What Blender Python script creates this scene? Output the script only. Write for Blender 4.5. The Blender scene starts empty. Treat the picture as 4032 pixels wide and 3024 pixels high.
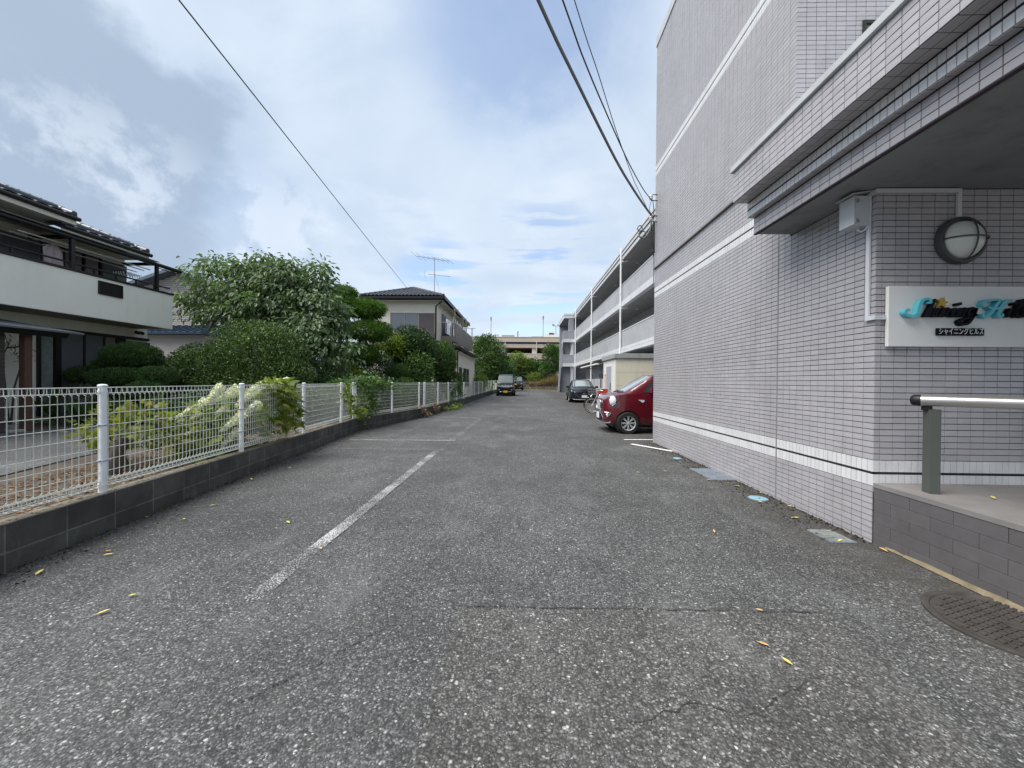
import bpy, math, random
import numpy as np
from mathutils import Vector, Matrix
from mathutils import noise as mnoise

S = bpy.context.scene
C = S.collection
rng = np.random.default_rng(7)
rnd = random.Random(11)

# ------------------------------------------------------------------ camera
EYE = Vector((0.0, 0.0, 1.34))
cd = bpy.data.cameras.new('camera')
cam = bpy.data.objects.new('camera', cd)
C.objects.link(cam)
cd.sensor_width = 36.0
cd.lens = 13.518
cd.clip_start = 0.05
cd.clip_end = 2000.0
# world axes seen in the camera (columns: road-right, road-ahead, up)
Rw = Matrix(((0.99968061, 0.02377093, 0.00858051),
             (0.00872408, -0.00594273, -0.99994429),
             (-0.02371862, 0.99969977, -0.00614821)))
right = Rw.transposed() @ Vector((1, 0, 0))
up = Rw.transposed() @ Vector((0, -1, 0))
back = Rw.transposed() @ Vector((0, 0, -1))
cam.matrix_world = Matrix(((right.x, up.x, back.x, EYE.x),
                           (right.y, up.y, back.y, EYE.y),
                           (right.z, up.z, back.z, EYE.z),
                           (0, 0, 0, 1)))
S.camera = cam


class NT:
    """small node-tree writer"""
    def __init__(s, nt):
        s.nt = nt

    def n(s, typ, ins=None, **props):
        nd = s.nt.nodes.new(typ)
        for k, v in props.items():
            setattr(nd, k, v)
        for k, v in (ins or {}).items():
            s.put(nd.inputs[k], v)
        return nd

    def put(s, sock, v):
        if isinstance(v, bpy.types.NodeSocket):
            s.nt.links.new(v, sock)
        else:
            sock.default_value = v

    def m(s, op, a, b=0.0, c=None, clamp=False):
        nd = s.n('ShaderNodeMath', operation=op, use_clamp=clamp)
        s.put(nd.inputs[0], a)
        s.put(nd.inputs[1], b)
        if c is not None:
            s.put(nd.inputs[2], c)
        return nd.outputs[0]

    def vm(s, op, a, b=None, out=0):
        nd = s.n('ShaderNodeVectorMath', operation=op)
        s.put(nd.inputs[0], a)
        if b is not None:
            s.put(nd.inputs['Scale'] if op == 'SCALE' else nd.inputs[1], b)
        return nd.outputs[out]

    def mix(s, f, a, b, blend='MIX'):
        nd = s.n('ShaderNodeMix', data_type='RGBA', blend_type=blend)
        s.put(nd.inputs[0], f)
        s.put(nd.inputs[6], a if not isinstance(a, tuple) else (*a, 1)[:4])
        s.put(nd.inputs[7], b if not isinstance(b, tuple) else (*b, 1)[:4])
        return nd.outputs[2]

    def noise(s, vec, scale, detail=4.0, rough=0.5, dist=0.0, out=0):
        return s.n('ShaderNodeTexNoise', {'Vector': vec, 'Scale': scale, 'Detail': detail,
                                          'Roughness': rough, 'Distortion': dist}).outputs[out]

    def ramp(s, f, stops, interp='LINEAR'):
        nd = s.n('ShaderNodeValToRGB', {'Fac': f})
        cr = nd.color_ramp
        cr.interpolation = interp
        while len(cr.elements) < len(stops):
            cr.elements.new(0.5)
        for e, (p, c) in zip(cr.elements, stops):
            e.position = p
            e.color = (c, c, c, 1) if isinstance(c, (int, float)) else (*c, 1)
        return nd.outputs[0]

    def rng(s, v, a, b, c=0.0, d=1.0, smooth=True):
        nd = s.n('ShaderNodeMapRange', {0: v, 1: a, 2: b, 3: c, 4: d})
        nd.interpolation_type = 'SMOOTHSTEP' if smooth else 'LINEAR'
        return nd.outputs[0]


# ------------------------------------------------------------------ sky
SUN_EL, SUN_AZ = math.radians(58), math.radians(-118)     # azimuth from +Y towards +X
W = bpy.data.worlds.new('World')
S.world = W
W.use_nodes = True
wt = W.node_tree
wt.nodes.clear()
k = NT(wt)
gen = k.n('ShaderNodeTexCoord').outputs['Generated']
d = k.vm('NORMALIZE', gen)
sep = k.n('ShaderNodeSeparateXYZ', {0: d})
dz = k.m('MAXIMUM', sep.outputs[2], 0.0)
den = k.m('ADD', dz, 0.22)
px = k.m('DIVIDE', sep.outputs[0], den)
py = k.m('DIVIDE', sep.outputs[1], den)
p = k.n('ShaderNodeCombineXYZ', {0: px, 1: py, 2: 0.0}).outputs[0]
n_big = k.noise(p, 1.15, 6.0, 0.52, 0.5)
n_mid = k.noise(k.vm('ADD', p, (7.3, 2.1, 3.0)), 2.6, 7.0, 0.58, 0.35)
n_cum = k.noise(k.vm('ADD', d, (3.3, 1.7, 0.4)), 5.5, 9.0, 0.62, 0.25)


def lobe(dr, lo, hi):
    """soft patch of the sky round a direction"""
    v = Vector(dr).normalized()
    return k.rng(k.vm('DOT_PRODUCT', d, tuple(v), out=1), math.cos(math.radians(hi)), math.cos(math.radians(lo)))


sky = k.n('ShaderNodeTexSky', sky_type='NISHITA', sun_disc=False, sun_elevation=SUN_EL,
          sun_rotation=SUN_AZ, altitude=20.0, air_density=1.0, dust_density=0.6, ozone_density=2.0)
bg_sky = k.n('ShaderNodeBackground', {'Color': sky.outputs[0], 'Strength': 0.14})
# veil of cloud: nearly everywhere, thinner in a few places
wisp = k.noise(k.vm('MULTIPLY', d, (3.0, 3.0, 22.0)), 1.6, 5.0)
open1 = k.m('MULTIPLY', lobe((0.02, 1.0, 0.92), 1, 17), k.rng(n_mid, 0.34, 0.58, 0.35, 1.0))
open2 = k.m('MULTIPLY', lobe((0.05, 1.0, 0.275), 1, 12), k.rng(wisp, 0.47, 0.60))
open3 = k.m('MULTIPLY', lobe((-0.22, 1.0, 0.265), 1, 7), k.rng(wisp, 0.45, 0.58))
cov = k.rng(n_big, 0.25, 0.55, 0.84, 0.97)
cov = k.m('SUBTRACT', cov, k.m('MULTIPLY', open1, 0.62))
cov = k.m('SUBTRACT', cov, k.m('MULTIPLY', open2, 0.75))
cov = k.m('SUBTRACT', cov, k.m('MULTIPLY', open3, 0.75), clamp=True)
veil = k.mix(k.rng(n_big, 0.30, 0.66), (0.365, 0.435, 0.525), (0.445, 0.51, 0.59))
veil = k.mix(k.m('MULTIPLY', k.rng(n_mid, 0.44, 0.70), 0.55), veil, (0.50, 0.555, 0.625))
# grey-blue low clouds on the left and pale heaped ones above the houses
edge = k.noise(k.vm('ADD', k.vm('MULTIPLY', d, (1.0, 1.0, 1.6)), (1.5, 4.0, 2.0)), 3.4, 9.0, 0.56, 0.25)
dark_a = k.rng(k.m('ADD', k.m('MULTIPLY', lobe((-1.32, 1.0, 0.60), 2, 20), 0.75), k.m('MULTIPLY', k.m('SUBTRACT', edge, 0.5), 1.5)), 0.22, 0.50)
dark_c = k.m('MULTIPLY', lobe((-0.97, 1.0, 0.69), 1.5, 6), k.rng(n_cum, 0.44, 0.55))
dark_b = k.rng(k.m('ADD', k.m('MULTIPLY', lobe((-0.95, 1.0, 0.44), 2, 20), 0.7), k.m('MULTIPLY', k.m('SUBTRACT', edge, 0.5), 1.1)), 0.12, 0.62)
white = k.m('MULTIPLY', lobe((-0.66, 1.0, 0.375), 2, 9), k.rng(n_cum, 0.47, 0.56))
white2 = k.m('MULTIPLY', lobe((-1.15, 1.0, 0.42), 2, 14), k.rng(n_cum, 0.52, 0.62))
veil = k.mix(k.m('MULTIPLY', dark_b, 0.55), veil, (0.27, 0.345, 0.455))
veil = k.mix(k.m('MULTIPLY', k.m('MAXIMUM', dark_a, dark_c), 0.90), veil, (0.245, 0.305, 0.39))
veil = k.mix(k.m('MULTIPLY', k.m('MAXIMUM', white, white2), 0.55), veil, (0.53, 0.58, 0.645))
cov = k.m('MAXIMUM', cov, k.m('MULTIPLY', k.m('MAXIMUM', white, dark_a), 0.95))
veil = k.mix(k.rng(sep.outputs[2], -0.05, 0.02), (0.30, 0.31, 0.32), veil)
bg_cl = k.n('ShaderNodeBackground', {'Color': veil, 'Strength': 1.0})
mixw = k.n('ShaderNodeMixShader', {0: cov, 1: bg_sky.outputs[0], 2: bg_cl.outputs[0]})
wo = k.n('ShaderNodeOutputWorld', {'Surface': mixw.outputs[0]})

# ------------------------------------------------------------------ sun (behind thin cloud) and exposure
sd = bpy.data.lights.new('sun', 'SUN')
sd.energy = 3.2
sd.angle = math.radians(45)
sd.color = (1.0, 0.955, 0.89)
sun = bpy.data.objects.new('sun', sd)
C.objects.link(sun)
sv = Vector((math.sin(SUN_AZ) * math.cos(SUN_EL), math.cos(SUN_AZ) * math.cos(SUN_EL), math.sin(SUN_EL)))
sun.rotation_euler = sv.to_track_quat('Z', 'Y').to_euler()
sun.location = (0, 0, 40)
S.view_settings.view_transform = 'Standard'
S.view_settings.look = 'None'
S.view_settings.gamma = 1.0
S.view_settings.exposure = 0.76
S.view_settings.use_curve_mapping = False
S.cycles.max_bounces = 6
S.cycles.transparent_max_bounces = 12


# ------------------------------------------------------------------ materials
def new_mat(name):
    m = bpy.data.materials.new(name)
    m.use_nodes = True
    m.node_tree.nodes.clear()
    return m, NT(m.node_tree)


def finish(k, bsdf):
    k.n('ShaderNodeOutputMaterial', {'Surface': bsdf})


def c3(c):
    return (c[0], c[1], c[2], 1.0)


def mat(name, col, rough=0.6, metal=0.0, var=0.10, vs=3.0, bump=0.0, bs=60.0, spec=0.4, dirt=0.0, coat=0.0, tint=0.0, pale=0.0):
    """plain surface with uneven colour, fine grain and optional grime"""
    m, k = new_mat(name)
    pos = k.n('ShaderNodeNewGeometry').outputs['Position']
    nz = k.noise(pos, vs, 6.0, 0.6)
    f = k.rng(nz, 0.25, 0.75, 1.0 - var, 1.0 + var, smooth=False)
    colr = k.vm('SCALE', c3(col)[:3], f)
    if tint:
        at = k.n('ShaderNodeAttribute', attribute_name='tint').outputs['Fac']
        oi = k.n('ShaderNodeObjectInfo').outputs['Random']
        t = k.m('FRACT', k.m('ADD', at, oi))
        colr = k.vm('SCALE', colr, k.rng(t, 0, 1, 1 - tint, 1 + tint, smooth=False))
    if dirt:
        st = k.noise(k.vm('MULTIPLY', pos, (2.2, 2.2, 0.5)), 1.7, 8.0, 0.65)
        colr = k.mix(k.rng(st, 0.46, 0.78, 0.0, dirt), colr, k.vm('MULTIPLY', colr, (0.42, 0.40, 0.36)))
    if pale:
        pl = k.noise(k.vm('ADD', k.vm('MULTIPLY', pos, (3.0, 3.0, 1.4)), (4.0, 9.0, 2.0)), 2.2, 9.0, 0.7)
        colr = k.mix(k.rng(pl, 0.52, 0.74, 0.0, pale), colr, k.vm('ADD', k.vm('SCALE', colr, 1.5), (.05, .05, .048)))
    ins = {'Base Color': colr, 'Roughness': rough, 'Metallic': metal, 'Specular IOR Level': spec}
    if coat:
        ins['Coat Weight'] = coat
        ins['Coat Roughness'] = 0.04
    if bump:
        b = k.n('ShaderNodeBump', {'Strength': bump, 'Distance': 0.004, 'Height': k.noise(pos, bs, 5.0, 0.65)})
        ins['Normal'] = b.outputs[0]
    finish(k, k.n('ShaderNodeBsdfPrincipled', ins).outputs[0])
    return m


def leaf_mat(name, dark, light, rough=0.45, trans=0.25, vs=1.6):
    m, k = new_mat(name)
    at = k.n('ShaderNodeAttribute', attribute_name='tint').outputs['Fac']
    pos = k.n('ShaderNodeNewGeometry').outputs['Position']
    f = k.m('ADD', k.m('MULTIPLY', at, 0.75), k.m('MULTIPLY', k.noise(pos, vs, 3.0), 0.45))
    col = k.mix(k.rng(f, 0.15, 0.95), c3(dark), c3(light))
    b = k.n('ShaderNodeBsdfPrincipled', {'Base Color': col, 'Roughness': rough, 'Specular IOR Level': 0.35})
    t = k.n('ShaderNodeBsdfTranslucent', {'Color': k.vm('MULTIPLY', col, (1.3, 1.5, 0.7))})
    finish(k, k.n('ShaderNodeMixShader', {0: trans, 1: b.outputs[0], 2: t.outputs[0]}).outputs[0])
    return m


def glass_mat(name, col, rough=0.04):
    m, k = new_mat(name)
    b = k.n('ShaderNodeBsdfPrincipled', {'Base Color': c3(col), 'Roughness': rough, 'Specular IOR Level': 0.9,
                                         'Coat Weight': 0.6, 'Coat Roughness': 0.02})
    finish(k, b.outputs[0])
    return m


# ------------------------------------------------------------------ mesh builder
WL = {}          # world location of each root, so that parts are written in world coordinates


class MB:
    def __init__(s):
        s.v, s.f, s.mi, s.t = [], [], [], []
        s.cur = 0
        s.tint = 0.0

    def add(s, vs, fs):
        o = len(s.v)
        s.v.extend([tuple(x) for x in vs])
        for f in fs:
            s.f.append([i + o for i in f])
            s.mi.append(s.cur)
            s.t.append(s.tint)
        return s

    def poly(s, *pts):
        return s.add(pts, [list(range(len(pts)))])

    def box(s, x0, x1, y0, y1, z0, z1):
        return s.add([(x0, y0, z0), (x1, y0, z0), (x1, y1, z0), (x0, y1, z0),
                      (x0, y0, z1), (x1, y0, z1), (x1, y1, z1), (x0, y1, z1)],
                     [[3, 2, 1, 0], [4, 5, 6, 7], [0, 1, 5, 4], [1, 2, 6, 5], [2, 3, 7, 6], [3, 0, 4, 7]])

    def cbox(s, x0, x1, y0, y1, z0, z1, b):
        """box with chamfered edges"""
        X, Y, Z = (x0, x1), (y0, y1), (z0, z1)
        vs, idx = [], {}
        for i in (0, 1):
            for j in (0, 1):
                for l in (0, 1):
                    P = [X[i], Y[j], Z[l]]
                    sg = [1 if q == 0 else -1 for q in (i, j, l)]
                    for ax in range(3):
                        q = [P[a] + (sg[a] * b if a != ax else 0) for a in range(3)]
                        idx[(i, j, l, ax)] = len(vs)
                        vs.append(tuple(q))
        fs = []
        for ax in range(3):
            o = [a for a in range(3) if a != ax]
            for e in (0, 1):
                loop = []
                for (u, w) in ((0, 0), (1, 0), (1, 1), (0, 1)):
                    key = [0, 0, 0]
                    key[ax], key[o[0]], key[o[1]] = e, u, w
                    loop.append(idx[(*key, ax)])
                fs.append(loop)
            for u in (0, 1):
                for w in (0, 1):
                    key0, key1 = [0, 0, 0], [0, 0, 0]
                    key0[o[0]] = key1[o[0]] = u
                    key0[o[1]] = key1[o[1]] = w
                    key0[ax], key1[ax] = 0, 1
                    fs.append([idx[(*key0, o[0])], idx[(*key1, o[0])], idx[(*key1, o[1])], idx[(*key0, o[1])]])
        for i in (0, 1):
            for j in (0, 1):
                for l in (0, 1):
                    fs.append([idx[(i, j, l, 0)], idx[(i, j, l, 1)], idx[(i, j, l, 2)]])
        return s.add(vs, fs)

    def obox(s, c, ux, uy, uz):
        c, ux, uy, uz = Vector(c), Vector(ux), Vector(uy), Vector(uz)
        P = [c + a * ux + b * uy + e * uz for e in (-1, 1) for (a, b) in ((-1, -1), (1, -1), (1, 1), (-1, 1))]
        return s.add(P, [[3, 2, 1, 0], [4, 5, 6, 7], [0, 1, 5, 4], [1, 2, 6, 5], [2, 3, 7, 6], [3, 0, 4, 7]])

    def tube(s, path, r, n=8, closed=False, cap=True):
        P = [Vector(q) for q in path]
        R = r if isinstance(r, (list, tuple)) else [r] * len(P)
        m = len(P)
        tan = []
        for i in range(m):
            a = P[(i - 1) % m] if (closed or i > 0) else P[i]
            b = P[(i + 1) % m] if (closed or i < m - 1) else P[i]
            t = (b - a)
            tan.append(t.normalized() if t.length > 1e-9 else Vector((0, 0, 1)))
        ref = Vector((0, 0, 1)) if abs(tan[0].z) < 0.9 else Vector((1, 0, 0))
        nrm = tan[0].cross(ref).normalized()
        vs = []
        for i in range(m):
            nrm = (nrm - tan[i] * nrm.dot(tan[i]))
            nrm = nrm.normalized() if nrm.length > 1e-6 else tan[i].orthogonal().normalized()
            bi = tan[i].cross(nrm)
            for j in range(n):
                a = 2 * math.pi * j / n
                vs.append(P[i] + (nrm * math.cos(a) + bi * math.sin(a)) * R[i])
        fs = []
        for i in range(m if closed else m - 1):
            q = (i + 1) % m
            for j in range(n):
                fs.append([i * n + j, i * n + (j + 1) % n, q * n + (j + 1) % n, q * n + j])
        if cap and not closed:
            fs.append(list(range(n))[::-1])
            fs.append([(m - 1) * n + j for j in range(n)])
        return s.add(vs, fs)

    def lathe(s, prof, c, axis, n=24, cap=True):
        """prof: (radius, distance along axis)"""
        c, ax = Vector(c), Vector(axis).normalized()
        u = ax.orthogonal().normalized()
        w = ax.cross(u)
        vs, fs = [], []
        for (r, hh) in prof:
            for j in range(n):
                a = 2 * math.pi * j / n
                vs.append(c + ax * hh + (u * math.cos(a) + w * math.sin(a)) * r)
        for i in range(len(prof) - 1):
            for j in range(n):
                fs.append([i * n + j, i * n + (j + 1) % n, (i + 1) * n + (j + 1) % n, (i + 1) * n + j])
        if cap and prof[0][0] > 1e-6:
            fs.append(list(range(n))[::-1])
        if cap and prof[-1][0] > 1e-6:
            fs.append([(len(prof) - 1) * n + j for j in range(n)])
        return s.add(vs, fs)

    def prism(s, pts, ext):
        """closed polygon pushed along a vector"""
        e = Vector(ext)
        A = [Vector(q) for q in pts]
        n = len(A)
        return s.add(A + [q + e for q in A], [list(range(n))[::-1], [n + i for i in range(n)]] +
                     [[i, (i + 1) % n, n + (i + 1) % n, n + i] for i in range(n)])

    def loft(s, rings, cap=True):
        n = len(rings[0])
        vs = [q for r in rings for q in r]
        fs = []
        for i in range(len(rings) - 1):
            for j in range(n):
                fs.append([i * n + j, i * n + (j + 1) % n, (i + 1) * n + (j + 1) % n, (i + 1) * n + j])
        if cap:
            fs.append(list(range(n))[::-1])
            fs.append([(len(rings) - 1) * n + j for j in range(n)])
        return s.add(vs, fs)

    def mesh(s, name, mats, off=(0, 0, 0), smooth=None, tint=False):
        me = bpy.data.meshes.new(name)
        ox, oy, oz = off
        me.from_pydata([(a - ox, b - oy, q - oz) for (a, b, q) in s.v], [], s.f)
        for m in (mats if isinstance(mats, (list, tuple)) else [mats]):
            me.materials.append(m)
        me.polygons.foreach_set('material_index', s.mi)
        if tint:
            at = me.attributes.new('tint', 'FLOAT', 'FACE')
            at.data.foreach_set('value', np.array(s.t, dtype=np.float32))
        if smooth is not None:
            me.polygons.foreach_set('use_smooth', [True] * len(s.f))
            me.set_sharp_from_angle(angle=math.radians(smooth))
        me.update()
        return me

    def build(s, name, mats, parent=None, smooth=None, kind=None, label=None, local=False, tint=False):
        off = (0, 0, 0) if (parent is None or local) else WL[parent.name]
        o = bpy.data.objects.new(name, s.mesh(name, mats, off, smooth, tint))
        C.objects.link(o)
        if parent is not None:
            o.parent = parent
            WL[o.name] = WL[parent.name]
        else:
            WL[o.name] = (0, 0, 0)
        if kind:
            o['kind'] = kind
        if label:
            o['label'] = label
        return o


def thing(name, label, cat, loc, group=None, rz=0.0):
    o = bpy.data.objects.new(name, None)
    o.empty_display_size = 0.2
    C.objects.link(o)
    o.location = loc
    o.rotation_euler = (0, 0, rz)
    o['label'] = label
    o['category'] = cat
    if group:
        o['group'] = group
    WL[o.name] = tuple(loc)
    return o


def tag(o, label, cat, group=None):
    o['label'] = label
    o['category'] = cat
    if group:
        o['group'] = group
    return o


def inst(name, me, loc, parent, rot=None):
    """one more object that shares a mesh; loc in world coordinates"""
    o = bpy.data.objects.new(name, me)
    C.objects.link(o)
    w = WL[parent.name] if parent is not None else (0, 0, 0)
    o.location = (loc[0] - w[0], loc[1] - w[1], loc[2] - w[2])
    if rot is not None:
        o.rotation_euler = rot
    if parent is not None:
        o.parent = parent
    return o


def B(*a):
    return MB().box(*a)
# ------------------------------------------------------------------ shared materials
def asphalt_mat(name, big, small, base, warm=0.0, gritty=True):
    m, k = new_mat(name)
    pos = k.n('ShaderNodeNewGeometry').outputs['Position']
    jit = k.vm('ADD', pos, k.vm('SCALE', k.noise(pos, 40.0, 2.0, out=1), 0.006))
    v1 = k.n('ShaderNodeTexVoronoi', {'Vector': jit, 'Scale': big, 'Randomness': 1.0}, voronoi_dimensions='3D', feature='F1')
    v2 = k.n('ShaderNodeTexVoronoi', {'Vector': jit, 'Scale': small, 'Randomness': 1.0}, feature='F1')
    r1 = k.n('ShaderNodeSeparateColor', {0: v1.outputs['Color']}).outputs
    r2 = k.n('ShaderNodeSeparateColor', {0: v2.outputs['Color']}).outputs
    L = base
    s1 = k.ramp(r1[0], [(0.0, .045 * L), (0.5, .075 * L), (0.74, .105 * L), (0.90, .150 * L), (0.97, .23 * L), (1.0, .38 * L)])
    s2 = k.ramp(r2[0], [(0.0, .04 * L), (0.55, .08 * L), (0.8, .12 * L), (0.94, .19 * L), (1.0, .32 * L)])
    cool = k.mix(k.m('MULTIPLY', r1[1], 0.6), (1.0, 1.0, 1.0), (0.90, 1.0, 1.06))
    wm = k.mix(k.m('MULTIPLY', r1[2], 0.5), (1.0, 1.0, 1.0), (1.10, 1.0, 0.86))
    pick = k.rng(k.noise(pos, 26.0, 3.0), 0.47, 0.57)
    col = k.mix(pick, k.vm('MULTIPLY', s1, k.vm('MULTIPLY', cool, wm)), s2)
    gap = k.rng(v1.outputs['Distance'], 0.30, 0.62, 1.0, 0.55)
    col = k.vm('SCALE', col, gap)
    # wear on several scales
    big_n = k.rng(k.noise(pos, 0.42, 5.0, 0.55), 0.28, 0.72, 0.74, 1.34, smooth=False)
    mid_n = k.rng(k.noise(pos, 2.3, 6.0, 0.62), 0.25, 0.75, 0.80, 1.24, smooth=False)
    fine_n = k.rng(k.noise(pos, 17.0, 5.0, 0.6), 0.25, 0.75, 0.78, 1.24, smooth=False)
    col = k.vm('SCALE', col, k.m('MULTIPLY', k.m('MULTIPLY', big_n, mid_n), fine_n))
    xs = k.n('ShaderNodeSeparateXYZ', {0: pos}).outputs
    # pale dust scuffs along the drive lane, stretched in the driving direction
    scuff = k.noise(k.vm('MULTIPLY', pos, (1.6, 0.55, 1.0)), 1.3, 7.0, 0.62)
    col = k.mix(k.m('MULTIPLY', k.rng(scuff, 0.50, 0.74, 0.0, 0.62), k.rng(k.noise(pos, 120.0, 3.0, 0.6), 0.40, 0.62)), col, (.19, .20, .20))
    # brown grit that has washed against the edges
    edge = k.m('MAXIMUM', k.rng(xs[0], 2.05, 2.95), k.rng(xs[0], -2.7, -4.2)) if gritty else 0.0
    grit = k.m('MULTIPLY', edge, k.rng(k.noise(pos, 3.3, 7.0, 0.65), 0.33, 0.60))
    col = k.mix(k.m('MULTIPLY', grit, 0.78), col, k.mix(k.noise(pos, 60.0, 3.0), (.030, .028, .026), (.085, .076, .064)))
    col = k.vm('MULTIPLY', col, (1.0 + warm, 1.0, 1.0 - warm))
    hgt = k.m('SUBTRACT', k.m('MULTIPLY', k.m('ADD', r1[0], 0.4), k.m('SUBTRACT', 1.0, v1.outputs['Distance'])), k.m('MULTIPLY', v2.outputs['Distance'], 0.5))
    b = k.n('ShaderNodeBump', {'Strength': 0.55, 'Distance': 0.004, 'Height': hgt})
    bs = k.n('ShaderNodeBsdfPrincipled', {'Base Color': col, 'Roughness': 0.82, 'Specular IOR Level': 0.3, 'Normal': b.outputs[0]})
    finish(k, bs.outputs[0])
    return m


def paint_mat(name, col, worn):
    """road paint rubbed off down to the stones"""
    m, k = new_mat(name)
    pos = k.n('ShaderNodeNewGeometry').outputs['Position']
    a = k.noise(pos, 85.0, 4.0, 0.7)
    b = k.noise(pos, 2.6, 6.0, 0.6)
    f = k.m('ADD', k.m('MULTIPLY', a, 1.1), k.m('MULTIPLY', b, 0.4))
    al = k.rng(f, worn, worn + 0.16)
    cl = k.vm('SCALE', c3(col)[:3], k.rng(k.noise(pos, 30.0, 4.0), 0.3, 0.7, 0.75, 1.1))
    bs = k.n('ShaderNodeBsdfPrincipled', {'Base Color': cl, 'Roughness': 0.75})
    tr = k.n('ShaderNodeBsdfTransparent')
    finish(k, k.n('ShaderNodeMixShader', {0: al, 1: tr.outputs[0], 2: bs.outputs[0]}).outputs[0])
    return m


M = {}
M['asphalt'] = asphalt_mat('asphalt', 90.0, 165.0, 1.15)
M['patch'] = asphalt_mat('asphalt_patch', 82.0, 170.0, 1.18, 0.02)
M['drive'] = asphalt_mat('driveway_asphalt', 140.0, 260.0, 1.15, 0.0, False)
M['paint'] = paint_mat('worn_white_paint', (.50, .51, .51), 0.71)
M['paint_half'] = paint_mat('half_worn_white_paint', (.46, .47, .47), 0.745)
M['paint_faint'] = paint_mat('faint_white_paint', (.46, .47, .47), 0.775)
M['paint_ghost'] = paint_mat('ghost_white_paint', (.36, .37, .37), 0.86)
M['paint_fresh'] = paint_mat('fresh_white_paint', (.80, .80, .80), 0.52)
M['seam_faint'] = paint_mat('faint_dark_seam', (.03, .03, .032), 0.80)
M['seam'] = paint_mat('dark_seam', (.022, .022, .024), 0.66)
M['tile'] = mat('lilac_grey_wall_tile', (.405, .392, .412), 0.34, var=0.07, vs=0.9, tint=0.05, spec=0.45, dirt=0.20)
M['tile_white'] = mat('white_wall_tile', (.66, .66, .67), 0.34, var=0.06, vs=1.3, tint=0.05, spec=0.45, dirt=0.10)
M['joint'] = mat('dark_tile_joint', (.055, .044, .058), 0.9, var=0.15, vs=8)
M['line'] = mat('black_sealant_line', (.020, .018, .026), 0.7)
M['coping'] = mat('pale_painted_coping', (.52, .53, .55), 0.5, var=0.08, vs=6, dirt=0.35)
M['soffit'] = mat('grey_soffit_paint', (.235, .245, .25), 0.8, var=0.2, vs=1.2, dirt=0.6)
M['plinth'] = mat('charcoal_plinth_tile', (.112, .104, .108), 0.6, var=0.10, vs=12, bump=0.25, bs=180, tint=0.07, dirt=0.15)
M['plinth_joint'] = mat('charcoal_plinth_joint', (.035, .033, .036), 0.9)
M['porch'] = mat('porch_floor_concrete', (.215, .205, .20), 0.8, var=0.12, vs=3, bump=0.3, bs=150, dirt=0.3)
M['mortar'] = mat('ochre_mortar', (.20, .165, .105), 0.95, var=0.45, vs=9, bump=0.6, bs=60)
M['white'] = mat('white_coated_steel', (.74, .76, .78), 0.42, var=0.05, vs=9, dirt=0.10)
M['wirewhite'] = mat('cream_white_wire', (.62, .64, .60), .45, var=.08, vs=7, dirt=.2)
M['clamp'] = mat('galvanised_clamp', (.42, .44, .46), 0.4, metal=0.8, var=0.2, vs=40)
M['block'] = mat('weathered_dark_block', (.070, .069, .064), 0.92, var=0.35, vs=5, bump=0.7, bs=110, tint=0.22, dirt=0.6, pale=0.7)
M['block_joint'] = mat('pale_block_mortar', (.135, .135, .13), 0.95, var=0.5, vs=5, bump=0.4, bs=80, dirt=0.9)
M['block_top'] = mat('mossy_block_top', (.150, .138, .112), 0.95, var=0.35, vs=7, bump=0.5, bs=90, dirt=0.5)
M['soil'] = mat('dark_garden_soil', (.075, .060, .045), 0.95, var=0.4, vs=3, bump=0.8, bs=40)
M['earth'] = mat('far_ground_earth', (.11, .105, .075), 0.95, var=0.3, vs=0.6)
M['kerbstone'] = mat('pale_edging_stone', (.30, .29, .27), 0.9, var=0.25, vs=6, bump=0.4, bs=70)
M['black'] = mat('black_plastic', (.012, .012, .014), 0.45)
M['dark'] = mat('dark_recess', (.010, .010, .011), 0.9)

# ------------------------------------------------------------------ ground
def gz(y):
    """the lot climbs a little towards its far end"""
    pts = [(-60, 0), (22, 0), (33, .12), (44, .2), (62, .25), (400, .25)]
    for (a, za), (b, zb) in zip(pts, pts[1:]):
        if y <= b:
            return za + (zb - za) * (y - a) / (b - a)
    return .25


b = MB()
ys = [-60, 22, 33, 44, 62, 200, 900]
for y0, y1 in zip(ys, ys[1:]):
    b.poly((-700, y0, gz(y0) - .03), (700, y0, gz(y0) - .03), (700, y1, gz(y1) - .03), (-700, y1, gz(y1) - .03))
b.build('ground', M['earth'], kind='structure')


def kerb_x(y):
    """centre line of the low block wall and its fence"""
    if y <= 10.03:
        return -3.304 - .1086 * y
    if y <= 14.0:
        return -4.393 + (y - 10.03) * .1745
    return -3.62 + (y - 14.0) * .037


b = MB()
ys = [-14, 10.03, 14.0, 22, 33, 44, 58]
for y0, y1 in zip(ys, ys[1:]):
    b.poly((kerb_x(y0), y0, gz(y0)), (14, y0, gz(y0)), (14, y1, gz(y1)), (kerb_x(y1), y1, gz(y1)))
b.build('parking_lot', M['asphalt'], kind='structure')

# newer patch of asphalt in front, with ragged dark seams
def ragged(pts, step, amp):
    out = []
    for i in range(len(pts)):
        a, c = Vector((*pts[i], 0)), Vector((*pts[(i + 1) % len(pts)], 0))
        n = max(1, int((c - a).length / step))
        for j in range(n):
            q = a.lerp(c, j / n)
            out.append((q.x + rnd.uniform(-amp, amp), q.y + rnd.uniform(-amp, amp)))
    return out


pp = ragged([(-.40, .7), (1.62, .7), (1.78, 2.28), (-.36, 2.26)], .05, .008)
MB().poly(*[(x, y, .004) for x, y in pp]).build('asphalt_patch', M['patch'], kind='structure')


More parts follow.
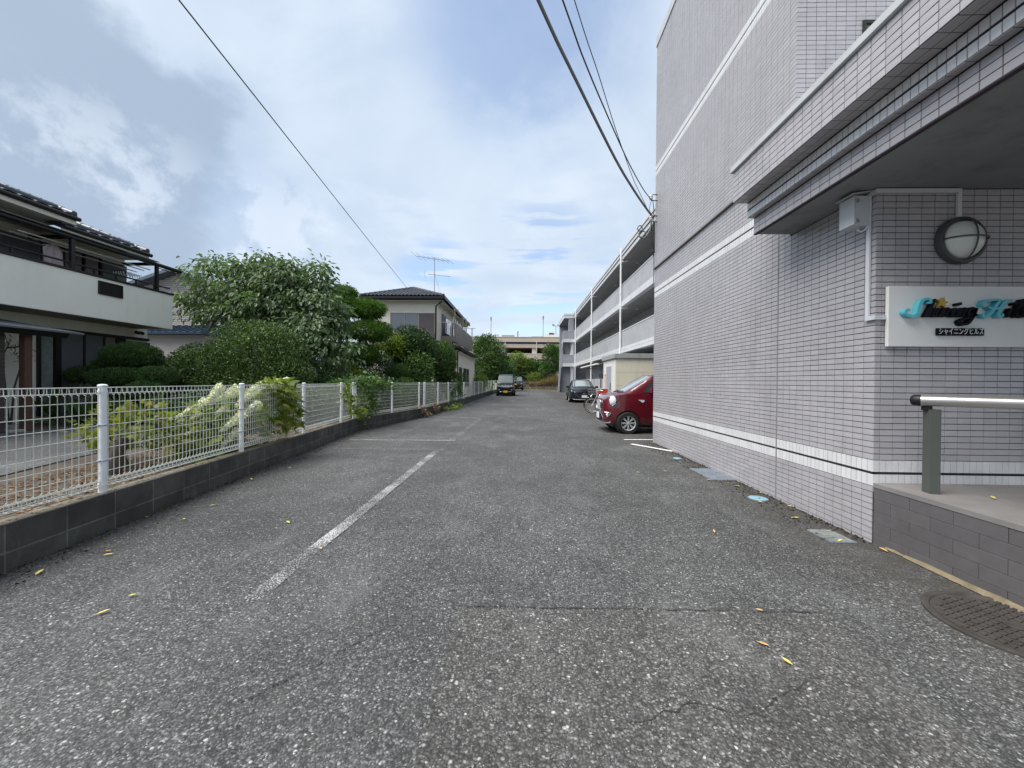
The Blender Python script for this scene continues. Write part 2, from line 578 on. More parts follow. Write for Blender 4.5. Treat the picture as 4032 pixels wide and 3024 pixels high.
def strip(path, w, z, mtl, name, jit=0.0):
    b = MB()
    L = []
    for i, (x, y) in enumerate(path):
        a = Vector(path[max(0, i - 1)])
        c = Vector(path[min(len(path) - 1, i + 1)])
        t = (c - a).normalized()
        n = Vector((-t.y, t.x)) * (w / 2 * (1 + rnd.uniform(-jit, jit)))
        L.append(((x + n.x, y + n.y, z), (x - n.x, y - n.y, z)))
    for (p0, q0), (p1, q1) in zip(L, L[1:]):
        b.poly(p0, q0, q1, p1)
    return b.build(name, M[mtl], kind='structure')


def wob(path, step, amp):
    out = []
    for (x0, y0), (x1, y1) in zip(path, path[1:]):
        n = max(2, int(math.hypot(x1 - x0, y1 - y0) / step))
        for j in range(n):
            t = j / n
            out.append((x0 + (x1 - x0) * t + rnd.uniform(-amp, amp), y0 + (y1 - y0) * t + rnd.uniform(-amp, amp)))
    out.append(path[-1])
    return out


strip(wob([(-.40, 2.265), (1.78, 2.285)], .04, .008), .013, .008, 'seam', 'asphalt_seam', .6)
strip(wob([(-.27, 1.2), (-.40, 2.05), (-.41, 2.25)], .05, .012), .030, .008, 'paint_ghost', 'pale_streak', .6)
strip(wob([(-.95, 3.17), (1.45, 3.22)], .05, .015), .014, .006, 'seam_faint', 'asphalt_seam', .7)
strip(wob([(-1.15, 1.55), (-.72, 2.05)], .04, .012), .008, .006, 'seam', 'asphalt_crack', .7)
for pth in ([(-2.6, 4.2), (-2.2, 4.5), (-1.75, 4.45)], [(.9, 4.9), (1.3, 5.5), (1.25, 6.3), (1.6, 7.2)], [(-.9, 9.2), (-.4, 9.5), (.2, 9.4), (.9, 9.8)], [(.3, 1.45), (.75, 1.62), (.9, 1.55), (1.3, 1.75)]):
    strip(wob(pth, .04, .012), .007, .006, 'seam', 'asphalt_crack', .7)
# chalky drips down the middle of the lot
strip(wob([(-.33, 3.6), (-.22, 4.6), (-.28, 5.6), (-.12, 6.7), (-.05, 7.4)], .12, .04), .07, .006, 'paint_ghost', 'pale_streak', .7)
strip(wob([(.02, 10.2), (.35, 11.4), (.42, 13.0), (.75, 15.0), (.85, 17.5), (1.3, 20.5)], .3, .07), .11, .006, 'paint_ghost', 'pale_streak', .7)
strip(wob([(1.30, 3.0), (1.62, 3.9), (1.70, 4.6), (1.60, 5.4)], .12, .03), .16, .006, 'paint_ghost', 'pale_streak', .6)
strip(wob([(1.30, 9.2), (2.0, 9.25), (2.6, 9.5)], .12, .05), .5, .006, 'paint_ghost', 'pale_streak', .6)
# parking bay lines
strip(wob([(-1.612, 3.0), (-1.593, 7.22)], .2, .004), .115, .012, 'paint', 'parking_line')
strip(wob([(-1.618, 2.28), (-1.612, 2.995)], .1, .004), .112, .012, 'paint_half', 'parking_line')
strip(wob([(-3.62, 7.38), (-1.50, 7.39)], .2, .006), .07, .016, 'paint_faint', 'parking_line', .3)
strip(wob([(-3.83, 8.51), (-1.46, 8.58)], .2, .006), .10, .012, 'paint', 'parking_line', .2)
strip(wob([(-1.56, 8.68), (-1.44, 13.8)], .3, .01), .12, .012, 'paint_faint', 'parking_line', .2)
strip(wob([(-3.58, 14.17), (-1.50, 13.82)], .3, .01), .13, .016, 'paint', 'parking_line', .2)
strip(wob([(-3.5, 15.53), (-1.78, 15.15)], .3, .01), .10, .012, 'paint_faint', 'parking_line', .3)
strip(wob([(-1.62, 15.1), (-1.40, 21.0)], .4, .02), .12, .012, 'paint_ghost', 'parking_line', .3)
strip(wob([(-1.66, 2.31), (-2.35, 2.37)], .1, .008), .05, .016, 'paint_ghost', 'parking_line', .4)
strip(wob([(2.41, 9.02), (3.45, 9.06)], .3, .002), .085, .012, 'paint_fresh', 'parking_line')
strip(wob([(2.40, 8.39), (2.97, 7.55)], .3, .003), .10, .012, 'paint_fresh', 'parking_line')
strip(wob([(1.92, 8.9), (2.40, 8.39)], .2, .01), .07, .016, 'paint_ghost', 'parking_line', .3)

# ------------------------------------------------------------------ garden ground on the left
b = MB()
ys = [-14, 10.03, 14.0, 24, 42, 58]
for y0, y1 in zip(ys, ys[1:]):
    b.poly((-60, y0, .16), (kerb_x(y0) - .03, y0, .26), (kerb_x(y1) - .03, y1, .26), (-60, y1, .16))
b.build('garden_soil', M['soil'], kind='structure')
MB().prism([(-14, -4, .15), (-4.9, -4, .15), (-5.25, 2.5, .15), (-5.6, 3.9, .15), (-6.0, 5.1, .15), (-6.5, 7.2, .15), (-8.2, 8.3, .15), (-9.8, 8.5, .15), (-10.2, 7.0, .15), (-12, 5.8, .15), (-14, 5.0, .15)], (0, 0, .122)).build('driveway', M['drive'], kind='structure')

# ------------------------------------------------------------------ tiled wing on the right
XW, YC, YF, ZT = 2.98, 3.32, 8.74, 9.0
wing = thing('apartment_wing', 'tall windowless apartment wing clad in lilac-grey tiles with white tile bands', 'building', (XW, YC, 0))
TW, TJ, TD = .1056, .0052, .006
b = MB()
b.box(XW + TD, 9.0, YC + TD, YF, -.1, 3.0)
b.build('ground_floor_wall', M['joint'], wing)
b = MB()
b.box(XW + TD, 9.0, 4.30 + TD, YF, 3.0, ZT)
b.build('upper_wall', M['joint'], wing)

tiles = []        # (mid, u, v, n, width, height, white)


def field(O, u, n, rows, cols, skip=None):
    """tiles of one flat face: rows (z0, z1, white), cols (a0, a1) along u"""
    for (z0, z1, white) in rows:
        for (a0, a1) in cols:
            full = a1 - a0
            if white:
                q = max(1, round(full / (TW / 2)))
                parts = [(a0 + full * i / q, a0 + full * (i + 1) / q) for i in range(q)]
            else:
                q = max(1, round(full / TW))
                parts = [(a0 + full * i / q, a0 + full * (i + 1) / q) for i in range(q)]
            for (p0, p1) in parts:
                mid = Vector(O) + Vector(u) * ((p0 + p1) / 2) + Vector((0, 0, (z0 + z1) / 2))
                if skip and skip(mid):
                    continue
                tiles.append((mid, Vector(u), Vector(n), p1 - p0 - TJ, z1 - z0 - TJ, white))


def split(z0, z1, pitch=.0515, white=False):
    n = max(1, round((z1 - z0) / pitch))
    return [(z0 + (z1 - z0) * i / n, z0 + (z1 - z0) * (i + 1) / n, white) for i in range(n)]


def band(z):
    return [(z - .110, z - .008, True), (z + .008, z + .110, True)]


low_rows = split(-.03, .482) + band(.592) + split(.702, 2.985)
mid_rows = split(2.985, 3.25) + band(3.36) + split(3.47, 3.885)
up_rows = split(3.915, 5.97) + band(6.08) + split(6.19, 8.855)
# side face towards the lot (normal -X), u = +Y
field((XW, 0, 0), (0, 1, 0), (-1, 0, 0), low_rows, [(YC, 4.545), (4.56, YF)])
field((XW, 0, 0), (0, 1, 0), (-1, 0, 0), mid_rows, [(4.36, 4.545), (4.56, YF)])
field((XW, 0, 0), (0, 1, 0), (-1, 0, 0), up_rows, [(4.30, YF)])
# entrance face under the canopy (normal -Y), u = +X
field((0, YC, 0), (1, 0, 0), (0, -1, 0), split(.482 - .0515 * 9, .482)[8:] + band(.592) + split(.702, 2.985), [(XW, XW + .055), (XW + .055, 6.44)])
# upper face that steps back over the canopy
win = lambda q: 3.67 < q.x < 4.73 and 4.05 < q.z < 5.31
field((0, 4.30, 0), (1, 0, 0), (0, -1, 0), up_rows[:], [(XW, 6.148)], win)

eye = Vector((0, 0, 1.34))


def shows(t):
    mid, u, n, w, h, white = t
    if white or abs(w - (TW - TJ)) > .004 or abs(h - .0460) > .0013:
        return 0
    q = mid - eye
    X, Y = q.x, q.y
    if Y < .5 or abs(X / Y) > 1.30 or abs(q.z / Y) > .96:
        return 0
    return abs(q.normalized().dot(n)) * w * h / q.length_squared


def tile_geo(b, mid, u, n, w, h):
    U, V, N = u * (w / 2), Vector((0, 0, h / 2)), n * TD
    e = .0008
    P = [mid - U - V, mid + U - V, mid + U + V, mid - U + V]
    Q = [mid + N * (1 + rnd.uniform(-.16, .16)) + u * sx * (w / 2 - e) + Vector((0, 0, sz * (h / 2 - e))) for sx, sz in ((-1, -1), (1, -1), (1, 1), (-1, 1))]
    return b.add(P + Q, [[4, 5, 6, 7], [0, 1, 5, 4], [1, 2, 6, 5], [2, 3, 7, 6], [3, 0, 4, 7]])


def base_off(t):
    mid, u, n, w, h, white = t
    return (mid + Vector((0, 0, 0)) - n * 0 + (-n) * TD, u, n, w, h)


order = sorted(range(len(tiles)), key=lambda i: -shows(tiles[i]))
single = set(order[:300])
single_mesh = {}
b = MB()
for i, t in enumerate(tiles):
    mid, u, n, w, h = base_off(t)
    if i in single:
        key = (tuple(n), round(w, 3), round(h, 3))
        if key not in single_mesh:
            single_mesh[key] = tile_geo(MB(), Vector((0, 0, 0)), u, n, w, h).mesh('tile', M['tile'])
        inst('tile', single_mesh[key], mid, wing, tuple(rnd.gauss(0, .0035) for _ in range(3)))
    else:
        b.cur = 1 if t[5] else 0
        b.tint = rnd.random()
        tile_geo(b, mid, u, n, w, h)
b.build('tile_cladding', [M['tile'], M['tile_white']], wing, kind='stuff', tint=True)
# corner trims, dark lines, ledge, coping, expansion joint, window
for z in (.592, 3.36, 6.08):
    b = MB()
    y0 = YC if z < 3 else (4.36 if z < 4 else 4.30)
    b.box(XW + .001, XW + .02, y0 + .001, YF - .002, z - .0065, z + .0065)
    if z < 3:
        b.box(XW + .002, 6.4, YC + .001, YC + .02, z - .0065, z + .0065)
    if z > 4:
        b.box(XW + .002, 6.1, 4.301, 4.32, z - .0065, z + .0065)
    b.build('black_band_line', M['line'], wing)
b = MB().box(XW - .035, XW + .01, 4.40, YF + .01, 3.888, 3.912)
b.build('drip_ledge', mat('rusty_drip_ledge', (.20, .175, .17), 0.6, var=0.3, vs=9, dirt=0.6), wing)
b = MB().cbox(XW - .018, 9.0, 4.28, YF + .012, 8.86, 9.06, .006)
b.build('coping', M['coping'], wing)
B(XW - .003, XW + .012, 4.546, 4.559, -.02, 3.25).build('expansion_joint', mat('grey_sealant', (.25, .24, .25), .7), wing)
b = MB()
for x0, x1, z0, z1 in ((3.68, 3.715, 4.06, 5.30), (4.685, 4.72, 4.06, 5.30), (3.715, 4.685, 5.265, 5.30), (3.715, 4.685, 4.06, 4.095)):
    b.box(x0, x1, 4.285, 4.38, z0, z1)
wfr = b.build('window', mat('dark_bronze_frame', (.05, .045, .04), .4, metal=.6), wing)
B(3.715, 4.685, 4.30, 4.312, 4.095, 5.265).build('pane', glass_mat('dark_window_glass', (.03, .035, .04)), wfr)

# ------------------------------------------------------------------ entrance canopy: three stepped tiers of tile
canopy = thing('entrance_canopy', 'stepped tile-faced canopy over the entrance, jutting from the grey wing', 'canopy', (2.575, 4.36, 3.0))
CY0, CY1 = -1.0, 4.36
tiers = [(2.575, 3.00, 3.18), (2.504, 3.18, 3.345), (2.344, 3.345, 3.68)]
b = MB()
for x, z0, z1 in tiers:
    b.box(x + TD, 9.0, CY0, CY1, z0 + TD, z1 - .0005 + (TD if z1 < 3.6 else 0))
b.build('fascia_core', M['joint'], canopy)
tiles_wall, tiles = tiles, []
u, n = (0, 1, 0), (-1, 0, 0)
field((2.575, 0, 0), u, n, split(3.004, 3.176), [(-.08, CY1)])
field((2.504, 0, 0), u, n, [(3.184, 3.256, True), (3.268, 3.340, True)], [(-.08, CY1)])
field((2.344, 0, 0), u, n, split(3.35, 3.68), [(-.08, CY1)])
order = sorted(range(len(tiles)), key=lambda i: -tiles[i][3] * tiles[i][4] / (tiles[i][0] - eye).length ** 3 * (1 if (tiles[i][0].y > 1.75) else 0))
single = set(order[:200])
single_mesh = {}
b = MB()
for i, t in enumerate(tiles):
    mid, u, n, w, h = base_off(t)
    if i in single:
        key = (t[5], round(w, 3), round(h, 3))
        if key not in single_mesh:
            single_mesh[key] = tile_geo(MB(), Vector((0, 0, 0)), u, n, w, h).mesh('tile', M['tile_white'] if t[5] else M['tile'])
        inst('tile', single_mesh[key], mid, canopy, tuple(rnd.gauss(0, .0035) for _ in range(3)))
    else:
        b.cur = 1 if t[5] else 0
        b.tint = rnd.random()
        tile_geo(b, mid, u, n, w, h)
# tiles under the two overhangs and on the lower lip
for (x0, x1, z) in ((2.508, 2.572, 3.18), (2.350, 2.500, 3.345)):
    q = 50
    for i in range(q):
        y0 = -.9 + (CY1 + .9) * i / q
        y1 = -.9 + (CY1 + .9) * (i + 1) / q
        b.cur, b.tint = 0, rnd.random()
        nx = 1 if x1 - x0 < .1 else 2
        for j in range(nx):
            xa, xb = x0 + (x1 - x0) * j / nx, x0 + (x1 - x0) * (j + 1) / nx
            b.box(xa + .003, xb - .003, y0 + .003, y1 - .003, z + .0005, z + TD)
b.build('tile_cladding', [M['tile'], M['tile_white']], canopy, kind='stuff', tint=True)
B(2.503 + TD - .005, 2.53, CY0 + .01, CY1 - .002, 3.2575, 3.2665).build('black_band_line', M['line'], canopy)
MB().cbox(2.318, 9.0, CY0, CY1 + .02, 3.682, 3.752, .008).build('coping', M['coping'], canopy)
B(2.61, 9.0, CY0 + .02, CY1 - .04, 2.992, 3.004).build('soffit', M['soffit'], canopy)
MB().box(2.575, 2.61, CY0, CY1, 2.996, 3.0055).build('edge_trim', M['joint'], canopy)

# ------------------------------------------------------------------ porch: charcoal tiled plinth
porch = thing('entrance_porch', 'raised charcoal-tiled entrance porch at the foot of the grey wing', 'porch', (3.0, YC, 0))
PX, PZ = 2.986, .51
B(PX + .012, 9.0, -2.0, YC - .002, -.05, PZ - .035).build('core', M['plinth_joint'], porch)
B(PX - .004, 9.0, -2.0, YC - .0035, PZ - .035, PZ).build('floor_slab', M['porch'], porch)
pm = {}
for r in range(5):
    z1 = PZ - .037 - r * .0985
    z0 = max(z1 - .0965, -.04)
    y = YC - .004
    first = True
    while y > -.3:
        ln = (.15 if (r % 2 and first) else .30)
        first = False
        key = (round(ln, 2), round(z1 - z0, 3))
        if key not in pm:
            pm[key] = MB().cbox(-.012, 0, -ln + .003, 0, 0, z1 - z0, .002).mesh('tile', M['plinth'])
        inst('tile', pm[key], (PX + .012 + rnd.uniform(-.0006, .0006), y, z0), porch)
        y -= ln
b = MB()
pth = wob([(PX + .004, 3.2), (PX, 2.8), (PX, 2.2), (PX, 1.4)], .08, .006)
for i, ((x0, y0), (x1, y1)) in enumerate(zip(pth, pth[1:])):
    w0 = .012 + .035 * min(1, i / 9) + rnd.uniform(-.006, .006)
    b.poly((x0 - w0, y0, .006), (x0 + .01, y0, .006 + .03), (x1 + .01, y1, .036), (x1 - w0, y1, .006))
b.build('mortar_fillet', M['mortar'], porch)
# ------------------------------------------------------------------ low block wall under the fence
bw = thing('block_wall', 'low weathered concrete block wall carrying the white mesh fence', 'wall', (kerb_x(5), 5, 0))
HK = .33
nodes = [(-9.0, 0), (10.03, 0), (14.0, 0), (48.0, 0)]
bmesh = {}
core = MB()
topm = MB()
for (y0, _), (y1, _) in zip(nodes, nodes[1:]):
    a = Vector((kerb_x(y0), y0, 0))
    c = Vector((kerb_x(y1 - 1e-6), y1, 0))
    L = (c - a).length
    t = (c - a).normalized()
    nrm = Vector((t.y, -t.x, 0))                   # towards the lot
    ang = math.atan2(t.y, t.x)
    core_a = a - t * .0
    for s0 in np.arange(0, L, 4.0):
        s1 = min(L, s0 + 4.0)
        p0, p1 = a + t * s0, a + t * s1
        g0, g1 = gz(p0.y), gz(p1.y)
        q = [p0 + nrm * .0612, p1 + nrm * .0612, p1 - nrm * .06, p0 - nrm * .06]
        lo = [Vector((v.x, v.y, -.1)) for v in q]
        hi = [Vector((v.x, v.y, HK - .004 + g)) for v, g in zip(q, (g0, g1, g1, g0))]
        core.add(lo + hi, [[3, 2, 1, 0], [4, 5, 6, 7], [0, 1, 5, 4], [1, 2, 6, 5], [2, 3, 7, 6], [3, 0, 4, 7]])
        q = [p0 + nrm * .064, p1 + nrm * .064, p1 - nrm * .062, p0 - nrm * .062]
        lo = [Vector((v.x, v.y, HK - .001 + g)) for v, g in zip(q, (g0, g1, g1, g0))]
        hi = [v + Vector((0, 0, .010)) for v in lo]
        topm.add(lo + hi, [[3, 2, 1, 0], [4, 5, 6, 7], [0, 1, 5, 4], [1, 2, 6, 5], [2, 3, 7, 6], [3, 0, 4, 7]])
    s = 0.0
    while s < L - .05:
        ln = min(.40, L - s)
        for (z0, z1) in ((.142, HK - .003), (-.05, .132)):
            key = (round(ln, 2), z0)
            if key not in bmesh:
                bmesh[key] = MB().cbox(.005, ln - .005, -.063, -.040, 0, z1 - z0, .003).mesh('block', M['block'])
            p0 = a + t * s
            if p0.y > 1.2:
                inst('block', bmesh[key], (p0.x, p0.y, z0 + gz(p0.y)), bw, (0, 0, ang + rnd.uniform(-.003, .003)))
        s += .40
core.build('mortar_core', M['block_joint'], bw)
topm.build('top_course', M['block_top'], bw)

# ------------------------------------------------------------------ white mesh fence in three runs
ZT_F = 1.27


def make_fence(ys, xs, label, detailed):
    f = thing('mesh_fence', label, 'fence', (xs[0], ys[0], HK), 'white mesh fences on the block wall')
    pm_ = MB()
    pm_.lathe([(.030, 0), (.030, ZT_F - HK - .012)], (0, 0, .006), (0, 0, 1), 14)
    post_me = pm_.mesh('post', M['white'], smooth=40)
    cap_me = MB().lathe([(.034, 0), (.034, .012), (.024, .020), (0, .023)], (0, 0, 0), (0, 0, 1), 14).mesh('post_cap', M['white'], smooth=40)
    P = [Vector((x, y, 0)) for x, y in zip(xs, ys)]
    for i, q in enumerate(P):
        g = gz(q.y)
        po = inst('post', post_me, (q.x, q.y, HK + g), f, (rnd.gauss(0, .005), rnd.gauss(0, .005), 0))
        WL[po.name] = (q.x, q.y, HK + g)
        inst('post_cap', cap_me, (q.x, q.y, ZT_F + g - .004), po)
        if detailed or q.y < 20:
            t = (P[min(i + 1, len(P) - 1)] - P[max(i - 1, 0)]).normalized()
            n = Vector((t.y, -t.x, 0))
            for z in (.62, .93):
                cb = MB()
                cb.tube([(math.cos(a) * .033, math.sin(a) * .033, z - HK) for a in np.linspace(0, 2 * math.pi, 14)[:-1]], .0065, 5, closed=True)
                for s in (-1, 1):
                    c = t * (.052 * s) + n * .004
                    cb.tube([Vector((0, 0, z - HK)) + t * .03 * s + n * .01, c + Vector((0, 0, z - HK - .003)), c + t * .018 * s + Vector((0, 0, z - HK - .004))], .0085, 6)
                cb.build('clamp', M['clamp'], po, smooth=40, local=True)
            for z in (HK + .075, ZT_F - .045):
                MB().lathe([(.034, 0), (.034, .018)], (0, 0, z - HK - .009), (0, 0, 1), 14).build('band', M['white'], po, smooth=40, local=True)
    for a, c in zip(P, P[1:]):
        t = (c - a).normalized()
        n = Vector((t.y, -t.x, 0))
        L = (c - a).length
        g0, g1 = gz(a.y), gz(c.y)
        up_ = Vector((0, 0, 1))
        sec = [(0, ZT_F - .075), (.016, ZT_F - .062), (.019, ZT_F - .012), (-.019, ZT_F - .012), (-.016, ZT_F - .062)]
        seb = [(0, HK + .125), (.016, HK + .112), (.019, HK + .062), (-.019, HK + .062), (-.016, HK + .112)]
        rw = .0033 if detailed else .0024
        b = MB()
        for (o, z) in sec[1:] + seb[1:] + [(.0195, HK + .088)]:
            b.tube([a + n * o + t * .04 + up_ * (z + g0), c + n * o - t * .04 + up_ * (z + g1)], rw * 1.25 if detailed else .0055, 5)
        m = max(2, round((L - .09) / .0535))
        hz = [HK + .128 + (ZT_F - .078 - HK - .128) * (j + .6) / 7.2 for j in range(7)]
        if detailed and a.y > .5:
            panel = b.build('roll_rail', M['wirewhite'], f, smooth=50)
            WL[panel.name] = WL[f.name]
            key = (round(n.x, 3), 'w')
            if key not in wire_me:
                path = [n * o + up_ * z for (o, z) in (seb[4:0:-1][::-1] + [seb[0]])]
                path = [n * seb[0][0] + up_ * (seb[0][1] + .004)] + [n * o + up_ * z for o, z in (seb[4], seb[3], seb[2], seb[1])] + [n * .004 + up_ * seb[0][1]]
                path += [n * .004 + up_ * sec[0][1]] + [n * o + up_ * z for o, z in (sec[1], sec[2], sec[3], sec[4])] + [up_ * (sec[0][1] - .004)]
                wire_me[key] = MB().tube(path, rw, 4).mesh('wire', M['wirewhite'], smooth=60)
            for j in range(m + 1):
                q = a + t * (.045 + (L - .09) * j / m)
                inst('wire', wire_me[key], (q.x, q.y, 0), panel)
            for z in hz:
                key = (round(n.x, 3), round(L, 2))
                if key not in wire_me:
                    wire_me[key] = MB().tube([n * -.005, t * (L - .06) + n * -.005], rw, 5).mesh('wire', M['wirewhite'], smooth=60)
                q = a + t * .03
                inst('wire', wire_me[key], (q.x, q.y, z + rnd.uniform(-.002, .002)), panel)
        else:
            for j in range(m + 1):
                q = a + t * (.045 + (L - .09) * j / m) + up_ * (g0 + (g1 - g0) * j / m)
                b.tube([q + up_ * (HK + .07), q + up_ * (ZT_F - .02)], .0016, 3, cap=False)
            for z in hz:
                b.tube([a + up_ * (z + g0), c + up_ * (z + g1)], .0030, 3, cap=False)
            b.build('mesh_panel', M['wirewhite'], f, kind='stuff')
    return f


wire_me = {}
y1 = [-.64, 1.32, 3.28, 5.24, 7.13, 9.08, 9.97]
make_fence(y1, [kerb_x(y) for y in y1], 'nearest run of white mesh fence on the block wall beside the hydrangea', True)
y2 = [10.08, 12.0, 13.93, 14.24]
make_fence(y2, [kerb_x(y) for y in y2], 'short middle run of white mesh fence hung with green vine', False)
y3 = [14.31 + 1.97 * i for i in range(16)]
make_fence(y3, [kerb_x(y) for y in y3], 'far run of white mesh fence reaching to the parked black van', False)

# ------------------------------------------------------------------ things on the tiled wing
M['box_white'] = mat('pale_grey_steel_box', (.50, .52, .54), .45, var=.04, vs=9)
M['conduit'] = mat('white_plastic_trunking', (.60, .62, .65), .5, var=.06, vs=12)
eb = thing('meter_box', 'pale grey electrical box with a peaked lid high on the tiled wall', 'electrical box', (2.98, 3.47, 2.83))
MB().cbox(2.835, 2.974, 3.36, 3.50, 2.70, 2.955, .006).build('casing', M['box_white'], eb)
MB().cbox(2.822, 2.8345, 3.353, 3.507, 2.705, 2.95, .003).build('door', M['box_white'], eb)
MB().prism([(2.80, 3.34, 2.957), (2.975, 3.34, 2.985), (2.975, 3.34, 2.99), (2.80, 3.34, 2.964)], (0, .18, 0)).build('lid', M['box_white'], eb)
for z in (2.74, 2.91):
    b = MB()
    b.box(2.842, 2.868, 3.352, 3.36, z - .014, z + .014)
    b.lathe([(.005, 0), (.005, .034)], (2.838, 3.351, z - .017), (0, 0, 1), 8)
    b.build('hinge', M['clamp'], eb)
b = MB()
b.tube([(2.91, 3.42, 2.70), (2.91, 3.415, 2.675), (2.925, 3.40, 2.66), (2.945, 3.385, 2.672), (2.958, 3.372, 2.70)], .009, 8)
b.build('cable_loop', M['conduit'], eb, smooth=60)

cdt = thing('conduit', 'white trunking running round the wall corner from the box to sign and lamp', 'conduit', (2.98, 3.37, 2.4))
b = MB()
b.box(2.958, 2.974, 3.358, 3.392, 1.905, 2.975)
b.build('riser', M['conduit'], cdt)
b = MB()
b.box(2.957, 2.9735, 3.315, 3.392, 1.888, 1.922)
b.box(2.957, 3.06, 3.296, 3.314, 1.888, 1.922)
b.build('lower_run', M['conduit'], cdt)
b = MB()
b.box(2.957, 2.9735, 3.315, 3.358, 2.948, 2.981)
b.box(2.957, 3.655, 3.296, 3.3135, 2.948, 2.981)
b.build('upper_run', M['conduit'], cdt)
B(3.622, 3.655, 3.2965, 3.314, 2.72, 2.9475).build('drop', M['conduit'], cdt)

lamp = thing('wall_lamp', 'round bulkhead lamp with dark ring and crossed guard bars above the sign', 'lamp', (3.64, 3.314, 2.545))
ring_m = mat('black_cast_ring', (.06, .063, .068), .5)
LC = (3.64, 3.312, 2.545)
MB().lathe([(.192, .0), (.196, .025), (.188, .050), (.168, .056), (.160, .045), (.158, .02)], LC, (0, -1, 0), 36, False).build('ring', ring_m, lamp, smooth=50)
gl, kk = new_mat('opal_glass')
finish(kk, kk.n('ShaderNodeBsdfPrincipled', {'Base Color': (.62, .64, .60, 1), 'Roughness': .22, 'Specular IOR Level': .5, 'Subsurface Weight': .15, 'Subsurface Radius': (.02, .02, .02)}).outputs[0])
prof = [(.159 * math.cos(a), .02 + .115 * math.sin(a)) for a in np.linspace(0, math.pi / 2, 10)]
prof[-1] = (0, prof[-1][1])
MB().lathe(prof, LC, (0, -1, 0), 36).build('globe', gl, lamp, smooth=80)
for hv in (0, 1):
    pts = []
    for a in np.linspace(0.12, math.pi - .12, 17):
        e = .172 * math.cos(a)
        yy = LC[1] - .04 - .107 * math.sin(a)
        pts.append((LC[0] + e, yy, LC[2]) if hv == 0 else (LC[0], yy, LC[2] + e))
    MB().tube(pts, .0055, 8).build('guard_bar', ring_m, lamp, smooth=60)

# sign -------------------------------------------------------------
sign = thing('name_sign', 'white wall sign with raised turquoise and black lettering for Shining Hills', 'sign', (3.05, 3.314, 1.91))
M['plate'] = mat('satin_white_plate', (.70, .70, .69), .45, var=.03, vs=2)
MB().cbox(3.055, 4.86, 3.282, 3.312, 1.660, 2.163, .003).build('plate', M['plate'], sign)
M['teal'] = mat('turquoise_letter', (.10, .46, .54), .35, var=.03)
M['inkblack'] = mat('black_letter', (.008, .009, .012), .75, var=.1, spec=.15)
M['gold'] = mat('gold_letter', (.40, .27, .05), .4, metal=.4)


def SP(x, y):
    return (3.14 + (x - 450) * 5.3e-4, 2.054 - (y - 350) * 5.48e-4)


def smooth_path(pts, n=5):
    P = [Vector((*SP(*q[:2]), q[2] if len(q) > 2 else 1.0)) for q in pts]
    out = []
    for i in range(len(P) - 1):
        p0, p1, p2, p3 = P[max(i - 1, 0)], P[i], P[i + 1], P[min(i + 2, len(P) - 1)]
        for j in range(n):
            t = j / n
            out.append(.5 * ((2 * p1) + (p2 - p0) * t + (2 * p0 - 5 * p1 + 4 * p2 - p3) * t * t + (3 * p1 - p0 - 3 * p2 + p3) * t ** 3))
    out.append(P[-1])
    return out


def stroke(b, pts, w, yf=3.236, yb=3.281):
    P = smooth_path(pts)
    L, R = [], []
    for i, q in enumerate(P):
        a, c = P[max(0, i - 1)], P[min(len(P) - 1, i + 1)]
        t = Vector((c.x - a.x, c.y - a.y)).normalized()
        n = Vector((-t.y, t.x)) * (w * 2.7e-4 * max(.25, q.z))
        L.append((q.x + n.x, q.y + n.y))
        R.append((q.x - n.x, q.y - n.y))
    m = len(P)
    vs = [(x, yf, z) for x, z in L] + [(x, yf, z) for x, z in R] + [(x, yb, z) for x, z in L] + [(x, yb, z) for x, z in R]
    fs = []
    for i in range(m - 1):
        fs.append([i, i + 1, m + i + 1, m + i])
        fs.append([2 * m + i, 2 * m + i + 1, i + 1, i])
        fs.append([m + i, m + i + 1, 3 * m + i + 1, 3 * m + i])
    fs += [[0, m, 3 * m, 2 * m], [m - 1, 2 * m - 1, 4 * m - 1, 3 * m - 1]]
    b.add(vs, fs)


def letter(strokes, mt):
    b = MB()
    for q, (pts, w) in enumerate(strokes):
        stroke(b, pts, w, 3.236 - .0006 * q)
    return b.build('letter', M[mt], sign)


letter([([(800, 420, .5), (852, 412, .9), (838, 366, .8), (775, 362, .9), (715, 405, 1.2), (690, 490, 1.5), (668, 570, 1.4), (610, 618, 1.0), (530, 610, .9), (480, 575, 1.0), (490, 532, 1.1), (545, 528, .9)], 42)], 'teal')
arch = lambda x: [(x - 62, 620, 1), (x - 20, 520, 1), (x + 18, 497, 1), (x + 34, 522, 1), (x - 8, 605, 1), (x + 26, 612, .6)]
letter([([(930, 362, .7), (868, 480, 1), (795, 622, 1)], 30), (arch(890), 27)], 'inkblack')
letter([([(990, 497, 1), (935, 600, 1), (968, 616, .6)], 30)], 'inkblack')
letter([([(1058, 497, 1), (996, 620, 1)], 29), (arch(1096), 27)], 'inkblack')
letter([([(1238, 497, 1), (1183, 600, 1), (1216, 616, .6)], 36), ([(1266, 442, 1.0), (1318, 428, 1.1)], 40)], 'inkblack')
letter([([(1310, 497, 1), (1248, 620, 1)], 29), (arch(1348), 27)], 'inkblack')
letter([([(1530, 505, .8), (1470, 497, 1), (1430, 560, 1.1), (1452, 610, 1), (1510, 580, 1), (1550, 497, 1), (1490, 640, 1.1), (1420, 725, 1), (1340, 735, 1), (1312, 690, 1), (1400, 650, .9), (1560, 590, .7)], 36)], 'inkblack')
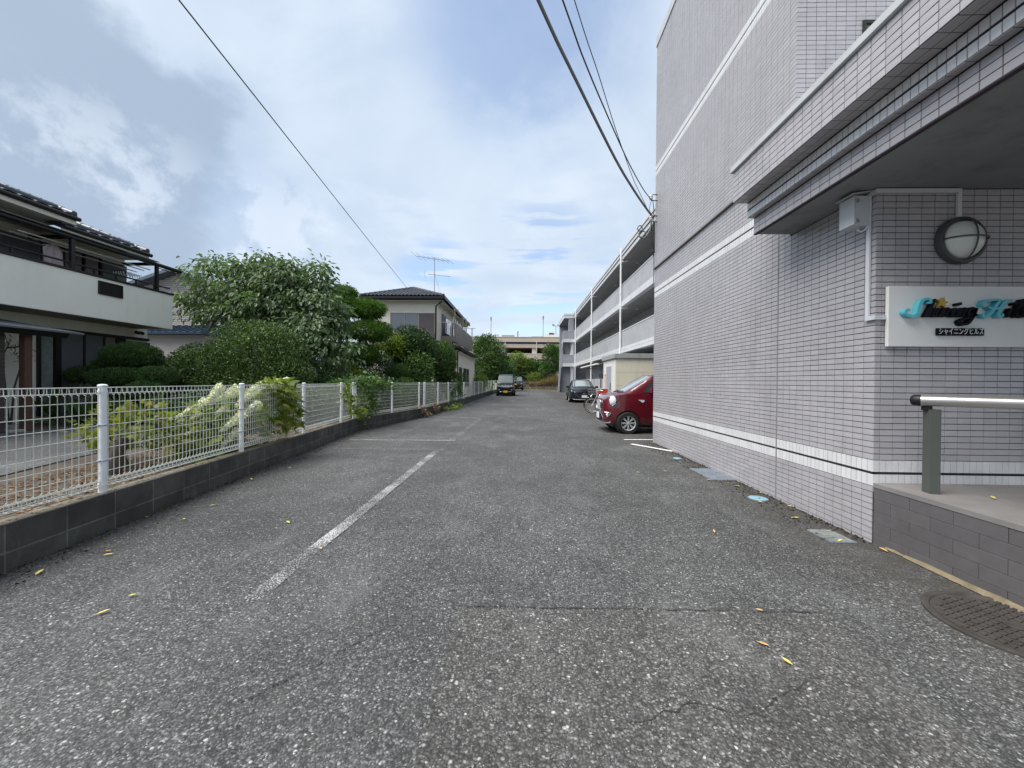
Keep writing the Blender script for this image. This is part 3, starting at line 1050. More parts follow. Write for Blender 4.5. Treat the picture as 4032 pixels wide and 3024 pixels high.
letter([([(1660, 470, .6), (1640, 430, 1), (1700, 385, 1), (1810, 370, 1), (1900, 372, .8), (1850, 440, 1.2), (1770, 560, 1.2), (1700, 625, 1), (1650, 620, 1), (1640, 580, .8)], 36),
        ([(2085, 375, .7), (2000, 380, 1), (1930, 450, 1.2), (1880, 560, 1.2), (1885, 620, 1), (1935, 610, .9), (1930, 575, .6)], 36),
        ([(1720, 480, .8), (1800, 505, 1), (1900, 490, 1), (1990, 445, .7)], 30)], 'teal')
letter([([(2080, 497, 1), (2025, 600, 1), (2058, 616, .6)], 36), ([(2110, 430, 1.0), (2160, 418, 1.1)], 40)], 'inkblack')
for x in (2190, 2275):
    letter([([(x - 40, 560, .6), (x + 60, 420, 1), (x + 58, 366, .8), (x + 10, 440, 1), (x - 40, 590, 1), (x - 12, 618, .8), (x + 40, 590, .6)], 34)], 'inkblack')
letter([([(2330, 610, .6), (2395, 510, 1), (2425, 560, 1.1), (2400, 615, 1), (2350, 608, .7)], 34)], 'inkblack')
# gold star over the first i
b = MB()
cx, cz = SP(1025, 418)
pts = []
for i in range(10):
    a = math.pi / 2 + i * math.pi / 5 - .25
    r = .046 if i % 2 == 0 else .022
    pts.append((cx + r * math.cos(a), 3.232, cz + r * math.sin(a)))
b.prism(pts, (0, .03, 0))
b.build('star', M['gold'], sign)
kl, kr = 3.14 + (1010 - 450) * 5.3e-4, 3.14 + (1720 - 450) * 5.3e-4
kt, kb = 2.054 - (790 - 350) * 5.48e-4, 2.054 - (900 - 350) * 5.48e-4
MB().cbox(kl, kr, 3.262, 3.2815, kb, kt, .002).build('name_plate', M['inkblack'], sign)


def text_mesh(body, size, mt, name, parent, origin, width=None, facing='-Y', thick=.0008, rot=None):
    cu = bpy.data.curves.new('text', 'FONT')
    cu.body = body
    cu.size = size
    cu.align_x = 'CENTER'
    cu.align_y = 'CENTER'
    cu.extrude = thick
    cu.resolution_u = 3
    tmp = bpy.data.objects.new('text', cu)
    C.objects.link(tmp)
    bpy.context.view_layer.update()
    me = bpy.data.meshes.new_from_object(tmp.evaluated_get(bpy.context.evaluated_depsgraph_get()))
    C.objects.unlink(tmp)
    bpy.data.objects.remove(tmp)
    n = len(me.vertices)
    co = np.empty(n * 3, dtype=np.float32)
    me.vertices.foreach_get('co', co)
    co = co.reshape(-1, 3)
    if n and width:
        co[:, 0] *= width / max(1e-6, co[:, 0].max() - co[:, 0].min())
    out = np.stack([co[:, 0], -co[:, 2], co[:, 1]], 1) if facing == '-Y' else np.stack([-co[:, 2], -co[:, 0], co[:, 1]], 1)
    me.vertices.foreach_set('co', out.reshape(-1).astype(np.float32))
    me.materials.clear()
    me.materials.append(mt)
    me.update()
    return inst(name, me, origin, parent)


M['letter_white'] = mat('white_lettering', (.72, .73, .74), .5, var=.02)
text_mesh('シャイニングヒルズ', .058, M['letter_white'], 'lettering', sign, ((kl + kr) / 2, 3.2608, (kt + kb) / 2), kr - kl - .018)

# handrail ----------------------------------------------------------
M['post_green'] = mat('dark_olive_post', (.085, .092, .082), .5, var=.05, vs=8)
M['brushed'] = mat('brushed_aluminium', (.50, .485, .46), .30, metal=.75, var=.05, vs=20)
hr = thing('handrail', 'thick brushed metal handrail on a dark square post at the porch edge', 'handrail', (3.15, 3.03, PZ))
ang = math.radians(-14)
ux, uy = Vector((math.cos(ang), math.sin(ang), 0)), Vector((-math.sin(ang), math.cos(ang), 0))
rp = Vector((3.165, 3.035, 0))
MB().obox(rp + Vector((0, 0, (PZ + 1.155) / 2)), ux * .032, uy * .040, (0, 0, (1.155 - PZ) / 2)).build('post', M['post_green'], hr)
rd = Vector((.66, -.75, 0)).normalized()
r0 = Vector((3.075, 3.10, 1.222))
MB().obox((3.14, 3.05, 1.168), ux * .022, uy * .022, (0, 0, .022)).build('bracket', M['black'], hr)
MB().tube([r0 + rd * s for s in (.035, .9, 1.8, 2.6)], .043, 28).build('rail', M['brushed'], hr, smooth=50)
MB().lathe([(0, -.012), (.030, -.006), (.044, .012), (.0455, .05)], r0, rd, 28).build('end_cap', M['black'], hr, smooth=50)
rp2 = rp + rd * 1.6
MB().obox(rp2 + Vector((0, 0, (PZ + 1.155) / 2)), ux * .032, uy * .040, (0, 0, (1.155 - PZ) / 2)).build('post', M['post_green'], hr)

# covers in the ground ------------------------------------------------
M['bluecap'] = mat('faded_blue_plastic', (.20, .36, .42), .5, var=.12, vs=20)
M['greycover'] = mat('scratched_grey_cover', (.17, .20, .235), .55, var=.25, vs=12, dirt=.4)
M['rust'] = mat('rusty_cast_iron', (.070, .063, .058), .7, metal=.3, var=.35, vs=9, bump=.4, bs=90)
for (x, y, r, lb) in ((2.77, 4.535, .095, 'nearer pale blue round drain cap beside the tiled wall'), (2.775, 6.87, .068, 'farther small blue round drain cap near the wall end')):
    t = thing('drain_cap', lb, 'drain cover', (x, y, 0), 'blue caps along the wall foot')
    MB().lathe([(r, 0), (r, .008), (r * .9, .0115), (0, .0125)], (x, y, .003), (0, 0, 1), 24).build('lid', M['bluecap'], t, smooth=40)
    MB().lathe([(r + .012, 0), (r + .010, .007), (r + .001, .007)], (x, y, .002), (0, 0, 1), 24).build('rim', M['greycover'], t)
t = thing('access_cover', 'square grey metal access cover flat in the asphalt beside the tiled wall', 'drain cover', (2.81, 5.7, 0))
b = MB().box(2.645, 2.965, 5.36, 6.04, .002, .016)
for i in range(9):
    b.box(2.67, 2.94, 5.40 + i * .07, 5.425 + i * .07, .0155, .019)
b.build('lid', M['greycover'], t)
b = MB()
for a in ((2.63, 2.644, 5.345, 6.055), (2.966, 2.98, 5.345, 6.055), (2.644, 2.966, 5.345, 5.3595), (2.644, 2.966, 6.0405, 6.055)):
    b.box(*a, .001, .012)
b.build('frame', M['clamp'], t)
t = thing('inspection_cover', 'dusty pale inspection cover beside the wall corner at the porch', 'drain cover', (2.74, 3.44, 0))
m_dusty = mat('dusty_glassy_cover', (.20, .215, .205), .6, var=.4, vs=14, dirt=.5)
b = MB().box(2.64, 2.83, 3.31, 3.57, .002, .012)
for i in range(5):
    b.box(2.655, 2.815, 3.335 + i * .045, 3.355 + i * .045, .0115, .015)
b.build('lid', m_dusty, t)
b = MB()
for a in ((2.625, 2.639, 3.297, 3.583), (2.831, 2.845, 3.297, 3.583), (2.639, 2.831, 3.297, 3.309), (2.639, 2.831, 3.571, 3.583)):
    b.box(*a, .001, .009)
b.build('frame', M['greycover'], t)

mc = Vector((2.75, 2.19, 0))
mh = thing('manhole_cover', 'rusty round iron manhole cover with raised grid beside the porch plinth', 'manhole cover', tuple(mc))
RM = .325
MB().lathe([(RM - .012, .002), (RM - .012, .008), (0, .008)], mc, (0, 0, 1), 48).build('lid', M['rust'], mh)
MB().lathe([(RM + .035, .001), (RM + .035, .011), (RM + .018, .013), (RM + .002, .011), (RM - .004, .004)], mc, (0, 0, 1), 48).build('frame', M['rust'], mh)
b = MB()
ca, sa = math.cos(.35), math.sin(.35)
i = 0
for a in np.arange(-RM, RM, .052):
    for e in np.arange(-RM, RM, .034):
        if a * a + e * e < (RM - .035) ** 2 and not (a * a + e * e < .05 ** 2):
            c = mc + Vector((a * ca - e * sa, a * sa + e * ca, .0105))
            b.obox(c, Vector((ca, sa, 0)) * .017, Vector((-sa, ca, 0)) * .010, (0, 0, .004))
b.build('raised_grid', M['rust'], mh, kind='stuff')
MB().lathe([(.045, 0), (.045, .006), (.036, .009), (0, .009)], mc + Vector((0, 0, .0085)), (0, 0, 1), 20).build('boss', M['rust'], mh)
# ------------------------------------------------------------------ vehicles
M['tyre'] = mat('tyre_rubber', (.014, .014, .015), .8, var=.1)
M['rim'] = mat('machined_alloy', (.62, .63, .64), .35, metal=.35, var=.05)
M['rim_dark'] = mat('dark_alloy', (.03, .03, .033), .4, metal=.6)
M['chrome'] = mat('chrome_trim', (.75, .77, .80), .12, metal=1.0, var=.03)
M['carglass'] = glass_mat('car_glass', (.035, .045, .05))
M['screen'] = glass_mat('sky_lightened_windscreen', (.26, .31, .31), .10)  # sky reflection painted in: base colour lightened to stand for it
M['vanscreen'] = mat('matt_van_windscreen', (.12, .145, .15), .35, var=.1, vs=2, spec=.25)
M['plate_w'] = mat('white_number_plate', (.70, .72, .72), .5, var=.03)
M['plate_y'] = mat('yellow_number_plate', (.80, .52, .02), .5, var=.03)
M['lens'] = glass_mat('headlamp_lens', (.62, .64, .66), .10)
M['seat'] = mat('dark_interior', (.02, .02, .022), .9)


def lerp_st(st, x):
    """interpolate a station table (first column x)"""
    if x <= st[0][0]:
        return st[0]
    for a, c in zip(st, st[1:]):
        if x <= c[0]:
            t = (x - a[0]) / (c[0] - a[0])
            return tuple(p + (q - p) * t for p, q in zip(a, c))
    return st[-1]


def dense(st, step):
    out = []
    x = st[0][0]
    xs = sorted(set([s[0] for s in st] + list(np.arange(st[0][0], st[-1][0], step))))
    last = None
    for x in xs:
        if last is not None and x - last < step * .3 and x not in [s[0] for s in st]:
            continue
        out.append(lerp_st(st, x))
        last = x
    return out


def body_ring(s):
    x, zb, zt, hw, crown = s
    h = zt - zb
    H = [(.55 * hw, zb), (.92 * hw, zb + .015), (.985 * hw, zb + .08 * h + .02), (hw, zb + .35 * h), (hw, zb + .62 * h),
         (.985 * hw, zb + .82 * h), (.945 * hw, zt - .015), (.85 * hw, zt + .45 * crown), (.5 * hw, zt + .85 * crown), (0, zt + crown)]
    return [(x, y, z) for y, z in H] + [(x, -y, z) for y, z in H[-2::-1]]


def cab_ring(s):
    x, zb, zt, wb, wt, crown = s
    H = [(wb, zb), (wb + (wt - wb) * .35, zb + (zt - zb) * .4), (wb + (wt - wb) * .8, zb + (zt - zb) * .82), (wt * .96, zt - .012 * (zt - zb)),
         (wt * .80, zt + .55 * crown), (wt * .4, zt + .92 * crown), (0, zt + crown)]
    return [(x, y, z) for y, z in H] + [(x, -y, z) for y, z in H[-2::-1]]


def cut_arches(b, mats, wheels, r):
    me = b.mesh('body', mats, smooth=None)
    tmp = bpy.data.objects.new('tmp', me)
    C.objects.link(tmp)
    cb = MB()
    for (x, y, z) in wheels:
        s = 1 if y > 0 else -1
        cb.lathe([(r, -.02), (r, .5)], (x, s * (abs(y) - .18), z), (0, s, 0), 32)
    cut = bpy.data.objects.new('tmp_cut', cb.mesh('tmp_cut', mats))
    C.objects.link(cut)
    md = tmp.modifiers.new('b', 'BOOLEAN')
    md.operation = 'DIFFERENCE'
    md.solver = 'EXACT'
    md.object = cut
    bpy.context.view_layer.update()
    out = bpy.data.meshes.new_from_object(tmp.evaluated_get(bpy.context.evaluated_depsgraph_get()))
    for o in (tmp, cut):
        C.objects.unlink(o)
        bpy.data.objects.remove(o)
    out.polygons.foreach_set('use_smooth', [True] * len(out.polygons))
    out.set_sharp_from_angle(angle=math.radians(32))
    return out


def make_wheel(root, x, y, r, w, spokes):
    s = 1 if y > 0 else -1
    ax = (0, s, 0)
    c = (x, y - s * w / 2, r)
    ty = MB().lathe([(r * .66, 0), (r * .93, 0), (r, w * .15), (r, w * .85), (r * .95, w), (r * .70, w), (r * .66, w * .9)], c, ax, 32, False).build('wheel', M['tyre'], root, smooth=40, local=True)
    WL[ty.name] = WL[root.name]
    b = MB()
    b.lathe([(r * .69, w * .95), (r * .66, w * .92), (r * .62, w * .72), (r * .60, w * .5)], c, ax, 32, False)
    rimc = Vector(c) + Vector(ax) * w * .78
    for i in range(spokes):
        a = 2 * math.pi * i / spokes
        for e in (-.10, .10):
            t = Vector((math.cos(a + e), 0, math.sin(a + e)))
            pn = Vector((-t.z, 0, t.x))
            b.obox(rimc + t * r * .36, t * r * .29, pn * r * .028, Vector(ax) * .012)
    b.lathe([(r * .13, 0), (r * .11, .02), (0, .024)], rimc, ax, 16)
    b.build('rim', M['rim'], ty, smooth=35, local=True)
    MB().lathe([(r * .61, 0), (0, .001)], Vector(c) + Vector(ax) * w * .55, ax, 24).build('hub', M['rim_dark'], ty, local=True)


def car(root, body, cab, paint, wheels_x, r, hw, wheel_w=.17, spokes=5, scr=None, glass='carglass', tw=.03):
    wl = [(x, s * (hw - .01), r) for x in wheels_x for s in (1, -1)]
    b = MB().loft([body_ring(s) for s in dense(body, .09)])
    me = cut_arches(b, [paint], wl, r + .045)
    o = inst('body', me, WL[root.name], root)
    WL[o.name] = WL[root.name]
    b = MB().loft([cab_ring(s) for s in dense(cab, .12)])
    b.build('cabin', paint, root, smooth=35, local=True)
    for (x, y, z) in wl:
        make_wheel(root, x, y, r, wheel_w, spokes)
        s = 1 if y > 0 else -1
        MB().lathe([(r + .04, 0), (r + .04, .15)], (x, y - s * .165, z), (0, s, 0), 24).build('wheel_well', M['dark'], root, local=True)
    b = MB().box(body[0][0] + .25, body[-1][0] - .2, -hw * .8, hw * .8, r * .55, r * .9)
    b.build('underbody', M['black'], root, local=True)
    return o


def screen(root, cab, i0, i1, m0=.04, m1=.05, off=.006, name='windscreen', mt='screen', k0=.93, k1=.93):
    """glass over the sloping face between two cabin stations"""
    a, c = cab[i0], cab[i1]
    b = MB()
    rows, n = [], 10
    for t in np.linspace(m0, 1 - m1, 5):
        s = tuple(p + (q - p) * t for p, q in zip(a, c))
        x, zb, zt, wb, wt, cr = s
        row = []
        for u in np.linspace(-1, 1, n):
            y = u * wt * (k0 + (k1 - k0) * t)
            au = abs(u)
            z = zt + cr * (1 - au ** 2.2)
            row.append((x, y, z))
        rows.append(row)
    d = Vector((c[0] - a[0], 0, c[2] - a[2])).normalized()
    nrm = Vector((-abs(d.z), 0, abs(d.x))) if c[0] > a[0] else Vector((abs(d.z), 0, abs(d.x)))
    vs = [Vector(q) + nrm * off for row in rows for q in row]
    fs = [[i * n + j, i * n + j + 1, (i + 1) * n + j + 1, (i + 1) * n + j] for i in range(4) for j in range(n - 1)]
    b.add(vs, fs)
    return b.build(name, M[mt], root, smooth=60, local=True)


def side_glass(root, cab, x0, x1, f0, f1, lean0=0.0, lean1=0.0):
    """window pane on both cabin sides; lean shifts the top corners along x"""
    for s in (1, -1):
        b = MB()
        rows = []
        for f in np.linspace(f0, f1, 4):
            row = []
            for q in np.linspace(0, 1, 6):
                x = (x0 + lean0 * (f - f0) / (f1 - f0)) * (1 - q) + (x1 + lean1 * (f - f0) / (f1 - f0)) * q
                st = lerp_st(cab, x)
                zb, zt, wb, wt = st[1:5]
                z = zb + (zt - zb) * f
                y = np.interp(f, [0, .4, .82, 1], [wb, wb + (wt - wb) * .35, wb + (wt - wb) * .8, wt * .96]) + .006
                row.append((x, s * y, z))
            rows.append(row)
        b.add([q for r_ in rows for q in r_], [[i * 6 + j, i * 6 + j + 1, (i + 1) * 6 + j + 1, (i + 1) * 6 + j] for i in range(3) for j in range(5)])
        b.build('side_window', M['carglass'], root, smooth=60, local=True)


def plate(root, x, y, z, w, h, mt, bars=True, tilt=0.0):
    o = MB().cbox(x - .012, x, y - w / 2, y + w / 2, z - h / 2, z + h / 2, .002).build('number_plate', M[mt], root, local=True)
    return o


def mirror(root, x, y, z, paint, sz=(.07, .10, .075)):
    s = 1 if y > 0 else -1
    b = MB()
    b.loft([[(x + sz[0] * e * .5 * k0, y + sz[1] * dy, z + sz[2] * dz) for dy, dz in ((-.5, -.4), (-.2, -.5), (.5, -.4), (.5, .35), (.1, .5), (-.5, .45))] for e, k0 in ((-1, .6), (1, 1))])
    b.obox((x, y - s * sz[1] * .7, z - .03), (.02, 0, 0), (0, sz[1] * .4, 0), (0, 0, .012))
    b.build('mirror', paint, root, smooth=40, local=True)


# --- crimson kei car nose-out from behind the wall
red_p = mat('crimson_car_paint', (.100, .004, .010), .30, var=.05, vs=2, coat=1.0, spec=.5)
rc = thing('parked_car', 'crimson small car with round headlights poking out from behind the tiled wall', 'car', (2.20, 10.86, 0), 'cars parked on the right')
body = [(0, .36, .80, .50, .01), (.02, .27, .88, .585, .015), (.08, .235, .935, .655, .025), (.20, .22, .985, .705, .035),
        (.40, .21, 1.025, .730, .035), (.62, .21, 1.055, .7375, .03), (.9, .21, 1.07, .7375, .0), (2.3, .22, 1.06, .7375, 0), (3.15, .24, 1.05, .715, 0), (3.34, .30, .98, .66, 0), (3.395, .38, .85, .6, 0)]
cab = [(.53, 1.03, 1.075, .70, .62, .03), (1.27, 1.07, 1.51, .70, .59, .035), (1.55, 1.07, 1.545, .70, .58, .035), (2.5, 1.06, 1.54, .70, .57, .035), (3.0, 1.05, 1.48, .69, .56, .03), (3.33, .98, 1.02, .66, .55, .01)]
car(rc, body, cab, red_p, (.60, 3.05), .283, .7375, .165, 8)
screen(rc, cab, 0, 1)
side_glass(rc, cab, .98, 1.92, .10, .86, .28, 0)
side_glass(rc, cab, 2.0, 2.9, .10, .86, 0, -.1)
for s in (-1, 1):
    c = Vector((.20, s * .645, .860))
    ax = Vector((-.62, s * .76, .16))
    hl = MB().lathe([(.130, -.07), (.150, .014), (.138, .028), (.122, .020)], c, ax, 28).build('headlight', M['chrome'], rc, smooth=50, local=True)
    WL[hl.name] = WL[rc.name]
    MB().lathe([(.126, .014), (.107, .038), (.056, .052), (0, .056)], c, ax, 28).build('lens', M['lens'], hl, smooth=70, local=True)
    MB().lathe([(.030, 0), (.036, .02), (.030, .026), (0, .022)], Vector((.085, s * .655, .50)), Vector((-.8, s * .58, 0)), 16).build('fog_lamp', M['lens'], rc, smooth=50, local=True)
    b = MB()
    b.tube([(.02, s * .605, .55), (.08, s * .668, .545), (.17, s * .705, .53), (.12, s * .69, .47), (.07, s * .662, .44)], .014, 8)
    b.build('fog_trim', M['chrome'], rc, smooth=60, local=True)
    b = MB().prism([(0.86, s * .735, .895), (1.02, s * .735, .89), (1.025, s * .735, .85), (0.98, s * .735, .815)], (0, s * .014, 0))
    b.build('fender_badge', M['lens'], rc, local=True)
    mirror(rc, 1.20, s * .815, 1.15, red_p, (.12, .17, .16))
# grille with mesh
gr = MB().prism([(-.012, y, z) for y, z in ((-.26, .86), (.26, .86), (.31, .80), (.25, .60), (-.25, .60), (-.31, .80))], (.03, 0, 0)).build('grille', M['black'], rc, local=True)
WL[gr.name] = WL[rc.name]
b = MB()
G = [(-.262, .862), (.262, .862), (.315, .80), (.252, .596), (-.252, .596), (-.315, .80)]
b.tube([(-.016, y, z) for y, z in G], .011, 6, closed=True)
b.build('grille_frame', M['chrome'], gr, smooth=60, local=True)
b = MB()
for i in range(-8, 9):
    for sg in (1, -1):
        y0 = i * .06
        pts = [(-.020, y0 + sg * (z - .6) * .7, z) for z in np.linspace(.61, .85, 5)]
        pts = [q for q in pts if abs(q[1]) < .25]
        if len(pts) > 1:
            b.tube(pts, .0035, 4)
b.build('grille_mesh', M['rim'], gr, local=True)
b = MB()
b.tube([(.09, -.66, .43), (.0, -.50, .40), (-.022, -.25, .545), (-.024, .25, .545), (.0, .50, .40), (.09, .66, .43)], .013, 8)
b.tube([(.16, -.70, .285), (.01, -.56, .262), (-.022, -.3, .262), (-.022, .3, .262), (.01, .56, .262), (.16, .70, .285)], .018, 8)
b.build('bumper_trim', M['chrome'], rc, smooth=60, local=True)
MB().prism([(-.010, y, z) for y, z in ((-.40, .50), (.40, .50), (.36, .31), (-.36, .31))], (.03, 0, 0)).build('lower_intake', M['black'], rc, local=True)
plate(rc, -.03, 0, .44, .33, .165, 'plate_w')
b = MB()
b.tube([(.50, -.52, 1.105), (.60, -.25, 1.13), (.70, .02, 1.175)], .009, 6)
b.tube([(.50, .10, 1.13), (.62, .35, 1.13), (.72, .55, 1.16)], .009, 6)
b.build('wiper', M['black'], rc, smooth=60, local=True)
b = MB()
for s in (-1, 1):
    b.box(1.085, 1.092, s * .7385 - .001, s * .7385 + .001, .30, 1.05)
    b.box(1.2, 2.65, s * .735 - .012, s * .735 + .012, .20, .225)
b.build('door_gap', M['chrome'], rc, local=True)

# --- dark blue hatchback facing the camera
navy = mat('near_black_navy_paint', (.004, .005, .013), .35, var=.05, coat=.45)
hc = thing('parked_car', 'dark navy hatchback facing forward beside the bicycles', 'car', (4.0, 24.35, .02), 'cars parked on the right', math.radians(90 - 3))
body = [(0, .30, .58, .52, .01), (.03, .22, .68, .64, .02), (.14, .20, .76, .73, .035), (.35, .19, .84, .80, .045), (.62, .19, .90, .835, .05), (1.0, .19, .965, .8475, .05),
        (1.3, .19, .985, .8475, .02), (2.4, .19, .97, .8475, 0), (3.4, .2, 1.0, .84, 0), (3.95, .27, .98, .75, 0), (4.07, .36, .85, .66, 0)]
cab = [(.98, .93, 1.0, .80, .70, .03), (1.78, .94, 1.43, .79, .58, .03), (2.2, .94, 1.48, .79, .575, .03), (3.0, .95, 1.46, .79, .57, .03), (3.55, .97, 1.36, .77, .54, .03), (4.0, .95, 1.0, .70, .5, .01)]
car(hc, body, cab, navy, (.80, 3.37), .30, .8475, .185, 5)
screen(hc, cab, 0, 1)
side_glass(hc, cab, 1.42, 2.35, .10, .86, .36, 0)
side_glass(hc, cab, 2.45, 3.35, .12, .86, 0, -.08)
for s in (-1, 1):
    b = MB().prism([(.20, s * .42, .70), (.24, s * .62, .745), (.40, s * .76, .79), (.43, s * .785, .765), (.30, s * .74, .70), (.17, s * .58, .665)], (-.035, s * .03, .012))
    b.build('headlight', M['lens'], hc, local=True)
    mirror(hc, 1.45, s * .955, 1.0, navy, (.13, .20, .14))
G = [(-.47, .645), (.47, .645), (.52, .60), (.34, .37), (-.34, .37), (-.52, .60)]
gr = MB().prism([(-.006, y, z) for y, z in G], (.05, 0, 0)).build('grille', M['black'], hc, local=True)
WL[gr.name] = WL[hc.name]
MB().tube([(-.012, y, z) for y, z in (G[2], G[3], G[4], G[5])], .012, 6).build('grille_trim', M['chrome'], gr, smooth=60, local=True)
b = MB()
b.tube([(.10, -.70, .235), (-.0, -.55, .225), (-.015, 0, .22), (-.0, .55, .225), (.10, .70, .235)], .014, 6)
b.build('bumper_trim', M['rim'], hc, smooth=60, local=True)
plate(hc, -.02, 0, .42, .33, .165, 'plate_w')
MB().tube([(-.014, -.075, .585), (-.016, -.03, .565), (-.016, 0, .58), (-.016, .03, .565), (-.014, .075, .585), (-.016, .03, .60), (-.016, -.03, .60)], .008, 6, closed=True).build('emblem', M['chrome'], hc, smooth=60, local=True)

# --- two black one-box vans at the far end
vanp = mat('black_van_paint', (.006, .006, .008), .38, var=.06, coat=.4)


def van(loc, label, tall, second):
    v = thing('parked_van', label, 'van', loc, 'black vans along the fence', math.radians(90))
    body = [(0, .34, .93, .60, .01), (.03, .27, 1.0, .68, .015), (.12, .25, 1.06, .715, .02), (.35, .24, 1.12, .7375, .02), (.8, .24, 1.12, .7375, 0), (3.2, .25, 1.10, .7375, 0), (3.37, .3, 1.05, .71, 0), (3.395, .36, .98, .68, 0)]
    cab = [(.20, 1.07, 1.11, .72, .66, .02), (.72, 1.09, tall - .10, .72, .62, .03), (.95, 1.09, tall - .03, .72, .615, .035), (2.6, 1.09, tall, .72, .615, .035), (3.2, 1.08, tall - .03, .72, .61, .03), (3.38, 1.05, tall - .18, .69, .58, .03)]
    car(v, body, cab, vanp, (.55, 2.97), .275, .7375, .155, 5)
    screen(v, cab, 0, 1, .05, .04, mt='vanscreen')
    side_glass(v, cab, .68, 1.5, .12, .84, .18, 0)
    side_glass(v, cab, 1.6, 2.5, .12, .84)
    side_glass(v, cab, 2.6, 3.2, .12, .84)
    for s in (-1, 1):
        hl = MB().prism([(-.005, s * .40, .88), (-.005, s * .46, .93), (.05, s * .69, .95), (.07, s * .70, .83), (.0, s * .62, .80), (-.012, s * .44, .82)], (.05, 0, 0)).build('headlight', M['lens'], v, local=True)
        WL[hl.name] = WL[v.name]
        MB().lathe([(.045, 0), (.05, .02), (.035, .03), (0, .024)], (-.01, s * .55, .875), (-1, 0, 0), 14).build('lamp', M['chrome'], hl, smooth=60, local=True)
        MB().lathe([(.035, 0), (.04, .02), (.03, .026), (0, .022)], (.0, s * .54, .55), (-1, 0, 0), 14).build('fog_lamp', M['lens'], v, smooth=60, local=True)
        mirror(v, .48, s * .83, 1.22, vanp, (.10, .13, .18))
    gr = MB().prism([(-.018, y, z) for y, z in ((-.41, .925), (.41, .925), (.37, .78), (-.37, .78))], (.03, 0, 0)).build('grille', M['chrome' if not second else 'black'], v, local=True)
    WL[gr.name] = WL[v.name]
    b = MB()
    for z in (.82, .855, .89):
        b.box(-.022, -.0175, -.37, .37, z - .006, z + .006)
    b.build('grille_bar', M['black' if not second else 'chrome'], gr, local=True)
    MB().lathe([(.05, 0), (.05, .012), (.03, .02), (0, .02)], (-.02, 0, .93), (-1, 0, 0), 18).build('emblem', M['chrome'], gr, smooth=50, local=True)
    b = MB().prism([(-.014, y, z) for y, z in ((-.48, .68), (.48, .68), (.44, .50), (-.44, .50))], (.03, 0, 0))
    b.build('lower_intake', M['dark'], v, local=True)
    b = MB()
    for s in (-1, 1):
        b.tube([(-.012, s * .22, .40), (.0, s * .45, .40), (.05, s * .62, .43)], .018, 6)
    b.build('bumper_trim', M['chrome'], v, smooth=60, local=True)
    plate(v, -.035, .0 if not second else .25, .40 if not second else .78, .33, .165, 'plate_y')
    return v


van((-1.32, 32.4, .09), 'tall black van with yellow number plate beside the far end of the white fence', 1.87, False)
van((-.50, 49.5, .22), 'second black van half hidden behind the nearer black van', 1.80, True)

# --- bicycles and the red box
M['bike_white'] = mat('white_bicycle_enamel', (.55, .55, .54), .4)
M['bike_grey'] = mat('silver_bicycle_frame', (.28, .29, .30), .35, metal=.6)


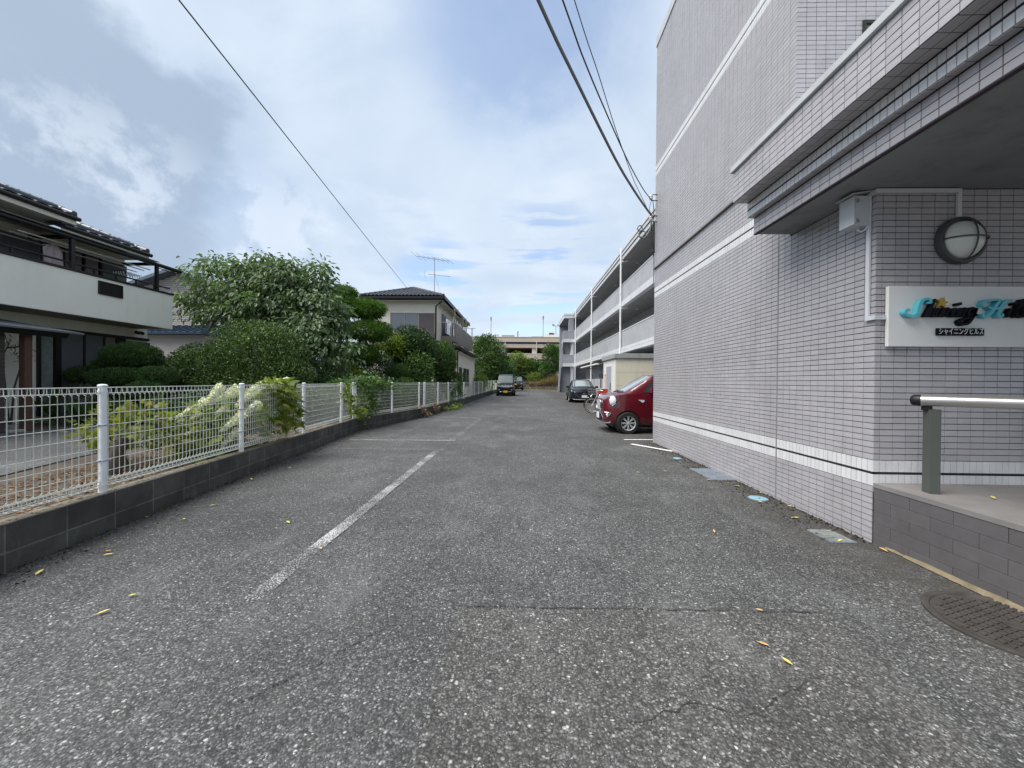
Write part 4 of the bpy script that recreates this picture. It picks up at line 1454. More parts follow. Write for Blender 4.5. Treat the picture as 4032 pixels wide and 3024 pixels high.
def bicycle(loc, rz, label, paint):
    t = thing('bicycle', label, 'bicycle', loc, 'bicycles beside the shed', rz)
    R = .335
    for x in (0, 1.06):
        w = MB()
        w.tube([(x + (R - .012) * math.cos(a), 0, R + (R - .012) * math.sin(a)) for a in np.linspace(0, 2 * math.pi, 33)[:-1]], .017, 8, closed=True)
        ty = w.build('wheel', M['tyre'], t, smooth=60, local=True)
        WL[ty.name] = WL[t.name]
        w = MB()
        w.tube([(x + (R - .036) * math.cos(a), 0, R + (R - .036) * math.sin(a)) for a in np.linspace(0, 2 * math.pi, 33)[:-1]], .013, 6, closed=True)
        w.lathe([(.022, -.03), (.022, .03)], (x, 0, R), (0, 1, 0), 10)
        for a in np.linspace(0, 2 * math.pi, 17)[:-1]:
            w.tube([(x + .02 * math.cos(a), 0, R + .02 * math.sin(a)), (x + (R - .045) * math.cos(a), 0, R + (R - .045) * math.sin(a))], .0016, 3, cap=False)
        w.build('rim', M['bike_white'], ty, smooth=60, local=True)
        f = MB()
        f.tube([(x + (R + .03) * math.cos(a), 0, R + (R + .03) * math.sin(a)) for a in np.linspace(math.radians(15), math.radians(190), 14)], .016, 5)
        f.build('mudguard', M['black'], t, smooth=60, local=True)
    f = MB()
    f.tube([(0, 0, R), (.20, 0, .72), (.24, 0, .88)], .017, 8)
    f.tube([(.21, 0, .70), (.35, 0, .50), (.58, 0, .30)], .019, 8)
    f.tube([(.58, 0, .30), (.70, 0, .80)], .016, 8)
    f.tube([(.58, 0, .30), (1.06, .05, R)], .010, 6)
    f.tube([(.67, 0, .68), (1.06, .05, R)], .009, 6)
    f.build('frame', paint, t, smooth=60, local=True)
    MB().loft([[(x, y * w, z) for y, z in ((-1, .83), (-.6, .86), (0, .87), (.6, .86), (1, .83), (0, .81))] for x, w in ((.58, .02), (.70, .05), (.82, .10))]).build('saddle', M['black'], t, smooth=50, local=True)
    MB().tube([(.38, -.26, .98), (.28, -.22, 1.0), (.24, -.08, .97), (.24, .08, .97), (.28, .22, 1.0), (.38, .26, .98)], .012, 8).build('handlebar', M['rim'], t, smooth=60, local=True)
    b = MB()
    for z in (.80, .92, 1.04):
        q = (z - .80) * .10
        b.tube([(-.12 - q, -.16 - q, z), (.16 + q, -.16 - q, z), (.16 + q, .16 + q, z), (-.12 - q, .16 + q, z)], .006, 4, closed=True)
    for i in range(5):
        for y in (-1, 1):
            x = -.12 + .28 * i / 4
            b.tube([(x, y * .16, .80), (x + (x - .02) * .2, y * .184, 1.04)], .004, 4)
    b.build('basket', M['bike_grey'], t, local=True)
    c = MB()
    c.lathe([(.09, -.01), (.09, .01)], (.58, .06, .30), (0, 1, 0), 18)
    c.tube([(.58, .08, .30), (.64, .09, .16)], .01, 6)
    c.tube([(.58, -.08, .30), (.52, -.09, .44)], .01, 6)
    c.build('crank', M['rim_dark'], t, smooth=50, local=True)
    MB().tube([(1.06, .05, R), (1.16, .12, .02)], .01, 6).build('kickstand', M['rim'], t, smooth=60, local=True)


bicycle((3.08, 16.75, 0), math.radians(6), 'pale bicycle whose front wheel stands in front of the red box', M['bike_white'])
bicycle((3.22, 17.35, 0), math.radians(10), 'dark silver bicycle just behind the pale one', M['bike_grey'])
M['red'] = mat('signal_red_panel', (.46, .045, .03), .5, var=.06)
rb = thing('red_box', 'signal red box on short legs behind the bicycles', 'box', (3.75, 18.0, 0))
MB().cbox(3.58, 4.02, 17.9, 18.2, .42, 1.03, .012).build('casing', M['red'], rb)
MB().cbox(3.57, 4.03, 17.885, 18.215, 1.032, 1.06, .006).build('lid', mat('pale_lid', (.5, .48, .45), .5), rb)
for x in (3.61, 3.99):
    for y in (17.93, 18.17):
        B(x - .02, x + .02, y - .02, y + .02, 0, .418).build('leg', M['red'], rb)
# ------------------------------------------------------------------ materials of the far buildings
def ribbed(name, col, axis_u, pu, pz, dark, rough=.5, amt=.8):
    """tile or plank grid too small to build: relief and joint colour only"""
    m, k = new_mat(name)
    pos = k.n('ShaderNodeNewGeometry').outputs['Position']
    xs = k.n('ShaderNodeSeparateXYZ', {0: pos}).outputs
    fz = k.m('FRACT', k.m('DIVIDE', xs[2], pz))
    gz_ = k.m('MULTIPLY', k.rng(fz, 0, .10, 0, 1), k.rng(fz, .90, 1.0, 1, 0))
    fu = k.m('FRACT', k.m('DIVIDE', k.m('ADD', xs[0], xs[1]) if axis_u == 2 else xs[axis_u], pu))
    gu = k.m('MULTIPLY', k.rng(fu, 0, .05, 0, 1), k.rng(fu, .95, 1.0, 1, 0))
    g = k.m('MULTIPLY', gz_, gu)
    nz = k.noise(pos, 1.1, 6.0, .6)
    cl = k.vm('SCALE', col, k.rng(nz, .25, .75, .88, 1.1))
    cl = k.mix(k.m('MULTIPLY', k.m('SUBTRACT', 1.0, g), amt), cl, c3(dark))
    st = k.noise(k.vm('MULTIPLY', pos, (1.4, 1.4, .35)), 1.3, 7.0, .65)
    cl = k.mix(k.rng(st, .5, .8, 0, .35), cl, k.vm('MULTIPLY', cl, (.55, .54, .52)))
    b = k.n('ShaderNodeBump', {'Strength': .6, 'Distance': .006, 'Height': g})
    finish(k, k.n('ShaderNodeBsdfPrincipled', {'Base Color': cl, 'Roughness': rough, 'Normal': b.outputs[0]}).outputs[0])
    return m


M['gal_tile'] = ribbed('gallery_grey_tile', (.40, .405, .42), 1, .10, .05, (.16, .16, .18), amt=.6)
M['gal_white'] = mat('gallery_white_band', (.60, .61, .63), .5, var=.08, vs=2, dirt=.25)
M['gal_cap'] = mat('gallery_parapet_cap', (.58, .595, .62), .5, var=.05)
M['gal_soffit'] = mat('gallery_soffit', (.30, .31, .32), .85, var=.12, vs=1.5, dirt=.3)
M['gal_wall'] = mat('gallery_back_wall', (.38, .385, .39), .8, var=.12, vs=1.5, dirt=.35)
M['gal_door'] = mat('gallery_flat_door', (.085, .085, .09), .5)
M['pipe'] = mat('white_downpipe', (.74, .75, .76), .45, var=.06, dirt=.15)
M['tower'] = ribbed('tower_grey_tile', (.30, .31, .345), 0, .05, 5.0, (.15, .15, .17), amt=.55)
M['tower_dark'] = mat('tower_recess_wall', (.20, .215, .24), .75, var=.1, vs=1.2, dirt=.25)

# ------------------------------------------------------------------ gallery apartment block
GX = 5.9
gal = thing('gallery_block', 'three-storey grey apartment block with open galleries behind the cream shed', 'building', (GX, 26, 0))
YA, YB = 8.9, 43.45


def long_box(x0, x1, z0, z1, name, mt, label=None):
    return B(x0, x1, YA, YB, z0, z1).build(name, M[mt], gal, label=label)


for (z0, z1) in ((6.12, 7.06), (3.40, 4.34)):
    for a, c in ((YA, 13.05), (13.07, 22.55), (22.57, 31.9), (31.92, 41.35), (41.37, YB)):
        B(GX, GX + .15, a, c, z0, z1).build('parapet', M['gal_tile'], gal)
    long_box(GX - .02, GX + .17, z1 + .002, z1 + .045, 'parapet_cap', 'gal_cap')
    b = MB()
    b.box(GX - .03, GX + .20, YA, YB, z0 - .155, z0 - .003)
    b.box(GX - .045, GX + .20, YA, YB, z0 - .33, z0 - .172)
    b.build('white_band', M['gal_white'], gal)
    long_box(GX - .02, GX + .18, z0 - .171, z0 - .156, 'band_line', 'line')
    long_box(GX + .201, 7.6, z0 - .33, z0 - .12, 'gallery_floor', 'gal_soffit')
b = MB()
b.box(GX - .10, 14, YA, YB + .1, 8.98, 9.15)
b.box(GX - .06, 14, YA, YB + .05, 8.78, 8.975)
b.box(GX - .02, 14, YA, YB, 8.56, 8.775)
b.build('roof_slab', M['gal_white'], gal)
b = MB()
for z in (8.776, 8.976):
    b.box(GX - .065, GX + .02, YA, YB, z - .004, z + .004)
b.build('roof_line', M['line'], gal)
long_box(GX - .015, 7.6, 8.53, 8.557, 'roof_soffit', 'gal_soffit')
B(7.6, 14, YA, YB, 0, 8.55).build('back_wall', M['gal_wall'], gal)
for z in (0.1, 3.29, 6.01):
    for i, y in enumerate(np.arange(11.5, 43, 5.2)):
        d_ = MB().cbox(7.56, 7.6, y, y + .85, z, z + 2.0, .005).build('flat_door', M['gal_door'], gal)
        WL[d_.name] = WL[gal.name]
        B(7.545, 7.559, y + .08, y + .11, z + .95, z + 1.1).build('handle', M['clamp'], d_)
        w_ = B(7.57, 7.6, y + 1.5, y + 2.9, z + 1.0, z + 2.0).build('window', M['gal_cap'], gal)
        WL[w_.name] = WL[gal.name]
        B(7.562, 7.5695, y + 1.55, y + 2.85, z + 1.05, z + 1.95).build('pane', M['carglass'], w_)
        MB().cbox(7.45, 7.6, y + 3.4, y + 3.8, z + .9, z + 1.6, .01).build('meter_cupboard', M['gal_soffit'], gal)
        MB().lathe([(.09, 0), (.08, .05), (0, .06)], (6.8, y + 1.0, z + 2.42), (0, 0, -1), 14).build('ceiling_lamp', M['gal_cap'], gal)
for y in (13.4, 22.81, 32.17, 41.6):
    g = gz(y)
    pi = MB().tube([(GX - .09, y, g + .05), (GX - .09, y, 9.22)], .055, 12).build('downpipe', M['pipe'], gal, smooth=60)
    WL[pi.name] = WL[gal.name]
    for z in (8.46, 5.70, 2.98):
        b = MB().tube([(GX - .09, y, z), (GX + .18, y - .05, z), (GX + .30, y - .05, z + .05)], [.045, .045, .06], 10)
        b.build('elbow', M['pipe'], pi, smooth=60)
    b = MB()
    for z in (8.3, 6.5, 5.4, 3.8, 2.4):
        b.lathe([(.066, 0), (.066, .05)], (GX - .09, y, z), (0, 0, 1), 12)
    b.build('bracket', M['gal_cap'], pi)
B(GX + .2, GX + .32, 20.3, 41.0, 0, 1.62).build('ground_floor_wall', M['gal_wall'], gal)
for y in (26.5, 30.0, 34.0, 38.0):
    w_ = B(7.2, 7.24, y, y + 1.7, 1.0, 2.2).build('window', M['gal_cap'], gal)
    WL[w_.name] = WL[gal.name]
    for a in (0, .85):
        B(7.19, 7.1995, y + .05 + a, y + .8 + a, 1.06, 2.14).build('pane', M['carglass'], w_)
B(7.24, 7.6, YA, YB, 0, 2.9).build('ground_back_wall', M['gal_wall'], gal)
# stair tower at the far end
b = MB()
TY = 43.5
b.box(4.78, 8, TY, 50.2, 8.90, 9.07)
b.box(4.80, 8, TY + .04, 50.2, 8.55, 8.895)
b.build('stair_roof', M['gal_white'], gal)
B(4.82, 8, TY + .06, 50.1, 8.53, 8.548).build('stair_soffit', M['gal_soffit'], gal)
B(5.31, 5.87, TY + .1, TY + .5, 7.08, 8.53).build('stair_pier', M['tower'], gal)
for z0, z1, xl in ((6.2, 7.07, 4.74), (3.46, 4.40, 4.70)):
    B(xl, 5.895, TY, TY + .16, z0, z1).build('stair_parapet', M['tower'], gal)
    B(xl - .02, 5.90, TY - .02, TY + .18, z1 + .002, z1 + .04).build('parapet_cap', M['gal_cap'], gal)
    b = MB()
    b.box(xl - .03, 5.90, TY - .03, TY + 1.5, z0 - .15, z0 - .003)
    b.box(xl - .05, 5.90, TY - .05, TY + 1.5, z0 - .36, z0 - .165)
    b.build('white_band', M['gal_white'], gal)
B(4.66, 5.60, TY + .5, TY + .7, 4.44, 5.83).build('recess_wall', M['tower_dark'], gal)
B(4.40, 5.60, TY + .5, TY + .7, .2, 3.09).build('recess_wall', M['tower_dark'], gal)
for z0, z1 in ((4.44, 5.83), (.2, 3.09)):
    MB().prism([(5.50, TY + .1, z0), (5.88, TY + .1, z0), (5.88, TY + .1, z1), (5.72, TY + .1, z1)], (0, .3, 0)).build('pilaster', M['gal_white'], gal)
side = [(4.17, .15), (4.30, .15), (4.50, 2.84), (4.60, 3.1), (4.70, 4.42), (4.67, 5.45), (4.72, 5.8), (4.76, 7.0), (4.71, 7.07), (4.64, 5.8), (4.42, 4.2), (4.33, 2.8)]
MB().prism([(x, TY + .03, z) for x, z in side], (0, .55, 0)).build('stair_flank', M['tower'], gal)
B(4.9, 8, 49.6, 50.0, .2, 8.5).build('stair_back_wall', M['tower'], gal)
B(6.2, 8, 44.2, 49.6, .2, 8.5).build('stair_core', M['tower_dark'], gal)

# ------------------------------------------------------------------ cream shed, its door and sign, and the bike shelter
M['cream'] = mat('cream_render', (.66, .62, .50), .85, var=.06, vs=1.6, bump=.25, bs=120, dirt=.22)
M['offwhite'] = mat('offwhite_render', (.66, .65, .63), .8, var=.06, vs=2, dirt=.25)
M['shed_roof'] = mat('grey_shed_fascia', (.30, .32, .325), .7, var=.1, vs=2, dirt=.4)
M['greydoor'] = mat('blue_grey_steel_door', (.33, .36, .40), .5, var=.05, vs=4)
sh = thing('store_shed', 'flat-roofed cream shed with a grey side door below the galleries', 'shed', (4.2, 17.23, 0))
B(4.2, 7.1, 17.24, 19.75, 0, 2.42).build('side_wall', M['offwhite'], sh)
B(4.203, 7.1, 17.225, 17.238, 0, 2.42).build('front_wall', M['cream'], sh)
b = MB()
for z in (.6, 1.2, 1.8):
    b.box(4.21, 7.1, 17.222, 17.2265, z - .006, z + .006)
b.build('board_line', mat('cream_joint', (.45, .42, .33), .9), sh)
MB().cbox(4.12, 7.2, 17.15, 19.83, 2.422, 2.63, .01).build('roof_slab', M['shed_roof'], sh)
dr = MB().cbox(4.172, 4.20, 17.94, 18.98, .05, 2.10, .004).build('door', M['greydoor'], sh)
WL[dr.name] = WL[sh.name]
B(4.150, 4.1715, 18.02, 18.06, 1.0, 1.32).build('handle', M['black'], dr)
b = MB()
for a in ((17.89, 17.937, 0, 2.15), (18.983, 19.03, 0, 2.15), (17.937, 18.983, 2.103, 2.15)):
    b.box(4.18, 4.2, *a)
b.build('door_frame', M['offwhite'], dr)
st = thing('notice_sign', 'narrow orange and white notice strip left of the shed door', 'sign', (4.19, 19.3, 1.4))
B(4.185, 4.199, 19.16, 19.44, 1.0, 1.75).build('panel', mat('orange_panel', (.62, .25, .12), .6), st)
b = MB()
for i in range(6):
    b.box(4.1835, 4.1855, 19.20, 19.40, 1.08 + i * .10, 1.14 + i * .10)
b.build('lettering', M['letter_white'], st)
bs_ = thing('bike_shelter', 'low sheet-roofed bicycle shelter behind the cream shed', 'shelter', (4.9, 23.5, 0))
MB().prism([(4.04, 20.4, 2.30), (5.75, 20.4, 2.62), (5.75, 20.4, 2.65), (4.04, 20.4, 2.335)], (0, 5.6, 0)).build('roof', M['shed_roof'], bs_)
MB().tube([(4.03, 20.35, 2.31), (4.03, 26.0, 2.31)], .05, 8).build('gutter', M['offwhite'], bs_, smooth=60)
for y in (20.8, 23.2, 25.7):
    MB().tube([(5.3, y, 0), (5.3, y, 2.5)], .04, 8).build('post', M['clamp'], bs_, smooth=60)
    MB().tube([(5.3, y, 2.2), (4.2, y, 2.29)], .025, 6).build('arm', M['clamp'], bs_, smooth=60)

# ------------------------------------------------------------------ Japanese wave tiles
def wave_tile(w, l, U, V, amp=.065):
    """one S-shaped clay tile; U along the eave, V up the slope"""
    U, V = Vector(U).normalized(), Vector(V).normalized()
    N = U.cross(V)
    if N.z < 0:
        N = -N
    us = np.linspace(0, 1, 7)
    hs = [amp * math.sqrt(max(0, math.sin(math.pi * u))) for u in us]
    vs = []
    for (v, lift, th) in ((0, .026, 0), (l * 1.06, 0, 0), (0, .026, -.022)):
        for u, h in zip(us, hs):
            vs.append(U * (u * w) + V * v + N * (h + lift + th))
    fs = []
    for i in range(6):
        fs.append([i, i + 1, 8 + i, 7 + i])
        fs.append([14 + i, 15 + i, i + 1, i])
    return vs, fs


def lay_tiles(parent, O, U, V, w, l, nu, nv, mt, inside=None, solo=300, name='roof_tile', amp=.065):
    vs, fs = wave_tile(w, l, U, V, amp)
    me = MB().add(vs, fs).mesh(name, mt, smooth=50)
    Un, Vn = Vector(U).normalized(), Vector(V).normalized()
    rest = MB()
    cnt = 0
    for j in range(nv):
        for i in range(nu):
            q = Vector(O) + Un * (w * i) + Vn * (l * j)
            if inside and not inside((i + .5) * w, (j + .5) * l):
                continue
            if cnt < solo:
                inst(name, me, q, parent)
                cnt += 1
            else:
                rest.add([v + q for v in vs], fs)
    if rest.v:
        rest.build('tile_bed', mt, parent, smooth=50, kind='stuff')


M['kawara'] = mat('smoked_blue_grey_roof_tile', (.105, .118, .135), .38, var=.2, vs=2.5, tint=.16, spec=.5)
M['kawara2'] = mat('charcoal_roof_tile', (.060, .064, .072), .45, var=.2, vs=2.5, tint=.18, spec=.5)
M['stucco'] = mat('pale_cream_stucco', (.77, .765, .70), .85, var=.05, vs=.9, bump=.25, bs=70, dirt=.12)
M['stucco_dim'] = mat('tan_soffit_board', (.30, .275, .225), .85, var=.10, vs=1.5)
M['eave'] = mat('cream_eave_board', (.60, .585, .51), .8, var=.06, vs=2)
M['bronze'] = mat('dark_bronze_aluminium', (.022, .021, .023), .42, metal=.4, var=.1)
M['shutter'] = mat('grey_storm_shutter', (.105, .115, .130), .5, var=.08, vs=4)
M['shutter2'] = mat('purple_brown_shutter', (.085, .072, .080), .5, var=.08, vs=4)
M['brownwood'] = mat('reddish_brown_post', (.085, .044, .032), .7, var=.2, vs=14)
M['brick'] = mat('dark_brown_brick', (.052, .040, .038), .8, var=.25, vs=6, tint=.2)
M['curtain'] = mat('mauve_curtain', (.24, .20, .22), .9, var=.15, vs=12)
M['curtain_g'] = mat('pale_lace_curtain', (.21, .245, .235), .9, var=.25, vs=9)
M['roomglass'] = glass_mat('room_glass', (.06, .068, .07), .03)
M['poleshine'] = mat('laundry_pole_steel', (.62, .63, .62), .3, metal=.5)

# ------------------------------------------------------------------ near house on the left
HX, HW = -10.6, -11.7
h1 = thing('near_house', 'cream two-storey house with long solid balcony and grey wave-tile roof', 'house', (HX, 9, .2))
B(-19, HW, 2.0, 11.76, .1, 2.9).build('ground_floor_wall', M['stucco'], h1)
B(-19, HW, 2.0, 11.07, 2.9, 5.05).build('upper_wall', M['stucco'], h1)
bal = B(HX - .12, HX, 2.0, 11.44, 2.84, 3.86).build('balcony_wall', M['stucco'], h1)
WL[bal.name] = WL[h1.name]
B(HW + .002, HX - .122, 11.32, 11.44, 2.84, 3.86).build('balcony_end_wall', M['stucco'], h1)
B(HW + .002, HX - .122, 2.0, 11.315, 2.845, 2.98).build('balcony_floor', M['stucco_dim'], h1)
MB().cbox(HX - .16, HX + .03, 2.0, 11.47, 3.863, 3.915, .006).build('balcony_cap', M['bronze'], h1)
# vent opening in the balcony wall
vt = B(HX - .02, HX + .012, 9.40, 9.945, 3.46, 3.775).build('vent_opening', M['dark'], bal)
b = MB()
for a in ((9.38, 9.41, 3.45, 3.785), (9.935, 9.965, 3.45, 3.785), (9.41, 9.935, 3.76, 3.785), (9.41, 9.935, 3.45, 3.475)):
    b.box(HX + .001, HX + .03, *a)
for i in range(5):
    b.box(HX + .0125, HX + .018, 9.42, 9.93, 3.49 + i * .055, 3.505 + i * .055)
b.build('vent_frame', M['bronze'], bal)
rl = MB().tube([(HX - .05, 2.0, 4.06), (HX - .05, 11.40, 4.06)], .022, 8).build('balcony_rail', M['bronze'], h1, smooth=60)
WL[rl.name] = WL[h1.name]
for y in np.arange(3.1, 11.4, .52):
    MB().obox((HX - .05, y, 3.98), (.014, 0, 0), (0, .014, 0), (0, 0, .07)).build('baluster', M['bronze'], rl)
for y in (6.7, 8.87, 10.99):
    MB().obox((HX - .06, y, 4.27), (.036, 0, 0), (0, .036, 0), (0, 0, .357)).build('balcony_post', M['bronze'], h1)
MB().tube([(HX - .06, 2.0, 4.67), (HX - .06, 11.78, 4.67)], .055, 10).build('balcony_beam', M['bronze'], h1, smooth=60)
for y in (6.7, 8.87, 10.99):
    B(HW, HX - .11, y - .03, y + .03, 4.64, 4.72).build('balcony_rafter', M['bronze'], h1)
MB().prism([(HW + .01, 2.0, 4.86), (HX + .02, 2.0, 4.73), (HX + .02, 2.0, 4.745), (HW + .01, 2.0, 4.88)], (0, 9.0, 0)).build('balcony_canopy', mat('smoky_polycarbonate', (.12, .125, .12), .3), h1)
MB().tube([(HX - .10, 11.0, 4.60), (HX - .02, 11.5, 4.55), (HX - .05, 11.75, 4.63)], .012, 6).build('drain_hose', M['bronze'], h1, smooth=60)
# upper windows, shutters
for (y0, y1, z0, z1, nm, mt) in ((6.0, 9.02, 3.0, 4.62, 'storm_shutter', 'shutter'), (10.40, 11.05, 3.0, 4.62, 'storm_shutter', 'shutter')):
    MB().cbox(HW + .002, HW + .09, y0, y1, z0, z1, .008).build(nm, M[mt], h1)
wf = MB()
for a in ((9.03, 9.075, 3.0, 4.66), (9.49, 9.53, 3.0, 4.62), (9.95, 9.99, 3.0, 4.62), (10.355, 10.395, 3.0, 4.66)):
    wf.box(HW + .002, HW + .07, *a)
wf.box(HW + .002, HW + .072, 9.075, 10.355, 4.62, 4.66)
wo_ = wf.build('window', M['bronze'], h1)
WL[wo_.name] = WL[h1.name]
for y0, y1, mt in ((9.076, 9.489, 'curtain'), (9.531, 9.949, 'curtain'), (9.991, 10.354, 'curtain')):
    n = 14
    vs = []
    for i in range(n + 1):
        y = y0 + (y1 - y0) * i / n
        o = .012 * math.sin(i * 2.1)
        vs += [(HW + .022 + o, y, 3.0), (HW + .022 + o, y, 4.62)]
    MB().add(vs, [[2 * i, 2 * i + 2, 2 * i + 3, 2 * i + 1] for i in range(n)]).build('curtain', M[mt], wo_)
# laundry poles and washing
for x, z in ((HX - .22, 4.50), (HX - .40, 4.48), (HX - .62, 4.44)):
    lp = thing('laundry_pole', {0: 'outermost', 1: 'middle', 2: 'innermost'}[[HX - .22, HX - .40, HX - .62].index(x)] + ' pale steel laundry pole over the near house balcony', 'pole', (x, 9, z), 'laundry poles on the balcony')
    MB().tube([(x, 8.0, z), (x, 10.95, z)], .015, 8).build('pole', M['poleshine'], lp, smooth=60)
M['shirt'] = mat('pale_pink_cotton', (.40, .345, .35), .95, var=.12, vs=9)
cl_ = thing('hanging_shirt', 'pale pinkish shirt hanging from a pole on the near house balcony', 'shirt', (HX - .40, 9.0, 4.4))
b = MB()
rows = []
for i, z in enumerate(np.linspace(4.44, 3.7, 8)):
    row = []
    for j in range(11):
        u = j / 10 - .5
        wd = .20 if i == 0 else .42
        row.append((HX - .40 + .03 * math.sin(j * 1.7 + i * .4), 8.78 + u * wd, z))
    rows += row
b.add(rows, [[i * 11 + j, i * 11 + j + 1, (i + 1) * 11 + j + 1, (i + 1) * 11 + j] for i in range(7) for j in range(10)])
b.build('cloth', M['shirt'], cl_, smooth=80)
MB().tube([(HX - .40, 8.58, 4.40), (HX - .40, 8.78, 4.46), (HX - .40, 8.98, 4.40)], .006, 5).build('hanger', M['poleshine'], cl_)
pg = thing('peg_hanger', 'small square peg hanger hung at the end of the balcony poles', 'hanger', (HX - .40, 10.45, 4.3))
b = MB()
for i in range(5):
    b.tube([(HX - .55 + i * .07, 10.2, 4.28), (HX - .55 + i * .07, 10.75, 4.26)], .006, 4)
for y in (10.2, 10.47, 10.75):
    b.tube([(HX - .55, y, 4.27), (HX - .27, y, 4.27)], .006, 4)
b.tube([(HX - .41, 10.47, 4.27), (HX - .41, 10.47, 4.47)], .004, 4)
b.build('frame', M['bronze'], pg)
b = MB()
for i in range(5):
    for j in range(4):
        b.box(HX - .555 + i * .07, HX - .545 + i * .07, 10.24 + j * .15, 10.255 + j * .15, 4.20, 4.26)
b.build('peg', M['poleshine'], pg)

# roofs of the near house (two levels)
def eave_roof(y0, y1, xe, ze, tag_):
    sl = math.radians(21)
    V = Vector((-math.cos(sl), 0, math.sin(sl)))
    N = Vector((math.sin(sl), 0, math.cos(sl)))
    a = Vector((xe, y0, ze))
    L = 5.5
    P = [a, a + V * L, a + V * L - N * .10, a - N * .10]
    rf = MB().prism(P, (0, y1 - y0, 0)).build('roof', M['bronze'], h1)
    WL[rf.name] = WL[h1.name]
    nu = int((y1 - y0) / .27)
    lay_tiles(rf, a + Vector((0, 0, 0)) + N * .002, (0, 1, 0), V, (y1 - y0) / nu, .235, nu, 8, M['kawara'], solo=150, amp=.036)
    # verge tiles and their end cap
    b = MB()
    for j in range(12):
        q = a + V * (.30 * j) + Vector((0, y1 - y0 - .09, 0)) + N * .055
        b.tube([q, q + V * .31], [.075, .062], 8)
    b.build('verge_tile', M['kawara'], rf, smooth=50)
    for j in range(int((y1 - y0) / .6)):
        q = a + V * .42 + N * .075 + Vector((0, .3 + j * .6, 0))
        MB().tube([q, q + Vector((0, .585, 0))], [.052, .045], 8).build('ridge_tile', M['kawara'], rf, smooth=50)
    MB().tube([(xe + .035, y0, ze - .05), (xe + .035, y1 + .02, ze - .05)], .055, 8).build('gutter', M['bronze'], h1, smooth=60)
    B(HW, xe + .01, y0, y1 - .05, ze - .205, ze - .185).build('eave_board', M['eave'], h1)
    B(xe - .03, xe + .004, y0, y1 - .02, ze - .20, ze - .10).build('fascia', M['eave'], h1)


eave_roof(2.0, 9.27, -11.0, 5.30, 'upper')
eave_roof(8.95, 11.12, -11.0, 5.02, 'lower')
# ground floor openings
gf = [(9.0, 9.05, 'bronze'), (9.33, 9.46, 'bronze'), (9.955, 10.0, 'bronze'), (10.44, 10.49, 'bronze'), (10.79, 11.04, 'bronze')]
b = MB()
for y0, y1_, _ in gf:
    b.box(HW + .002, HW + .07, y0, y1_, .4, 2.50)
b.box(HW + .002, HW + .072, 8.9, 11.76, 2.502, 2.58)
fr_ = b.build('window', M['bronze'], h1)
WL[fr_.name] = WL[h1.name]
n = 16
vs = []
for i in range(n + 1):
    y = 9.051 + .278 * i / n
    o = .015 * math.sin(i * 1.5)
    vs += [(HW + .026 + o, y, .4), (HW + .026 + o, y, 2.5)]
MB().add(vs, [[2 * i, 2 * i + 2, 2 * i + 3, 2 * i + 1] for i in range(n)]).build('curtain', M['curtain_g'], fr_)
for y0, y1_ in ((9.462, 9.953), (10.002, 10.438)):
    MB().cbox(HW + .004, HW + .055, y0, y1_, .4, 2.50, .004).build('storm_shutter', M['shutter'], h1)
B(HW + .004, HW + .03, 10.492, 10.788, .4, 2.5).build('pane', mat('tan_blind', (.20, .19, .15), .6, var=.2, vs=9), fr_)
MB().cbox(HW + .004, HW + .10, 11.042, 11.755, .4, 2.45, .005).build('storm_shutter', M['shutter2'], h1)
B(HW - .02, HW + .055, 11.82, 12.5, .2, 1.95).build('side_shed', M['brownwood'], h1)
b = MB().lathe([(.05, 0), (.05, .1), (.04, .12)], (HW + .2, 11.2, 2.72), (1, .3, -.3), 10).lathe([(.05, 0), (.05, .1), (.04, .12)], (HW + .2, 11.35, 2.72), (1, -.3, -.3), 10)
b.build('flood_lamp', M['black'], h1, smooth=50)
# entrance porch of the house
MB().prism([(-9.62, 4.0, 2.32), (-11.7, 4.0, 2.66), (-11.7, 4.0, 2.60), (-9.62, 4.0, 2.285)], (0, 4.25, 0)).build('porch_roof', M['shutter'], h1)
MB().prism([(-9.65, 4.0, 2.283), (-11.7, 4.0, 2.598), (-11.7, 4.0, 2.42), (-9.72, 4.0, 2.18)], (0, 4.0, 0)).build('porch_beam', M['bronze'], h1)
B(-9.97, -9.85, 7.40, 7.52, .2, 2.20).build('porch_post', M['brownwood'], h1)
pil = B(-10.25, -9.88, 6.75, 7.12, .2, 2.2).build('brick_pillar', mat('grey_brick_mortar', (.085, .08, .078), .95), h1)
WL[pil.name] = WL[h1.name]
for r in range(26):
    z = .21 + r * .076
    off = .0 if r % 2 else .095
    for i in range(3):
        x0 = -10.255 + max(0, i * .19 - off)
        x1 = -10.255 + min(.38, (i + 1) * .19 - off)
        if x1 - x0 > .03:
            B(x0 + .004, x1 - .004, 6.742, 6.7495, z, z + .066).build('brick', M['brick'], pil)
        y0, y1_ = 6.745 + max(0, i * .19 - off), 6.745 + min(.38, (i + 1) * .19 - off)
        if y1_ - y0 > .03:
            B(-9.879, -9.868, y0 + .004, y1_ - .004, z, z + .066).build('brick', M['brick'], pil)

